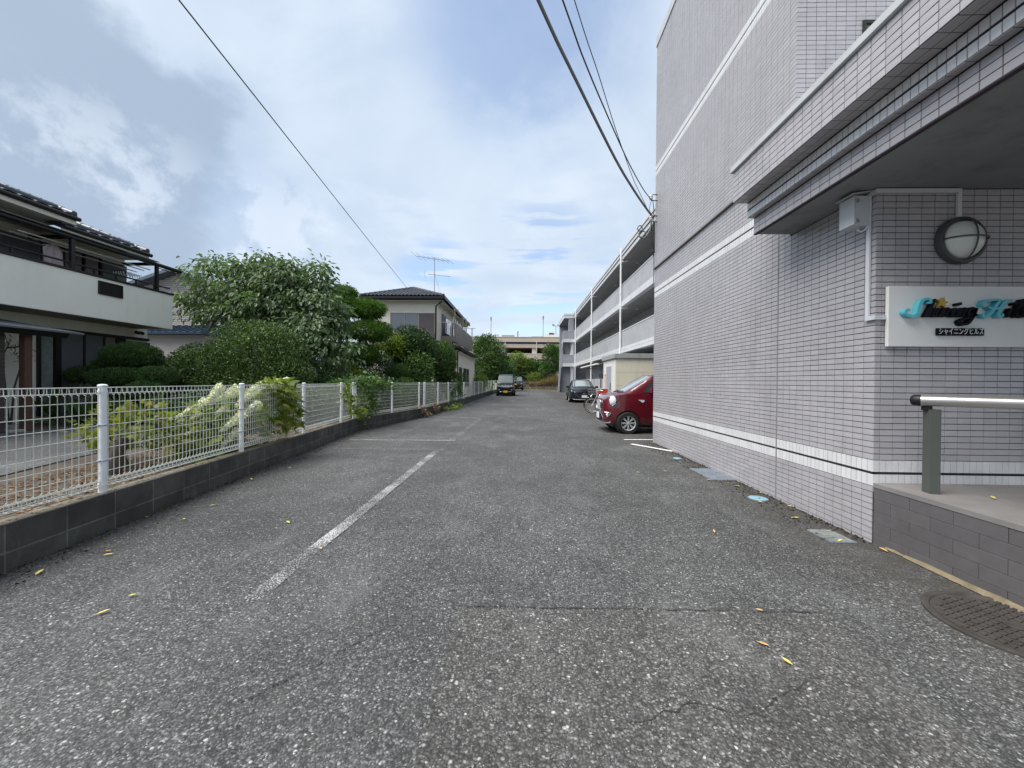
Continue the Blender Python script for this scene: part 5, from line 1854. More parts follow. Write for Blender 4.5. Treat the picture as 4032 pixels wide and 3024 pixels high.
# ------------------------------------------------------------------ second house behind, plank siding and blue roofs
M['offwhite_block'] = mat('beige_garden_block', (.30, .27, .22), .9, var=.15, vs=4, dirt=.4, tint=.08)
M['siding'] = mat('pinkish_grey_siding_board', (.40, .375, .365), .7, var=.06, vs=2, tint=.05, dirt=.12)
M['siding_gap'] = mat('siding_shadow_gap', (.16, .15, .145), .9)
M['blue_roof'] = mat('dark_blue_metal_roof', (.030, .062, .105), .4, metal=.3, var=.12, vs=4)
M['slate'] = mat('blue_grey_gable_roof', (.11, .135, .16), .6, var=.1, vs=3)
h2 = thing('siding_house', 'pinkish grey gabled house with plank siding and blue metal lean-to behind', 'house', (-15.4, 17, .2))
MB().prism([(-17.9, 17.02, .1), (-13.0, 17.02, .1), (-13.0, 17.02, 5.28), (-15.46, 17.02, 6.12), (-17.9, 17.02, 5.28)], (0, 7, 0)).build('gable_wall', M['siding_gap'], h2)
for i in range(31):
    z0 = 3.6 + i * .085
    hw_ = 2.45 if z0 < 5.2 else max(0.05, (6.12 - z0 - .085) / .344)
    if z0 > 6.0:
        break
    cx_ = -15.45
    MB().prism([(cx_ - hw_, 17.019, z0 + .002), (cx_ - hw_, 16.998, z0 + .002), (cx_ - hw_, 17.008, z0 + .070), (cx_ - hw_, 17.019, z0 + .070)], (2 * hw_, 0, 0)).build('siding_board', M['siding'], h2)
for s in (-1, 1):
    a = Vector((-15.46, 16.55, 6.24))
    e = Vector((-15.46 + s * 2.75, 16.55, 5.30))
    MB().prism([a, e, e - Vector((0, 0, .14)), a - Vector((0, 0, .14))], (0, 8, 0)).build('roof', M['slate'], h2)
lr = MB().prism([(-17.6, 16.99, 3.72), (-17.6, 15.6, 3.28), (-17.6, 15.6, 3.20), (-17.6, 16.99, 3.20)], (4.4, 0, 0)).build('lean_to_roof', M['blue_roof'], h2)
WL[lr.name] = WL[h2.name]
for i in range(15):
    x = -17.5 + i * .30
    MB().prism([(x, 16.99, 3.725), (x, 15.58, 3.285), (x, 15.58, 3.325), (x, 16.99, 3.765)], (.05, 0, 0)).build('roof_seam', M['blue_roof'], lr)
B(-17.4, -13.3, 15.9, 17.0, .1, 3.195).build('lean_to_wall', M['siding'], h2)
for i in range(30):
    z0 = .6 + i * .085
    MB().prism([(-17.4, 15.899, z0), (-17.4, 15.880, z0), (-17.4, 15.890, z0 + .068), (-17.4, 15.899, z0 + .068)], (4.1, 0, 0)).build('siding_board', M['siding'], h2)

gw = thing('garden_wall', 'plain beige block wall closing the garden between the two far houses', 'wall', (-11.5, 20.5, .2))
for i in range(13):
    for r in range(7):
        x0 = -14.4 + i * .405
        MB().cbox(x0, x0 + .40, 20.42, 20.55, .2 + r * .20, .395 + r * .20, .004).build('block', M['offwhite_block'], gw)
B(-14.42, -9.12, 20.40, 20.57, 1.601, 1.66).build('coping', M['offwhite_block'], gw)

# ------------------------------------------------------------------ third house, hip roof and balcony
M['wall3'] = mat('warm_white_stucco', (.72, .69, .60), .85, var=.05, vs=1.2, bump=.2, bs=60, dirt=.12)
M['panel3'] = mat('brown_balcony_panel', (.115, .098, .082), .45, var=.06, vs=2)
M['frame3'] = mat('tan_balcony_frame', (.25, .215, .175), .5, var=.1)
h3 = thing('hip_roof_house', 'warm white two-storey house with charcoal hip roof and brown balcony', 'house', (-6.6, 24, .2))
B(-8.9, -4.87, 22.0, 31.6, .1, 5.98).build('wall', M['wall3'], h3)
B(-4.868, -3.80, 22.7, 31.2, .1, 3.2).build('ground_floor_wall', M['wall3'], h3)
ex0, ex1, ey0, ey1, ez = -9.15, -4.40, 21.55, 32.3, 6.12
rx_, rz_ = -6.78, 7.12
ap0, ap1 = Vector((rx_, 24.0, rz_)), Vector((rx_, 29.9, rz_))
c00, c10, c11, c01 = Vector((ex0, ey0, ez)), Vector((ex1, ey0, ez)), Vector((ex1, ey1, ez)), Vector((ex0, ey1, ez))
b = MB()
dn = Vector((0, 0, .12))
b.add([c00, c10, c11, c01, ap0, ap1, c00 - dn, c10 - dn, c11 - dn, c01 - dn],
      [[0, 1, 4], [1, 2, 5, 4], [2, 3, 5], [3, 0, 4, 5], [0, 6, 7, 1], [1, 7, 8, 2], [2, 8, 9, 3], [3, 9, 6, 0], [9, 8, 7, 6]])
r3 = b.build('roof', M['bronze'], h3)
WL[r3.name] = WL[h3.name]
Vf = (ap0 - (c00 + (c10 - c00) * ((rx_ - ex0) / (ex1 - ex0)))).normalized()
Lf = (ap0 - (c00 + (c10 - c00) * ((rx_ - ex0) / (ex1 - ex0)))).length
nu = 22
wt_ = (ex1 - ex0) / nu
Lx = rx_ - ex0
Wd = ex1 - ex0
lay_tiles(r3, c00 + Vector((0, 0, .004)), (1, 0, 0), Vf, wt_, Lf / 9, nu, 9, M['kawara2'],
          lambda u, v: u > Lx * v / Lf + .02 and u < Wd - (Wd - Lx) * v / Lf - .02, solo=200)
Vr = Vector((rx_ - ex1, 0, rz_ - ez)).normalized()
Lr = math.hypot(rx_ - ex1, rz_ - ez)
lay_tiles(r3, c10 + Vector((0, 0, .004)), (0, 1, 0), Vr, .27, Lr / 9, 39, 9, M['kawara2'],
          lambda u, v: u > 2.45 * v / Lr + .02 and u < (ey1 - ey0) - 2.4 * v / Lr, solo=0)
for p0, p1 in ((c00, ap0), (c10, ap0), (ap0, ap1), (c11, ap1)):
    n = int((p1 - p0).length / .28)
    for i in range(n):
        q0, q1 = p0.lerp(p1, i / n), p0.lerp(p1, (i + .98) / n)
        MB().tube([q0 + Vector((0, 0, .05)), q1 + Vector((0, 0, .045))], [.085, .072], 8).build('ridge_tile', M['kawara2'], r3, smooth=50)
b = MB()
b.box(ex0, ex1, ey0 - .075, ey0 - .002, ez - .15, ez - .02)
b.box(ex1 + .002, ex1 + .075, ey0, ey1, ez - .15, ez - .02)
b.build('gutter', M['bronze'], h3)
B(ex0 + .05, ex1 - .05, ey0 + .05, 21.998, ez - .26, ez - .235).build('eave_board', M['eave'], h3)
B(-4.868, ex1 - .05, 22.0, ey1 - .05, ez - .26, ez - .235).build('eave_board', M['eave'], h3)
B(ex0 + .02, ex1 - .02, ey0 + .02, ey0 + .05, ez - .235, ez - .121).build('fascia', M['bronze'], h3)
MB().tube([(-4.45, 21.52, 5.95), (-4.55, 21.75, 5.85), (-4.92, 21.95, 5.62), (-4.93, 21.96, 3.3)], .04, 8).build('downpipe', M['bronze'], h3, smooth=60)
wf = MB()
for a in ((-7.55, -7.50, 4.05, 5.24), (-6.735, -6.685, 4.05, 5.20), (-5.93, -5.88, 4.05, 5.24), (-7.50, -5.93, 5.20, 5.24), (-7.50, -5.93, 4.05, 4.10), (-5.88, -4.97, 5.20, 5.24), (-5.00, -4.96, 4.05, 5.20)):
    wf.box(a[0], a[1], 21.93, 21.999, a[2], a[3])
w3 = wf.build('window', M['frame3'], h3)
WL[w3.name] = WL[h3.name]
for x0, x1 in ((-7.499, -6.736), (-6.684, -5.931)):
    B(x0, x1, 21.95, 21.96, 4.101, 5.199).build('pane', glass_mat('grey_room_glass', (.085, .10, .115), .05), w3)
B(-5.875, -5.005, 21.94, 21.998, 3.4, 5.195).build('storm_shutter', M['shutter2'], h3)
lo_ = MB().prism([(-4.868, 21.9, 3.68), (-3.46, 21.9, 3.33), (-3.46, 21.9, 3.22), (-4.868, 21.9, 3.45)], (0, 9.5, 0)).build('lower_roof', M['bronze'], h3)
MB().tube([(-3.44, 21.9, 3.27), (-3.44, 31.4, 3.27)], .05, 8).build('gutter', M['bronze'], h3, smooth=60)
MB().tube([(-3.5, 22.1, 3.2), (-3.75, 22.5, 3.05), (-3.76, 22.65, 2.9), (-3.76, 22.66, .4)], .035, 8).build('downpipe', M['bronze'], h3, smooth=60)
bl3 = B(-4.045, -4.0, 23.2, 31.3, 3.72, 4.86).build('balcony_panel', M['panel3'], h3)
B(-4.86, -4.05, 23.05, 23.085, 3.72, 4.05).build('balcony_end_panel', M['frame3'], h3)
b = MB().box(-4.07, -3.98, 23.0, 31.3, 4.863, 4.90)
b.box(-4.86, -4.0, 23.03, 23.09, 4.863, 4.90)
b.build('balcony_rail', M['poleshine'], h3)
for y in (23.03, 26.3, 27.8, 31.15):
    ps = MB().obox((-4.02, y, 4.68), (.03, 0, 0), (0, .03, 0), (0, 0, .98)).build('balcony_post', M['frame3'], h3)
    WL[ps.name] = WL[h3.name]
    MB().tube([(-4.75, y, 5.62), (-3.75, y, 5.62)], .018, 6).build('laundry_arm', M['frame3'], ps, smooth=60)
B(-4.866, -4.82, 23.3, 24.1, 3.75, 5.45).build('storm_shutter', M['shutter2'], h3)
b = MB()
for y0, y1_ in ((24.3, 26.2), (27.0, 29.0)):
    b.box(-4.866, -4.83, y0, y1_, 3.75, 5.45)
w3b = b.build('window', M['bronze'], h3)
WL[w3b.name] = WL[h3.name]
for y0, y1_ in ((24.36, 25.2), (25.28, 26.14), (27.06, 27.9), (27.98, 28.94)):
    B(-4.829, -4.82, y0, y1_, 3.85, 5.38).build('pane', M['roomglass'], w3b)
for i, y in enumerate((24.5, 25.1, 25.8, 26.9, 28.3, 29.2, 30.1)):
    b = MB()
    vs = []
    for q in range(7):
        yy = y + q * .06
        o = .02 * math.sin(q * 1.9 + i)
        vs += [(-4.35 + o, yy, 4.75), (-4.35 + o, yy, 5.45 - .02 * (q % 3))]
    tag(b.add(vs, [[2 * q, 2 * q + 2, 2 * q + 3, 2 * q + 1] for q in range(6)]).build('hanging_towel', M['plate_w']),
        ['nearest pale towel over the brown balcony rail', 'second pale towel from the near end of the brown balcony', 'third pale towel on the brown balcony', 'pale towel at the middle of the brown balcony', 'pale towel just past the middle of the brown balcony', 'second-last pale towel on the brown balcony', 'farthest pale towel on the brown balcony'][i], 'washing', 'washing on the far balcony')
for i, y in enumerate((23.4, 25.2, 26.6)):
    w_ = B(-3.798, -3.76, y, y + 1.0, 1.0, 2.2).build('window', M['bronze'], h3)
    WL[w_.name] = WL[h3.name]
    B(-3.759, -3.75, y + .05, y + .95, 1.06, 2.14).build('pane', M['roomglass'], w_)
an = thing('roof_antenna', 'tall television aerial with two yagi arms on the hip roof', 'antenna', (-5.70, 25, 6.6))
M['alu'] = mat('dull_aluminium_rod', (.30, .28, .28), .5, metal=.5)
MB().tube([(-5.70, 25, 6.55), (-5.72, 25, 9.42)], .022, 8).build('mast', M['alu'], an, smooth=60)
b = MB()
b.tube([(-6.85, 24.8, 9.42), (-4.75, 25.2, 9.20)], .014, 6)
for t, l in zip(np.linspace(0, 1, 8), (.55, .5, .12, .12, .3, .3, .26, .26)):
    c = Vector((-6.85, 24.8, 9.42)).lerp(Vector((-4.75, 25.2, 9.20)), t)
    b.tube([c - Vector((.22, l, -.1)), c + Vector((.22, l, -.1))], .008, 5)
b.build('upper_yagi', M['alu'], an, smooth=60)
b = MB()
b.tube([(-6.1, 24.9, 8.28), (-4.7, 25.1, 8.18)], .012, 6)
b.tube([(-6.25, 24.9, 8.62), (-6.38, 24.9, 8.30), (-6.25, 24.9, 8.0)], .010, 5)
for t in np.linspace(.05, .98, 12):
    c = Vector((-6.1, 24.9, 8.28)).lerp(Vector((-4.7, 25.1, 8.18)), t)
    b.tube([c - Vector((0, .12, 0)), c + Vector((0, .12, 0))], .005, 4)
b.build('lower_yagi', M['alu'], an, smooth=60)
b = MB()
for q in ((-6.4, 24.4, 6.95), (-5.0, 24.6, 6.4), (-5.6, 27.0, 6.8)):
    b.tube([(-5.71, 25, 8.4), q], .004, 4)
b.build('guy_wire', M['alu'], an)

# ------------------------------------------------------------------ parking deck far behind, retaining wall
M['deck'] = mat('sand_beige_concrete', (.50, .42, .33), .85, var=.07, vs=.25, dirt=.15)
M['deckw'] = mat('pale_deck_trim', (.60, .56, .50), .8, var=.05, vs=.4)
M['navyband'] = mat('navy_stripe_paint', (.018, .022, .09), .6)
pk = thing('parking_deck', 'sand-coloured multi-storey parking deck with navy stripes beyond the trees', 'building', (0, 110, .25))
b = MB()
B(-45, 45, 110, 140, 12.72, 14.06).build('top_parapet', M['deck'], pk)
B(-45, 45, 109.9, 110.2, 14.062, 14.2).build('parapet_cap', M['deckw'], pk)
for z in (12.06, 7.16):
    B(-45, 45, 110.3, 140, z, z + .62 + .04).build('navy_stripe', M['navyband'], pk)
    B(-45, 45, 110, 140, z - .96, z).build('beam', M['deck'], pk)
    B(-45, 45, 109.92, 110.0, z - .10, z + .01).build('trim', M['deckw'], pk)
B(-45, 45, 110, 140, 7.82, 9.44).build('deck_slab', M['deck'], pk)
B(-45, 45, 109.92, 110, 9.34, 9.46).build('trim', M['deckw'], pk)
B(-45, 45, 110, 140, .2, 4.5).build('deck_slab', M['deck'], pk)
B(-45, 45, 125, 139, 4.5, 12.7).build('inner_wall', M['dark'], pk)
for x in np.arange(-41.4, 45, 9.0):
    B(x - .55, x + .55, 110.4, 111.2, 4.5, 11.1).build('column', M['deckw'], pk)
    B(x + .62, x + .82, 109.85, 109.95, 4.5, 12.7).build('drain_pipe', M['deckw'], pk)
b = MB().prism([(.2, 126, 14.1), (2.6, 126, 15.75), (40, 126, 15.2), (40, 126, 14.1)], (0, 8, 0))
b.build('upper_ramp', M['deckw'], pk)
B(-6.0, -2.2, 116, 120, 14.06, 15.4).build('stair_head', M['shed_roof'], pk)
B(3.2, 6.6, 118, 121, 14.06, 15.3).build('plant_box', M['shed_roof'], pk)
B(-1.2, -.95, 112, 112.3, 14.06, 16.0).build('navy_post', M['navyband'], pk)
for x, zt, lb, twin in ((-9.4, 20.6, 'leftmost lamp pole above the roof of the parking deck', False), (6.6, 21.0, 'tall middle lamp pole on the parking deck roof', False), (10.5, 18.6, 'short lamp pole with twin floodlights on the parking deck', True)):
    lp = thing('lamp_pole', lb, 'lamp pole', (x, 118, 14.06), 'lamp poles on the parking deck')
    MB().tube([(x, 118, 14.06), (x, 118, zt)], .09, 8).build('pole', M['alu'], lp, smooth=60)
    if twin:
        for s in (-1, 1):
            MB().obox((x + s * .75, 118, zt + .1), (.32, 0, 0), (0, .25, 0), (.1 * s, 0, .28)).build('floodlight', M['alu'], lp)
        MB().tube([(x - .75, 118, zt - .15), (x + .75, 118, zt - .15)], .06, 6).build('crossarm', M['alu'], lp)
    else:
        MB().obox((x, 118, zt), (.22, 0, 0), (0, .2, 0), (0, 0, .5)).build('lamp_head', M['alu'], lp)
wc_ = thing('parked_car', 'white car parked on the roof of the far parking deck', 'car', (8.4, 113, 14.06))
MB().prism([(6.6, 113, 14.1), (10.4, 113, 14.1), (10.3, 113, 15.1), (9.9, 113, 15.15), (9.6, 113, 15.85), (8.0, 113, 15.9), (7.3, 113, 15.2), (6.7, 113, 14.95)], (0, 1.7, 0)).build('body', M['offwhite'], wc_)
MB().prism([(7.95, 112.98, 15.2), (9.6, 112.98, 15.2), (9.45, 112.98, 15.7), (8.15, 112.98, 15.75)], (0, .018, 0)).build('side_window', M['carglass'], wc_)

rw_ = thing('retaining_wall', 'low rough stone retaining wall closing the far end of the lot', 'wall', (3, 58.5, .25))
M['stone'] = mat('rough_brown_stone', (.16, .135, .11), .95, var=.4, vs=3, bump=.8, bs=12, tint=.25)
B(-6, 14, 58.3, 59.2, .2, 1.12).build('wall_core', mat('dark_wall_core', (.06, .05, .042), .95), rw_)
for r in range(3):
    x = -1.0 - (r % 2) * .3
    while x < 7.5:
        w_ = rnd.uniform(.45, .8)
        z0 = .26 + r * .29
        e = rnd.uniform(-.03, .03)
        MB().cbox(x + .02, x + w_ - .02, 58.22 + e, 58.32, z0, z0 + .27, .04).build('stone', M['stone'], rw_)
        x += w_
B(-6, 14, 58.15, 59.2, 1.13, 1.22).build('coping', M['stone'], rw_)
b = MB()
b.poly((-30, 59.2, 1.15), (30, 59.2, 1.15), (30, 108, 2.2), (-30, 108, 2.2))
b.build('bank', M['soil'], kind='structure')

# ------------------------------------------------------------------ overhead wires and their brackets
M['cable'] = mat('weathered_grey_cable', (.15, .155, .15), .6, var=.1, vs=9)
M['wire'] = mat('dark_overhead_wire', (.045, .045, .05), .5)


def sag(a, c, s, n=22):
    a, c = Vector(a), Vector(c)
    return [a.lerp(c, t) - Vector((0, 0, s * 4 * t * (1 - t))) for t in np.linspace(0, 1, n)]


def run(pts, r, n, mt, label, cat):
    P = [Vector(q) for q in pts]
    out = []
    for i in range(len(P) - 1):
        p0, p1, p2, p3 = P[max(i - 1, 0)], P[i], P[i + 1], P[min(i + 2, len(P) - 1)]
        for j in range(5):
            t = j / 5
            out.append(.5 * ((2 * p1) + (p2 - p0) * t + (2 * p0 - 5 * p1 + 4 * p2 - p3) * t * t + (3 * p1 - p0 - 3 * p2 + p3) * t ** 3))
    out.append(P[-1])
    return tag(MB().tube(out, r, n).build('overhead_cable' if cat == 'cable' else 'overhead_wire', M[mt], smooth=60), label, cat)


run([(-3.2, -1.2, 7.2), (-1.3, 1.8, 6.15), (.145, 4.191, 5.48), (.64, 4.997, 5.30), (1.53, 6.45, 5.06), (2.12, 7.40, 5.0), (2.62, 8.22, 5.02), (2.80, 8.50, 5.03)], .021, 8, 'cable', 'thick grey overhead cable dropping to the corner of the tiled wing', 'cable')
run([(-2.4, -1.0, 6.9), (-.9, 1.8, 6.05), (.42, 4.25, 5.52), (.80, 4.95, 5.37), (1.49, 6.185, 5.25), (1.94, 7.0, 5.23), (2.45, 7.92, 5.29), (2.81, 8.565, 5.40)], .010, 6, 'wire', 'right thin wire running to the upper bracket on the wing corner', 'wire')
run([(-2.2, -1.0, 7.0), (-.7, 1.8, 6.15), (.555, 4.31, 5.58), (.99, 5.16, 5.44), (1.42, 6.0, 5.27), (2.02, 7.18, 5.15), (2.38, 7.87, 5.16), (2.72, 8.53, 5.19)], .006, 6, 'wire', 'thinnest wire crossing beside the thick overhead cable', 'wire')
run([(-3.95, 1.0, 6.10), (-4.56, 5.0, 6.34), (-6.16, 15.5, 6.93), (-7.77, 26.0, 7.59)], .011, 6, 'wire', 'lone wire slanting across the sky to the hip-roof house', 'wire')
for z, lb in ((5.45, 'upper iron cable bracket on the far edge of the tiled wing'), (4.98, 'lower iron cable bracket on the far edge of the tiled wing')):
    bk = thing('cable_bracket', lb, 'bracket', (2.93, 8.62, z), 'cable brackets on the wing corner')
    b = MB()
    b.tube([(2.99, 8.62, z + .06), (2.86, 8.62, z + .06), (2.86, 8.62, z - .07), (2.99, 8.62, z - .07)], .011, 6)
    b.build('iron_loop', M['black'], bk, smooth=60)
    MB().lathe([(.03, -.05), (.045, -.02), (.03, 0), (.045, .02), (.03, .05)], (2.84, 8.61, z - .005), (0, 0, 1), 12).build('insulator', M['gal_white'], bk, smooth=60)
cc = thing('cable_coil', 'loose loops of spare cable hanging below the brackets on the wing corner', 'cable', (2.75, 8.6, 4.7))
b = MB()
b.tube([(2.84, 8.56, 5.06), (2.86, 8.6, 4.95), (2.82, 8.6, 4.72), (2.72, 8.6, 4.55), (2.60, 8.62, 4.58), (2.58, 8.62, 4.66)], .018, 6)
b.tube([(2.66 + .085 * math.cos(a), 8.6 + .02 * math.sin(a), 4.62 + .085 * math.sin(a)) for a in np.linspace(0, 2 * math.pi, 18)[:-1]], .012, 6, closed=True)
b.tube([(2.60 + .05 * math.cos(a), 8.6, 4.76 + .06 * math.sin(a)) for a in np.linspace(0, 2 * math.pi, 18)[:-1]], .012, 6, closed=True)
b.build('loop', M['cable'], cc, smooth=60)
b = MB()
b.tube([(2.84, 8.58, 5.38), (2.80, 8.60, 5.2), (2.84, 8.6, 5.02)], .006, 5)
b.tube([(2.87, 8.58, 5.38), (2.92, 8.66, 5.2), (2.93, 8.7, 4.8), (2.97, 8.76, 4.0), (2.97, 8.77, 3.6)], .008, 5)
b.tube([(2.84, 8.6, 4.9), (2.90, 8.7, 4.6), (2.95, 8.76, 4.2)], .010, 5)
b.lathe([(.03, 0), (.03, .06)], (2.93, 8.73, 4.28), (0, 0, 1), 10)
b.build('tail', M['wire'], cc, smooth=60)
# ------------------------------------------------------------------ foliage
def unit(a):
    return a / np.maximum(1e-9, np.linalg.norm(a, axis=1, keepdims=True))


def leaf_mesh(name, mt, P, ax, nr, L, Wd, parent, fold=.28, tint=None, kind=None, six=False):
    """many leaves in one mesh, each two or four folded triangles; world coordinates"""
    n = len(P)
    off = np.array(WL[parent.name]) if parent is not None else np.zeros(3)
    P = P - off
    ax = unit(ax)
    sd_ = unit(np.cross(ax, nr))
    nn = np.cross(sd_, ax)
    L, Wd = L[:, None], Wd[:, None]
    if six:
        V = np.stack([P, P + ax * L * .35 + sd_ * Wd * .5 + nn * Wd * fold, P + ax * L * .72 + sd_ * Wd * .36 + nn * Wd * fold * .6 - nn * L * .05,
                      P + ax * L - nn * L * .14, P + ax * L * .72 - sd_ * Wd * .36 + nn * Wd * fold * .6 - nn * L * .05,
                      P + ax * L * .35 - sd_ * Wd * .5 + nn * Wd * fold], 1).reshape(-1, 3)
        loops = np.array([0, 1, 2, 3, 0, 3, 4, 5])
        F = (np.arange(n)[:, None] * 6 + loops[None]).reshape(-1)
        nf, fl = n * 2, 4
        nv = n * 6
    else:
        V = np.stack([P, P + ax * L * .45 + sd_ * Wd * .5 + nn * Wd * fold, P + ax * L, P + ax * L * .45 - sd_ * Wd * .5 + nn * Wd * fold], 1).reshape(-1, 3)
        loops = np.array([0, 1, 2, 0, 2, 3])
        F = (np.arange(n)[:, None] * 4 + loops[None]).reshape(-1)
        nf, fl = n * 2, 3
        nv = n * 4
    me = bpy.data.meshes.new(name)
    me.vertices.add(nv)
    me.vertices.foreach_set('co', V.astype(np.float32).reshape(-1))
    me.loops.add(len(F))
    me.loops.foreach_set('vertex_index', F.astype(np.int32))
    me.polygons.add(nf)
    me.polygons.foreach_set('loop_start', np.arange(0, len(F), fl, dtype=np.int32))
    me.polygons.foreach_set('loop_total', np.full(nf, fl, dtype=np.int32))
    at = me.attributes.new('tint', 'FLOAT', 'FACE')
    t = tint if tint is not None else rng.random(n)
    at.data.foreach_set('value', np.repeat(t, 2).astype(np.float32))
    me.materials.append(mt)
    me.update(calc_edges=True)
    me.validate()
    o = bpy.data.objects.new(name, me)
    C.objects.link(o)
    o.parent = parent
    WL[o.name] = tuple(off)
    if kind:
        o['kind'] = kind
    return o


def lumps(D, amp, freq, k=7):
    out = np.zeros(len(D))
    for _ in range(k):
        w = rng.normal(size=3) * freq
        out += np.sin(D @ w + rng.uniform(0, 6.28))
    return amp * out / math.sqrt(k)


def shell(c, r, n, depth=.22, amp=.06, freq=3.0, low=-1.0):
    """points in the outer layer of a lumpy ellipsoid, with outward normals"""
    D = unit(rng.normal(size=(int(n * 1.9), 3)))
    D = D[D[:, 2] > low][:n]
    f = (1 - depth * rng.random(len(D)) ** 1.6) * (1 + lumps(D, amp, freq))
    P = np.array(c) + D * np.array(r) * f[:, None]
    N = unit(D / np.array(r))
    return P, N


def clipped(parent, blobs, mt, L, Wd, up=.5, jit=.55, amp=.05, freq=3.2, depth=.22, name='foliage', low=-.75):
    """clipped shrub or cloud-pruned pad: short leaves standing out of the surface"""
    Ps, As, Ns = [], [], []
    for c, r, n in blobs:
        P, N = shell(c, r, n, depth, amp, freq, low)
        a = N * .8 + np.array([0, 0, up]) + rng.normal(size=N.shape) * jit
        Ps.append(P)
        As.append(a)
        Ns.append(unit(N + rng.normal(size=N.shape) * .7))
    sz = [np.ones(len(q)) for q in Ps]
    for c, r, n in blobs:                               # bigger leaves inside close the body
        P, N = shell(c, np.array(r) * .80, n // 3, .35, amp, freq, -1.0)
        Ps.append(P)
        As.append(N + rng.normal(size=N.shape) * .8)
        Ns.append(unit(N + rng.normal(size=N.shape) * .5))
        sz.append(np.full(len(P), 2.1))
    P, A, N, sz = map(np.concatenate, (Ps, As, Ns, sz))
    n = len(P)
    return leaf_mesh(name, mt, P, A, N, sz * L * rng.uniform(.6, 1.3, n), sz * Wd * rng.uniform(.7, 1.3, n), parent)


def clumpy(parent, blobs, mt, L, Wd, per=14, rad=.20, droop=.5, name='crown', six=False, amp=.10, freq=2.6, depth=.55, low=-.9, spread=1.0):
    """loose crown: rosettes of leaves round twig ends"""
    Ps, As, Ns, Ts = [], [], [], []
    for c, r, n in blobs:
        m = max(1, n // per)
        Q, N = shell(c, r, m, depth, amp, freq, low)
        Q = np.repeat(Q, per, 0)
        Nn = np.repeat(N, per, 0)
        o = rng.normal(size=Q.shape) * rad * spread
        o[:, 2] *= .55
        Ps.append(Q + o)
        As.append(unit(o + 1e-6) * .8 + Nn * .35 + rng.normal(size=Q.shape) * .35 + np.array([0, 0, -droop]))
        Ns.append(unit(np.array([0, 0, 1.0]) + Nn * .5 + rng.normal(size=Q.shape) * .45))
        Ts.append(np.clip(np.repeat(rng.random(len(N)), per) * .6 + rng.random(len(Q)) * .4, 0, 1))
    P, A, N, T = map(np.concatenate, (Ps, As, Ns, Ts))
    n = len(P)
    return leaf_mesh(name, mt, P, A, N, L * rng.uniform(.65, 1.25, n), Wd * rng.uniform(.7, 1.2, n), parent, tint=T, six=six)


def limbs(parent, base, ends, r0, mt, name='trunk', bend=.25):
    b = MB()
    base = Vector(base)
    cen = sum((Vector(e) for e in ends), Vector()) / len(ends)
    fork = base.lerp(cen, .42) + Vector((rnd.uniform(-.1, .1), rnd.uniform(-.1, .1), 0))
    b.tube([base - Vector((0, 0, .1)), base.lerp(fork, .5) + Vector((rnd.uniform(-.06, .06), 0, 0)), fork], [r0 * 1.25, r0, r0 * .8], 8)
    for e in ends:
        e = Vector(e)
        m1 = fork.lerp(e, .4) + Vector((rnd.uniform(-bend, bend), rnd.uniform(-bend, bend), rnd.uniform(0, bend))) * .6
        m2 = fork.lerp(e, .75) + Vector((rnd.uniform(-bend, bend), rnd.uniform(-bend, bend), rnd.uniform(-bend, bend))) * .4
        b.tube([fork, m1, m2, e], [r0 * .6, r0 * .42, r0 * .28, r0 * .12], 6)
        for _ in range(4):
            q = m1.lerp(e, rnd.random())
            b.tube([q, q + Vector((rnd.uniform(-.4, .4), rnd.uniform(-.3, .3), rnd.uniform(-.05, .35)))], [r0 * .16, r0 * .05], 5)
    return b.build(name, mt, parent, smooth=60)


M['bark'] = mat('grey_brown_bark', (.085, .068, .055), .95, var=.35, vs=9, bump=.7, bs=40)
LF = {
    'pine': leaf_mat('dark_pine_needles', (.015, .045, .014), (.080, .150, .040), .5, .15),
    'azalea': leaf_mat('azalea_leaf', (.018, .048, .014), (.130, .200, .058), .38, .18, 2.5),
    'dogwood': leaf_mat('dogwood_leaf', (.045, .085, .038), (.185, .250, .140), .40, .32),
    'podo': leaf_mat('podocarpus_leaf', (.018, .062, .010), (.115, .215, .030), .42, .22, 1.1),
    'lime': leaf_mat('lime_green_leaf', (.060, .115, .014), (.230, .290, .040), .45, .30),
    'dark': leaf_mat('dark_glossy_leaf', (.012, .036, .012), (.062, .120, .036), .35, .15),
    'mid': leaf_mat('mid_green_leaf', (.028, .070, .016), (.110, .190, .045), .42, .25),
    'maple': leaf_mat('yellow_green_maple_leaf', (.060, .088, .010), (.190, .195, .026), .5, .40),
    'oak': leaf_mat('oakleaf_hydrangea_leaf', (.075, .125, .018), (.230, .260, .045), .5, .40),
    'far': leaf_mat('far_tree_leaf', (.022, .056, .018), (.110, .185, .055), .5, .22, .5),
    'farlime': leaf_mat('far_lime_leaf', (.055, .105, .020), (.210, .270, .060), .5, .30, .5),
    'grass': leaf_mat('dry_tan_grass', (.12, .095, .040), (.340, .265, .125), .8, .2),
    'dead': leaf_mat('dead_brown_leaf', (.10, .055, .030), (.300, .190, .110), .8, .1, 4),
    'petal': leaf_mat('cream_hydrangea_petal', (.62, .62, .44), (.86, .84, .70), .7, .25, 6),
}

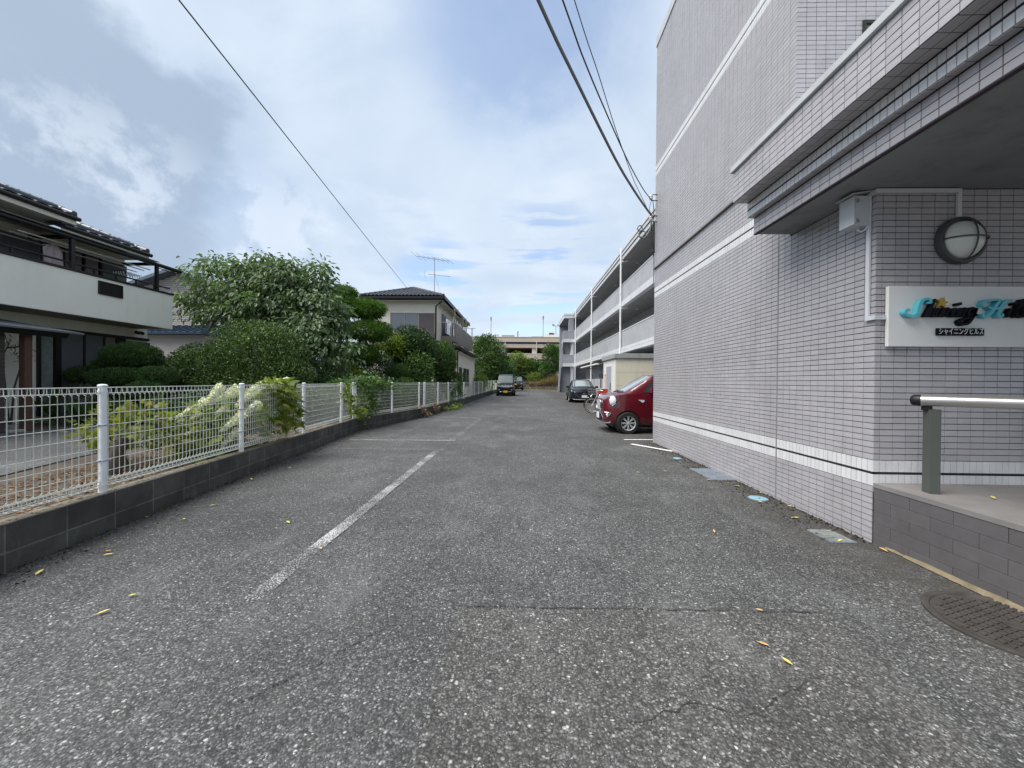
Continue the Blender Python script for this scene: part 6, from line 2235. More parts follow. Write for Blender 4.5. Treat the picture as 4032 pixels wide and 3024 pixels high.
# cloud-pruned pine before the near house
t = thing('cloud_pruned_pine', 'low dark cloud-pruned pine of rounded pads in front of the near house', 'tree', (-10.2, 9.9, .2))
clipped(t, [((-10.35, 10.0, 1.93), (.66, .6, .34), 9000), ((-10.80, 10.05, 1.68), (.52, .45, .20), 4500), ((-11.15, 9.8, 1.42), (.62, .5, .23), 6000),
            ((-10.25, 9.55, 1.34), (.70, .5, .25), 7500), ((-9.50, 9.75, 1.34), (.52, .5, .30), 6000), ((-9.26, 9.25, 1.02), (.42, .4, .22), 4000), ((-10.7, 9.4, .95), (.8, .5, .25), 5000)],
        LF['pine'], .05, .014, up=.7, jit=.5, amp=.07, freq=4.5, name='crown')
limbs(t, (-10.2, 9.9, .2), [(-10.3, 10, 1.75), (-11.1, 9.85, 1.3), (-9.6, 9.8, 1.2), (-10.3, 9.6, 1.2)], .09, M['bark'])

# big azalea
t = thing('azalea_bush', 'big dense dark green mounded bush in front of the siding house', 'bush', (-8.3, 11.3, .2))
clipped(t, [((-7.85, 11.5, 1.95), (1.42, 1.25, 1.20), 15000), ((-9.05, 11.0, 1.45), (1.25, 1.05, .95), 11000), ((-8.2, 10.8, .95), (1.7, .9, .8), 8000), ((-7.0, 11.2, 1.35), (.85, .9, .8), 5000)],
        LF['azalea'], .062, .030, up=.35, jit=.7, amp=.07, freq=3.4, depth=.30, name='crown')
limbs(t, (-8.3, 11.3, .2), [(-7.8, 11.4, 2.3), (-9.0, 11.1, 1.8), (-7.2, 11.3, 1.8), (-8.5, 11.2, 2.2)], .07, M['bark'])

# broad dogwood
t = thing('dogwood_tree', 'broad tree with drooping pointed grey-green leaves above the dark bush', 'tree', (-8.2, 13.4, .2))
clumpy(t, [((-10.75, 13.5, 4.75), (1.05, 1.0, .75), 1100), ((-11.2, 13.4, 4.0), (.8, .8, .35), 480), ((-10.2, 13.3, 3.55), (1.2, .9, .36), 900), ((-9.6, 13.5, 4.5), (1.1, 1.2, .85), 1400),
           ((-9.2, 13.5, 5.35), (.60, .6, .45), 480), ((-8.6, 13.5, 4.75), (1.0, 1.1, .75), 1300), ((-7.9, 13.4, 4.55), (1.0, 1.0, .75), 1200), ((-8.4, 13.0, 3.85), (1.3, .9, .50), 1200),
           ((-7.05, 13.2, 4.15), (.75, .8, .75), 950), ((-6.98, 13.3, 5.10), (.30, .35, .40), 230), ((-6.85, 13.0, 3.2), (.95, .9, .8), 1300), ((-6.75, 12.8, 2.3), (1.0, .9, .75), 1300), ((-7.5, 12.8, 2.9), (.9, .8, .8), 900),
           ((-8.0, 13.3, 5.30), (.40, .4, .25), 190), ((-10.95, 13.5, 5.45), (.45, .45, .26), 200), ((-10.0, 13.4, 5.2), (.45, .45, .3), 200), ((-9.0, 13.9, 4.2), (1.6, .8, .7), 1200), ((-9.3, 13.0, 3.2), (.9, .6, .3), 420)],
       LF['dogwood'], .18, .085, per=13, rad=.16, droop=.75, six=True, depth=.6, amp=.16, freq=3.5)
limbs(t, (-8.2, 13.4, .2), [(-10.6, 13.5, 4.7), (-9.2, 13.5, 5.3), (-8.0, 13.5, 5.2), (-7.0, 13.2, 4.8), (-6.8, 13.0, 3.2), (-9.8, 13.3, 3.7)], .13, M['bark'])

# tall cloud-pruned podocarpus
t = thing('podocarpus_tree', 'tall cloud-pruned tree of bright green layered pads beside the drooping-leaved tree', 'tree', (-7.1, 16.0, .2))
clipped(t, [((-7.55, 16, 4.45), (1.0, .85, .50), 7000), ((-6.50, 16, 4.30), (.78, .7, .40), 5000), ((-6.35, 15.9, 3.38), (.95, .8, .45), 6000), ((-7.05, 15.8, 2.42), (1.30, 1.0, .46), 8000),
            ((-7.75, 16, 3.5), (.8, .8, .48), 4000), ((-7.45, 16, 4.98), (.50, .5, .28), 2500), ((-7.6, 15.9, 1.7), (.9, .8, .4), 3500)],
        LF['podo'], .105, .020, up=.6, jit=.6, amp=.12, freq=5.0, depth=.35, name='crown')
limbs(t, (-7.1, 16.0, .2), [(-7.5, 16, 4.4), (-6.5, 16, 4.2), (-6.4, 15.9, 3.3), (-7.0, 15.8, 2.4), (-7.7, 16, 3.4)], .11, M['bark'])

shrubs = [
    ('lime_shrub', 'yellow-green shrub under the tall cloud-pruned tree', [((-6.75, 15.0, 1.45), (.72, .6, .42), 2600), ((-6.2, 14.8, 1.2), (.5, .5, .3), 1200)], 'lime', .085, .045, 'loose'),
    ('clipped_dome', 'wide dark clipped dome shrub behind the middle fence', [((-6.45, 17.0, 1.72), (.90, .85, .78), 9000)], 'dark', .045, .022, 'clip'),
    ('clipped_ball', 'small round clipped ball shrub right of the dark dome', [((-5.45, 17.2, 1.60), (.52, .52, .50), 5200)], 'mid', .042, .020, 'clip'),
    ('low_mound', 'low dark clipped mound between dome and ball', [((-5.95, 16.6, 1.10), (.65, .55, .42), 4500)], 'dark', .042, .020, 'clip'),
    ('round_shrub', 'large round glossy shrub below the hip-roof house window', [((-5.45, 19.0, 2.85), (1.22, 1.1, 1.15), 9000), ((-5.4, 18.8, 1.75), (1.0, .9, .9), 6000)], 'dark', .10, .045, 'mix'),
    ('climbing_lime', 'sprawling lime-green creeper over the round glossy shrub', [((-6.30, 18.0, 3.12), (.80, .55, .42), 2000), ((-6.0, 17.9, 2.75), (.5, .4, .3), 900)], 'lime', .12, .065, 'loose'),
    ('leafy_shrub', 'mid-green leafy shrub in front of the round glossy one', [((-4.95, 18.0, 1.85), (.72, .65, .85), 2600), ((-4.9, 17.8, 1.1), (.8, .6, .5), 1800)], 'mid', .12, .065, 'loose'),
    ('corner_shrub', 'tall dark shrub hiding the corner of the hip-roof house', [((-4.25, 20.4, 2.35), (.82, .75, 1.12), 6000), ((-4.0, 20.9, 1.3), (.75, .7, .7), 3500)], 'mid', .085, .040, 'mix'),
    ('end_shrub', 'dark loose shrub at the far end of the hip-roof house garden', [((-3.98, 23.6, 1.25), (.55, .8, .75), 2600)], 'dark', .10, .05, 'loose'),
    ('hedge_shrub', 'dark shrub close behind the fence left of the vine', [((-5.15, 12.6, .75), (.62, .9, .62), 3600)], 'dark', .07, .035, 'mix'),
    ('hedge_shrub', 'dark shrub close behind the fence beyond the vine', [((-4.75, 15.6, .80), (.60, 1.0, .62), 3600)], 'mid', .07, .035, 'mix'),
    ('hedge_shrub', 'dark low shrub between the hydrangea and the vine', [((-5.6, 9.6, .65), (.8, 1.1, .55), 4200)], 'dark', .07, .035, 'mix'),
    ('hedge_shrub', 'shaded shrub behind the white hydrangea', [((-6.6, 7.9, .55), (1.0, .7, .5), 4200)], 'dark', .07, .035, 'mix'),
    ('hedge_shrub', 'fresh green shrub at the bend of the far fence', [((-4.35, 18.7, .72), (.45, 1.0, .55), 2400)], 'mid', .08, .04, 'loose'),
    ('hedge_shrub', 'dark shrub behind the first posts of the far fence', [((-4.25, 17.0, .70), (.50, 1.3, .55), 3000)], 'dark', .07, .035, 'mix'),
    ('hedge_shrub', 'dark shrub at the foot of the hip-roof house by the fence', [((-3.85, 21.4, .65), (.35, 1.0, .5), 2000)], 'dark', .07, .035, 'mix'),
    ('hedge_shrub', 'low shrub past the hip-roof house against the fence', [((-3.75, 33.5, .8), (.6, 1.6, .65), 2600)], 'mid', .09, .045, 'mix'),
    ('hedge_shrub', 'shaded shrub under the low lime shrub behind the fence bend', [((-5.6, 14.3, .7), (.9, .8, .55), 3600)], 'dark', .07, .035, 'mix'),
    ('garden_shrub', 'broad dark shrub under the drooping-leaved tree', [((-6.3, 12.4, .85), (1.2, .8, .75), 5200), ((-7.6, 12.6, .8), (1.0, .8, .7), 3600)], 'dark', .075, .036, 'mix'),
    ('garden_shrub', 'mid-green shrub just behind the short middle fence run', [((-5.3, 11.2, .75), (.7, .8, .6), 3600)], 'mid', .08, .036, 'mix'),
    ('garden_shrub', 'dark shrub row between the low lime shrub and the far fence', [((-5.3, 15.9, .8), (.8, 1.0, .65), 4200), ((-6.6, 16.0, .8), (.9, .8, .65), 3200)], 'dark', .075, .036, 'mix'),
    ('fence_end_shrub', 'pale green shrub leaning over the far end of the fence', [((-3.35, 31.0, 1.35), (.6, .8, .5), 1200)], 'lime', .13, .07, 'loose'),
]
for nm, lb, bl, mt, L, Wd, how in shrubs:
    c = bl[0][0]
    t = thing(nm, lb, 'shrub', (c[0], c[1], .2))
    if how == 'clip':
        clipped(t, bl, LF[mt], L, Wd, up=.4, jit=.6, amp=.025, freq=4.0)
    elif how == 'mix':
        clipped(t, bl, LF[mt], L, Wd, up=.15, jit=.8, amp=.08, freq=4.0, depth=.35)
    else:
        clumpy(t, bl, LF[mt], L, Wd, per=9, rad=.12, droop=.2, name='foliage')
    limbs(t, (c[0], c[1], .15), [(c[0] + .25 * bl[0][1][0] * sx, c[1] + .1 * sx, c[2] + .3 * bl[0][1][2]) for sx in (-1, 0, 1)], .04, M['bark'], 'stem')

# maple shrub and leaning stump just behind the near fence
t = thing('maple_shrub', 'small yellow-green maple seedling shrub behind the nearest fence post', 'shrub', (-4.75, 4.55, .25))


def star_leaves(parent, P, A, N, L, mt, lobes=5, name='foliage', kind=None, tint=None):
    """lobed leaves: one fan of points each"""
    b = MB()
    A, N = unit(A), unit(N)
    Sd = unit(np.cross(A, N))
    Nn = np.cross(Sd, A)
    for i in range(len(P)):
        o, a, s, n, l = P[i], A[i], Sd[i], Nn[i], L[i]
        vs = [tuple(o)]
        k2 = lobes * 2 + 1
        for q in range(k2):
            th = math.radians(-115 + 230 * q / (k2 - 1))
            r = l * ((.98 - .28 * abs(th) / 2) if q % 2 else .48)
            w = o + a * (r * math.cos(th) + l * .12) + s * r * math.sin(th) - n * r * .14
            vs.append(tuple(w))
        b.tint = float(tint[i]) if tint is not None else rnd.random()
        b.add(vs, [[0, q, q + 1] for q in range(1, k2)])
    return b.build(name, mt, parent, kind=kind, tint=True)


def scatter(blobs, jitter=.3, droop=.3):
    Ps, As, Ns = [], [], []
    for c, r, n in blobs:
        P, N = shell(c, r, n, .6, .12, 3.0, -.9)
        Ps.append(P)
        As.append(N + rng.normal(size=N.shape) * jitter + np.array([0, 0, -droop]))
        Ns.append(np.array([0, 0, 1.0]) + N * .6 + rng.normal(size=N.shape) * .4)
    return map(np.concatenate, (Ps, As, Ns))


P, A, N = scatter([((-4.72, 4.55, .74), (.55, .38, .30), 250), ((-5.25, 4.9, .62), (.35, .3, .24), 100), ((-4.35, 4.75, .60), (.3, .3, .22), 80)], .4, .2)
star_leaves(t, P, A, N, .075 * rng.uniform(.6, 1.2, len(P)), LF['maple'], 5)
limbs(t, (-4.72, 4.5, .2), [(-4.75, 4.55, .8), (-5.2, 4.85, .7), (-4.4, 4.7, .7)], .03, M['bark'], 'stem')
st_ = thing('tree_stump', 'short leaning dark stump behind the fence by the maple', 'stump', (-4.60, 4.25, .2))
MB().tube([(-4.62, 4.22, .15), (-4.60, 4.25, .42), (-4.57, 4.30, .66)], [.085, .075, .06], 10).build('wood', M['bark'], st_, smooth=60)

# oakleaf hydrangea: flower cones are parts, and so is each leaf of the spray that hangs over the fence
hy = thing('oakleaf_hydrangea', 'hydrangea with cream flower cones behind and over the white fence', 'shrub', (-4.3, 5.6, .25))
P, A, N = scatter([((-4.40, 5.35, .62), (.42, .45, .38), 190), ((-4.25, 5.95, .70), (.38, .5, .45), 210), ((-4.35, 5.0, .42), (.35, .3, .22), 80), ((-4.12, 6.3, 1.12), (.20, .45, .22), 90)], .5, .3)
star_leaves(hy, P, A, N, .115 * rng.uniform(.6, 1.25, len(P)), LF['oak'], 3)
P, A, N = scatter([((-3.88, 6.28, .98), (.12, .32, .30), 34), ((-3.86, 6.42, .66), (.12, .30, .28), 34), ((-3.95, 6.2, 1.25), (.16, .34, .10), 20)], .35, .5)
A[:, 0] += .35
N[:, 0] += .8
for i in range(len(P)):
    star_leaves(hy, P[i:i + 1], A[i:i + 1], N[i:i + 1], np.array([.125 * rnd.uniform(.7, 1.2)]), LF['oak'], 3, 'leaf')
b = MB()
for e in ((-4.39, 5.3, 1.1), (-4.55, 5.2, .9), (-4.1, 5.6, 1.0), (-4.0, 6.2, 1.25), (-4.05, 5.3, .6), (-4.4, 5.1, .5)):
    b.tube([(-4.3, 5.6, .2), ((-4.3 + e[0]) / 2, (5.6 + e[1]) / 2, e[2] * .6 + .1), e], [.014, .010, .006], 5)
b.tube([(-4.0, 6.2, 1.28), (-3.86, 6.3, 1.24), (-3.84, 6.4, .9), (-3.86, 6.42, .5)], [.009, .008, .006, .004], 5)
b.build('stem', M['bark'], hy, smooth=60)


def panicle(tip, tail, r):
    """cone of four-petalled florets"""
    tip, tail = np.array(tip), np.array(tail)
    n = 230
    r = r * .86
    u = rng.random(n) ** .7
    ax = unit((tip - tail)[None])[0]
    D = unit(rng.normal(size=(n, 3)))
    D = unit(D - (D @ ax)[:, None] * ax)
    P = tip + (tail - tip) * u[:, None] + D * (r * (.30 + .80 * u))[:, None] * rng.uniform(.55, 1.08, n)[:, None]
    b = MB()
    for q, dd in zip(P, D):
        nn = Vector(dd) + Vector(rng.normal(size=3)) * .4 + Vector((0, 0, .2))
        nn.normalize()
        s = nn.orthogonal().normalized()
        w = nn.cross(s)
        l = rnd.uniform(.013, .021)
        b.tint = rnd.random()
        c = Vector(q)
        for e, f_ in ((s, w), (w, -s), (-s, -w), (-w, s)):
            b.add([c, c + (e + f_) * l * .55 + nn * .003, c + e * l * 1.25 - nn * .003, c + (e - f_) * l * .55 + nn * .003], [[0, 1, 2, 3]])
    b.build('flower_cluster', LF['petal'], hy, tint=True)


for tip, tail, r in (((-4.33, 5.18, 1.00), (-4.30, 5.42, 1.24), .075), ((-4.66, 5.08, .80), (-4.42, 5.36, 1.04), .085), ((-4.34, 5.22, .99), (-4.14, 5.55, 1.20), .085), ((-4.10, 5.42, .95), (-4.0, 5.75, 1.22), .075),
                     ((-4.06, 5.42, .82), (-3.92, 5.68, .97), .085), ((-4.12, 5.18, .62), (-4.0, 5.45, .84), .075), ((-4.62, 5.0, .55), (-4.36, 5.24, .62), .075), ((-4.12, 5.15, .40), (-4.02, 5.4, .62), .065),
                     ((-4.22, 6.02, 1.27), (-4.0, 6.55, 1.31), .085), ((-4.24, 5.25, .86), (-4.2, 5.4, .95), .05), ((-4.48, 5.1, .78), (-4.44, 5.2, .86), .035)):
    panicle(tip, tail, r)

# vines on the fence
def vine(label, path, spread, n, mt, L, name='fence_vine', seg=12):
    t = thing(name, label, 'vine', (path[0][0], path[0][1], .2))
    b = MB()
    pts = []
    for (a, c) in zip(path, path[1:]):
        a, c = Vector(a), Vector(c)
        q = [a.lerp(c, u) + Vector((rnd.uniform(-.03, .03), rnd.uniform(-.05, .05), rnd.uniform(-.04, .04))) for u in np.linspace(0, 1, seg)]
        b.tube(q, .006, 4)
        pts += q
    b.build('stem', M['bark'], t)
    Q = np.array([tuple(p_) for p_ in pts])
    i = rng.integers(0, len(Q), n)
    P = Q[i] + rng.normal(size=(n, 3)) * np.array(spread)
    A = rng.normal(size=(n, 3)) * .6 + np.array([.3, 0, -.5])
    N = rng.normal(size=(n, 3)) * .5 + np.array([.6, -.2, .8])
    star_leaves(t, P, A, N, L * rng.uniform(.6, 1.3, n), LF[mt], 2)


vine('lime vine trailing down the fence at its bend', [(-4.27, 9.2, 1.2), (-4.28, 9.5, .85), (-4.28, 9.9, .5), (-4.25, 10.5, .40)], (.05, .16, .10), 230, 'lime', .075)
vine('thick green vine heaped over the top of the middle fence run', [(-4.4, 10.1, 1.36), (-4.3, 10.6, 1.34), (-4.18, 11.2, 1.30), (-4.10, 11.7, 1.22)], (.10, .24, .10), 460, 'mid', .085)
vine('dark vine hanging between two posts of the middle fence', [(-4.26, 10.6, 1.2), (-4.24, 10.75, .85), (-4.22, 10.9, .45)], (.06, .18, .16), 240, 'mid', .08)
vine('vine with brownish leaves climbing the far fence', [(-3.45, 18.6, .35), (-3.42, 19.0, .8), (-3.36, 20.2, 1.2), (-3.3, 21.2, .6)], (.06, .22, .16), 330, 'mid', .08)
vine('heap of green weeds spilling from the wall foot onto the asphalt', [(-3.3, 17.6, .12), (-3.15, 18.3, .10), (-3.1, 19.2, .10)], (.16, .3, .07), 300, 'lime', .08, 'wall_weeds')
vine('dead orange-brown creeper at the foot of the wall joint', [(-3.62, 13.95, .38), (-3.50, 14.1, .15), (-3.42, 14.3, .04)], (.06, .12, .06), 110, 'dead', .06, 'dead_creeper')
vine('small reddish creeper lower on the far wall', [(-3.48, 15.4, .40), (-3.42, 15.8, .18)], (.05, .15, .07), 80, 'dead', .06, 'dead_creeper')
vine('thin vine at the far end of the fence before the van', [(-2.75, 35.5, .45), (-2.72, 36.5, 1.2)], (.06, .3, .2), 160, 'mid', .10)

# trees at the far end
def far_tree(label, base, blobs, mt, L, Wd, shoots=0):
    t = thing('broadleaf_tree', label, 'tree', base, 'trees at the far end of the lot')
    clumpy(t, blobs, LF[mt], L, Wd, per=10, rad=.26, droop=-.15, depth=.5, amp=.14, freq=3.0)
    limbs(t, base, [(c[0], c[1], c[2]) for c, _, _ in blobs[:5]], .14, M['bark'])


far_tree('dark bushy tree with upright shoots left of the black vans', (-3.6, 44.5, .25),
         [((-3.6, 44.5, 4.0), (2.1, 2.0, 1.9), 6500), ((-4.6, 44.5, 5.4), (1.0, 1.0, 1.1), 2000), ((-2.6, 44.5, 3.0), (1.5, 1.5, 1.6), 3200), ((-3.9, 44, 2.0), (1.9, 1.5, 1.5), 4200), ((-3.7, 44.5, 6.0), (.6, .6, .8), 700), ((-1.9, 45, 2.0), (1.1, 1, 1.2), 1800)], 'far', .26, .11)
far_tree('tree crowned with yellow-green new leaves behind the vans', (-.6, 62, 1.2),
         [((-.7, 62, 4.6), (1.5, 1.3, 1.3), 1800), ((-1.7, 62, 3.6), (1.6, 1.4, 1.6), 2400), ((.4, 62, 3.8), (1.3, 1.2, 1.2), 1700)], 'farlime', .30, .14)
far_tree('wide mid-green tree over the retaining wall', (1.6, 62.5, 1.2),
         [((1.6, 62.5, 3.6), (1.9, 1.4, 1.5), 3000), ((3.0, 62.5, 3.2), (1.4, 1.2, 1.3), 2000), ((.6, 62, 2.7), (1.6, 1.2, 1.2), 2200), ((2.3, 62.3, 2.4), (2.0, 1.2, 1.0), 2400)], 'far', .30, .13)
far_tree('dark tree rising beside the stair tower', (5.0, 60.5, 1.2),
         [((5.0, 60.5, 4.6), (1.5, 1.4, 2.2), 3600), ((4.6, 60.5, 6.4), (.9, .9, 1.0), 1200), ((4.2, 60.3, 3.0), (1.2, 1.1, 1.2), 2000), ((6.2, 61, 5.0), (1.5, 1.4, 2.2), 2200)], 'far', .30, .12)
far_tree('low dark tree between the bushy tree and the wall', (-2.6, 60, 1.2),
         [((-2.6, 60, 3.2), (1.8, 1.4, 1.8), 2600), ((-3.9, 60, 3.6), (1.8, 1.4, 2.0), 2200)], 'far', .30, .13)
far_tree('pale shrub-like tree low behind the wall', (2.2, 60.2, 1.2), [((2.2, 60.2, 1.95), (1.2, .7, .75), 900)], 'farlime', .26, .12)
for i, (x, y, h_) in enumerate(((-9, 47, 4.2), (-12, 50, 5.0), (-16, 46, 4.6), (9, 66, 5.5), (13, 64, 5.0), (-7, 66, 5.0))):
    far_tree(['green tree behind the hip-roof house', 'broad tree farther behind the hip-roof house', 'leftmost tree behind the houses', 'tree hidden behind the stair tower', 'right tree behind the gallery block', 'tree behind the low dark one'][i],
             (x, y, .25), [((x, y, h_ * .6), (1.9, 1.7, h_ * .38), 2200), ((x + 1, y, h_ * .45), (1.4, 1.3, h_ * .3), 1200)], 'far', .30, .13)
n = 2600
X = rng.uniform(1.2, 6.2, n)
Y = rng.uniform(58.0, 60.3, n)
Z = np.where(Y < 58.7, .9, 1.15) + 0 * X
P = np.stack([X, Y, Z], 1)
A = np.stack([rng.normal(size=n) * .45, -.35 + rng.normal(size=n) * .4, np.ones(n)], 1)
hgt = np.interp(X, [1.2, 2.5, 3.6, 5.2, 6.2], [.35, .4, 1.0, 1.7, 1.5]) * rng.uniform(.4, 1.1, n)
leaf_mesh('tall_dry_grass', LF['grass'], P, A, rng.normal(size=(n, 3)), hgt, np.full(n, .05), None, kind='stuff')
n = 900
P = np.stack([rng.uniform(-.2, 6.2, n), rng.uniform(57.3, 58.2, n), np.full(n, .25)], 1)
leaf_mesh('roadside_weeds', LF['grass'], P, np.stack([rng.normal(size=n) * .5, rng.normal(size=n) * .5, np.ones(n)], 1), rng.normal(size=(n, 3)), rng.uniform(.1, .55, n), np.full(n, .04), None, kind='stuff')

# spindly plant, rock and low plants before the near house
sp = thing('spindly_shrub', 'bare spindly shrub against the white wall of the near house', 'shrub', (-11.4, 8.3, .2))
b = MB()
for path in ([(-11.4, 8.3, .2), (-11.42, 8.24, 1.2), (-11.4, 8.18, 1.8), (-11.4, 8.3, 2.1)], [(-11.4, 8.32, .2), (-11.4, 8.38, 1.1), (-11.4, 8.52, 1.7), (-11.4, 8.5, 2.0)], [(-11.4, 8.5, 1.65), (-11.4, 8.66, 1.55)], [(-11.4, 8.28, 2.0), (-11.4, 8.56, 2.05), (-11.4, 8.6, 1.8)]):
    b.tube(path, [.022, .018, .014, .010][:len(path)], 6)
b.build('stem', M['bark'], sp, smooth=60)
P, A, N = scatter([((-11.38, 8.32, 2.12), (.12, .14, .10), 24), ((-11.38, 8.55, 1.72), (.12, .14, .12), 26), ((-11.38, 8.54, 2.0), (.1, .12, .1), 14)], .6, .6)
leaf_mesh('foliage', LF['dark'], P, A, N, np.full(len(P), .15), np.full(len(P), .025), sp)
rk = thing('garden_rock', 'grey boulder at the edge of the driveway under the pine', 'rock', (-10.55, 9.0, .25))
me_b = MB()
rows = []
for i in range(7):
    for j in range(12):
        th, ph = math.pi / 2 * i / 6, 2 * math.pi * j / 12
        r_ = 1 + .18 * math.sin(3 * ph + i) + .1 * math.cos(5 * ph)
        rows.append((-10.55 + .42 * r_ * math.sin(th) * math.cos(ph), 9.0 + .35 * r_ * math.sin(th) * math.sin(ph), .2 + .85 * math.cos(th) * r_))
me_b.add(rows, [[i * 12 + j, i * 12 + (j + 1) % 12, (i + 1) * 12 + (j + 1) % 12, (i + 1) * 12 + j] for i in range(6) for j in range(12)])
me_b.build('stone', mat('grey_boulder', (.075, .072, .066), .95, var=.3, vs=5, bump=.8, bs=20), rk)
for x, y, lb in ((-11.0, 9.0, 'broad-leaved green plant left of the boulder'), (-10.1, 8.85, 'broad-leaved green plant right of the boulder'), (-9.2, 9.0, 'broad-leaved plant in front of the low right pad of the pine')):
    t = thing('garden_plant', lb, 'plant', (x, y, .2))
    n = 46
    P = np.array([x, y, .25]) + rng.normal(size=(n, 3)) * np.array([.10, .10, .05])
    A = np.stack([rng.normal(size=n) * .6, rng.normal(size=n) * .6, np.ones(n)], 1)
    leaf_mesh('foliage', LF['mid'], P, A, rng.normal(size=(n, 3)), rng.uniform(.4, 1.0, n), np.full(n, .09), t, six=True)
for i, (x, y) in enumerate(((-10.2, 7.25), (-11.1, 7.9), (-11.9, 8.35), (-12.8, 8.9))):
    MB().cbox(x - .42, x + .42, y - .12, y + .14, .2, .32, .02).build('kerb_stone', M['kerbstone'], None, kind='structure')

# leaf litter on the soil strip behind the near fence (nobody could count it)
n = 5200
Y = rng.uniform(.8, 9.0, n)
X = (-3.304 - .1086 * Y) - .07 - rng.random(n) ** 1.4 * 1.5
P = np.stack([X, Y, .262 - (np.abs(X + 3.304 + .1086 * Y)) * .002 + rng.random(n) * .012], 1)
A = np.stack([rng.normal(size=n), rng.normal(size=n), rng.normal(size=n) * .18], 1)
leaf_mesh('leaf_litter', LF['dead'], P, A, np.stack([rng.normal(size=n) * .3, rng.normal(size=n) * .3, np.ones(n)], 1), rng.uniform(.03, .075, n), rng.uniform(.012, .03, n), None, kind='stuff')
n = 260
Y = rng.uniform(1.6, 10, n)
P = np.stack([-3.304 - .1086 * Y + rng.uniform(-.05, .05, n), Y, np.full(n, .342)], 1)
A = np.stack([rng.normal(size=n), rng.normal(size=n), np.zeros(n)], 1)
leaf_mesh('wall_top_litter', LF['dead'], P, A, np.tile(np.array([0, 0, 1.0]), (n, 1)), rng.uniform(.02, .045, n), rng.uniform(.01, .018, n), None, kind='stuff')

# grit and crumbs along the foot of the tiled wall
n = 1500
Y = 3.3 + rng.random(n) * 5.3
P = np.stack([2.965 - rng.random(n) ** 2.2 * .38, Y, np.full(n, .004)], 1)
A = np.stack([rng.normal(size=n), rng.normal(size=n), rng.normal(size=n) * .3], 1)
LF['crumb'] = leaf_mat('dark_soil_crumb', (.022, .018, .015), (.10, .08, .06), .95, .0, 8)
leaf_mesh('wall_foot_grit', LF['crumb'], P, A, np.stack([rng.normal(size=n) * .5, rng.normal(size=n) * .5, np.ones(n)], 1), rng.uniform(.012, .035, n), rng.uniform(.008, .02, n), None, kind='stuff', fold=.5)

# dirt washed against the foot of the block wall
n = 2600
Y = 1.8 + rng.random(n) * 17.0
KX = np.array([kerb_x(float(y)) for y in Y])
P = np.stack([KX + .064 + rng.random(n) ** 2.4 * .30, Y, np.full(n, .004)], 1)
A = np.stack([rng.normal(size=n), rng.normal(size=n), rng.normal(size=n) * .3], 1)
leaf_mesh('kerb_foot_grit', LF['crumb'], P, A, np.stack([rng.normal(size=n) * .5, rng.normal(size=n) * .5, np.ones(n)], 1), rng.uniform(.010, .032, n), rng.uniform(.007, .018, n), None, kind='stuff', fold=.5)
n = 320
Y = 2.2 + rng.random(n) ** 1.2 * 20.0
KX = np.array([kerb_x(float(y)) for y in Y])
P = np.stack([KX + .066 + rng.random(n) ** 2 * .05, Y, np.full(n, .0)], 1)
A = np.stack([rng.normal(size=n) * .5 + .3, rng.normal(size=n) * .5, np.ones(n) * .8], 1)
leaf_mesh('kerb_foot_weeds', LF['mid'], P, A, rng.normal(size=(n, 3)), rng.uniform(.015, .06, n), rng.uniform(.004, .012, n), None, kind='stuff')

# single fallen leaves
M['leaf_y'] = mat('fallen_yellow_leaf', (.62, .50, .14), .6, var=.2, vs=30)
M['leaf_o'] = mat('fallen_orange_leaf', (.55, .34, .14), .6, var=.25, vs=30)
M['leaf_g'] = mat('fallen_green_leaf', (.33, .42, .08), .6, var=.2, vs=30)


def fallen(x, y, z, size, mt, label):
    a = rnd.uniform(0, 6.28)
    u, w = Vector((math.cos(a), math.sin(a), 0)), Vector((-math.sin(a), math.cos(a), 0))
    c = Vector((x, y, z + .004))
    b = MB()
    L_, W_ = size, size * .36
    mid = [c - u * L_ * .5, c - u * L_ * .2 + Vector((0, 0, .002)), c + u * L_ * .15 + Vector((0, 0, .004)), c + u * L_ * .5 + Vector((0, 0, .010))]
    e = [0, W_ * .42, W_ * .5, 0]
    V = []
    for m_, q in zip(mid, e):
        V += [m_ + w * q + Vector((0, 0, q * .3)), m_, m_ - w * q + Vector((0, 0, q * .45))]
    b.add(V, [[3 * i, 3 * i + 1, 3 * i + 4, 3 * i + 3] for i in range(3)] + [[3 * i + 1, 3 * i + 2, 3 * i + 5, 3 * i + 4] for i in range(3)])
    tag(b.build('fallen_leaf', M[mt], smooth=80), label, 'leaf', 'fallen leaves on the asphalt')


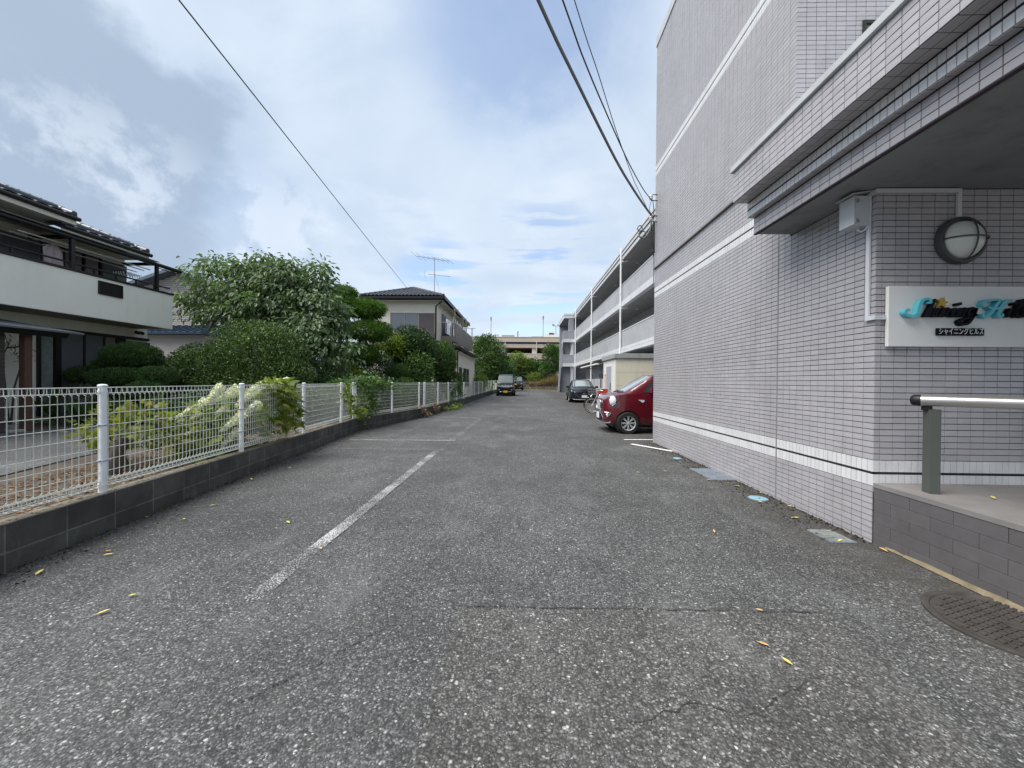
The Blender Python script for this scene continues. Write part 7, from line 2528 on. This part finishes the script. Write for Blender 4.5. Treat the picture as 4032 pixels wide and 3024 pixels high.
for x, y, s, mt, lb in (
    (-2.361, 2.118, 0.062, 'leaf_y', 'bright yellow fallen leaf alone on the left foreground asphalt'),
    (-2.371, 2.291, 0.055, 'leaf_y', 'yellow leaf at the faded corner of the nearest bay line'),
    (-3.274, 2.538, 0.07, 'leaf_y', 'long yellow leaf close to the near end of the block wall'),
    (1.409, 2.283, 0.048, 'leaf_o', 'curled orange leaf on the dark asphalt seam'),
    (1.246, 1.985, 0.06, 'leaf_o', 'flat orange leaf on the newer asphalt patch, farther of two'),
    (1.284, 1.864, 0.05, 'leaf_y', 'yellow leaf on the newer asphalt patch, nearest the camera'),
    (2.93, 3.16, 0.07, 'leaf_o', 'brown-orange leaf at the foot of the porch plinth corner'),
    (2.593, 5.345, 0.07, 'leaf_o', 'orange leaf at the near edge of the square cover'),
    (2.779, 5.201, 0.055, 'leaf_y', 'yellow leaf just in front of the square cover'),
    (2.806, 5.047, 0.11, 'leaf_g', 'green pointed leaf between square cover and blue cap'),
    (2.704, 4.389, 0.055, 'leaf_y', 'yellow leaf in front of the nearer blue cap'),
    (2.93, 4.743, 0.05, 'leaf_y', 'yellow leaf between blue cap and tiled wall'),
    (2.93, 4.25, 0.05, 'leaf_y', 'small yellow leaf at the wall foot before the blue cap'),
    (2.733, 3.879, 0.08, 'leaf_y', 'big yellow leaf between nearer blue cap and dusty cover'),
    (2.723, 3.329, 0.06, 'leaf_y', 'yellow leaf on the dusty inspection cover'),
    (1.749, 5.733, 0.06, 'leaf_y', 'yellow leaf out on the lane level with the square cover'),
    (2.18, 5.836, 0.05, 'leaf_y', 'small yellow leaf between the lane and the square cover'),
    (1.744, 3.487, 0.055, 'leaf_o', 'tan leaf on the pale scuffed streak before the porch'),
    (-3.096, 2.819, 0.06, 'leaf_y', 'fallen yellow leaf near the block wall, beside a tan twin'),
    (-3.166, 2.872, 0.06, 'leaf_o', 'tan fallen leaf near the block wall, beside a yellow one'),
    (-3.582, 3.595, 0.06, 'leaf_y', 'yellow leaf against the foot of the near block wall'),
    (-3.184, 3.562, 0.065, 'leaf_y', 'long yellow leaf out from the near block wall'),
    (-3.236, 3.965, 0.06, 'leaf_y', 'yellow leaf below the maple stretch of wall'),
    (-3.583, 5.035, 0.055, 'leaf_y', 'yellow leaf below the hydrangea stretch of wall'),
    (-3.47, 5.7, 0.055, 'leaf_y', 'yellow leaf below the hanging hydrangea spray'),
    (-2.16, 3.526, 0.065, 'leaf_g', 'green leaf midway between block wall and white bay line'),
    (-1.576, 2.993, 0.045, 'leaf_o', 'tiny orange leaf on the white bay line'),
):
    fallen(x, y, .006, s, mt, lb)
fallen(3.464, 2.895, PZ + .004, .06, 'leaf_y', 'yellow leaf lying on the porch floor under the handrail')
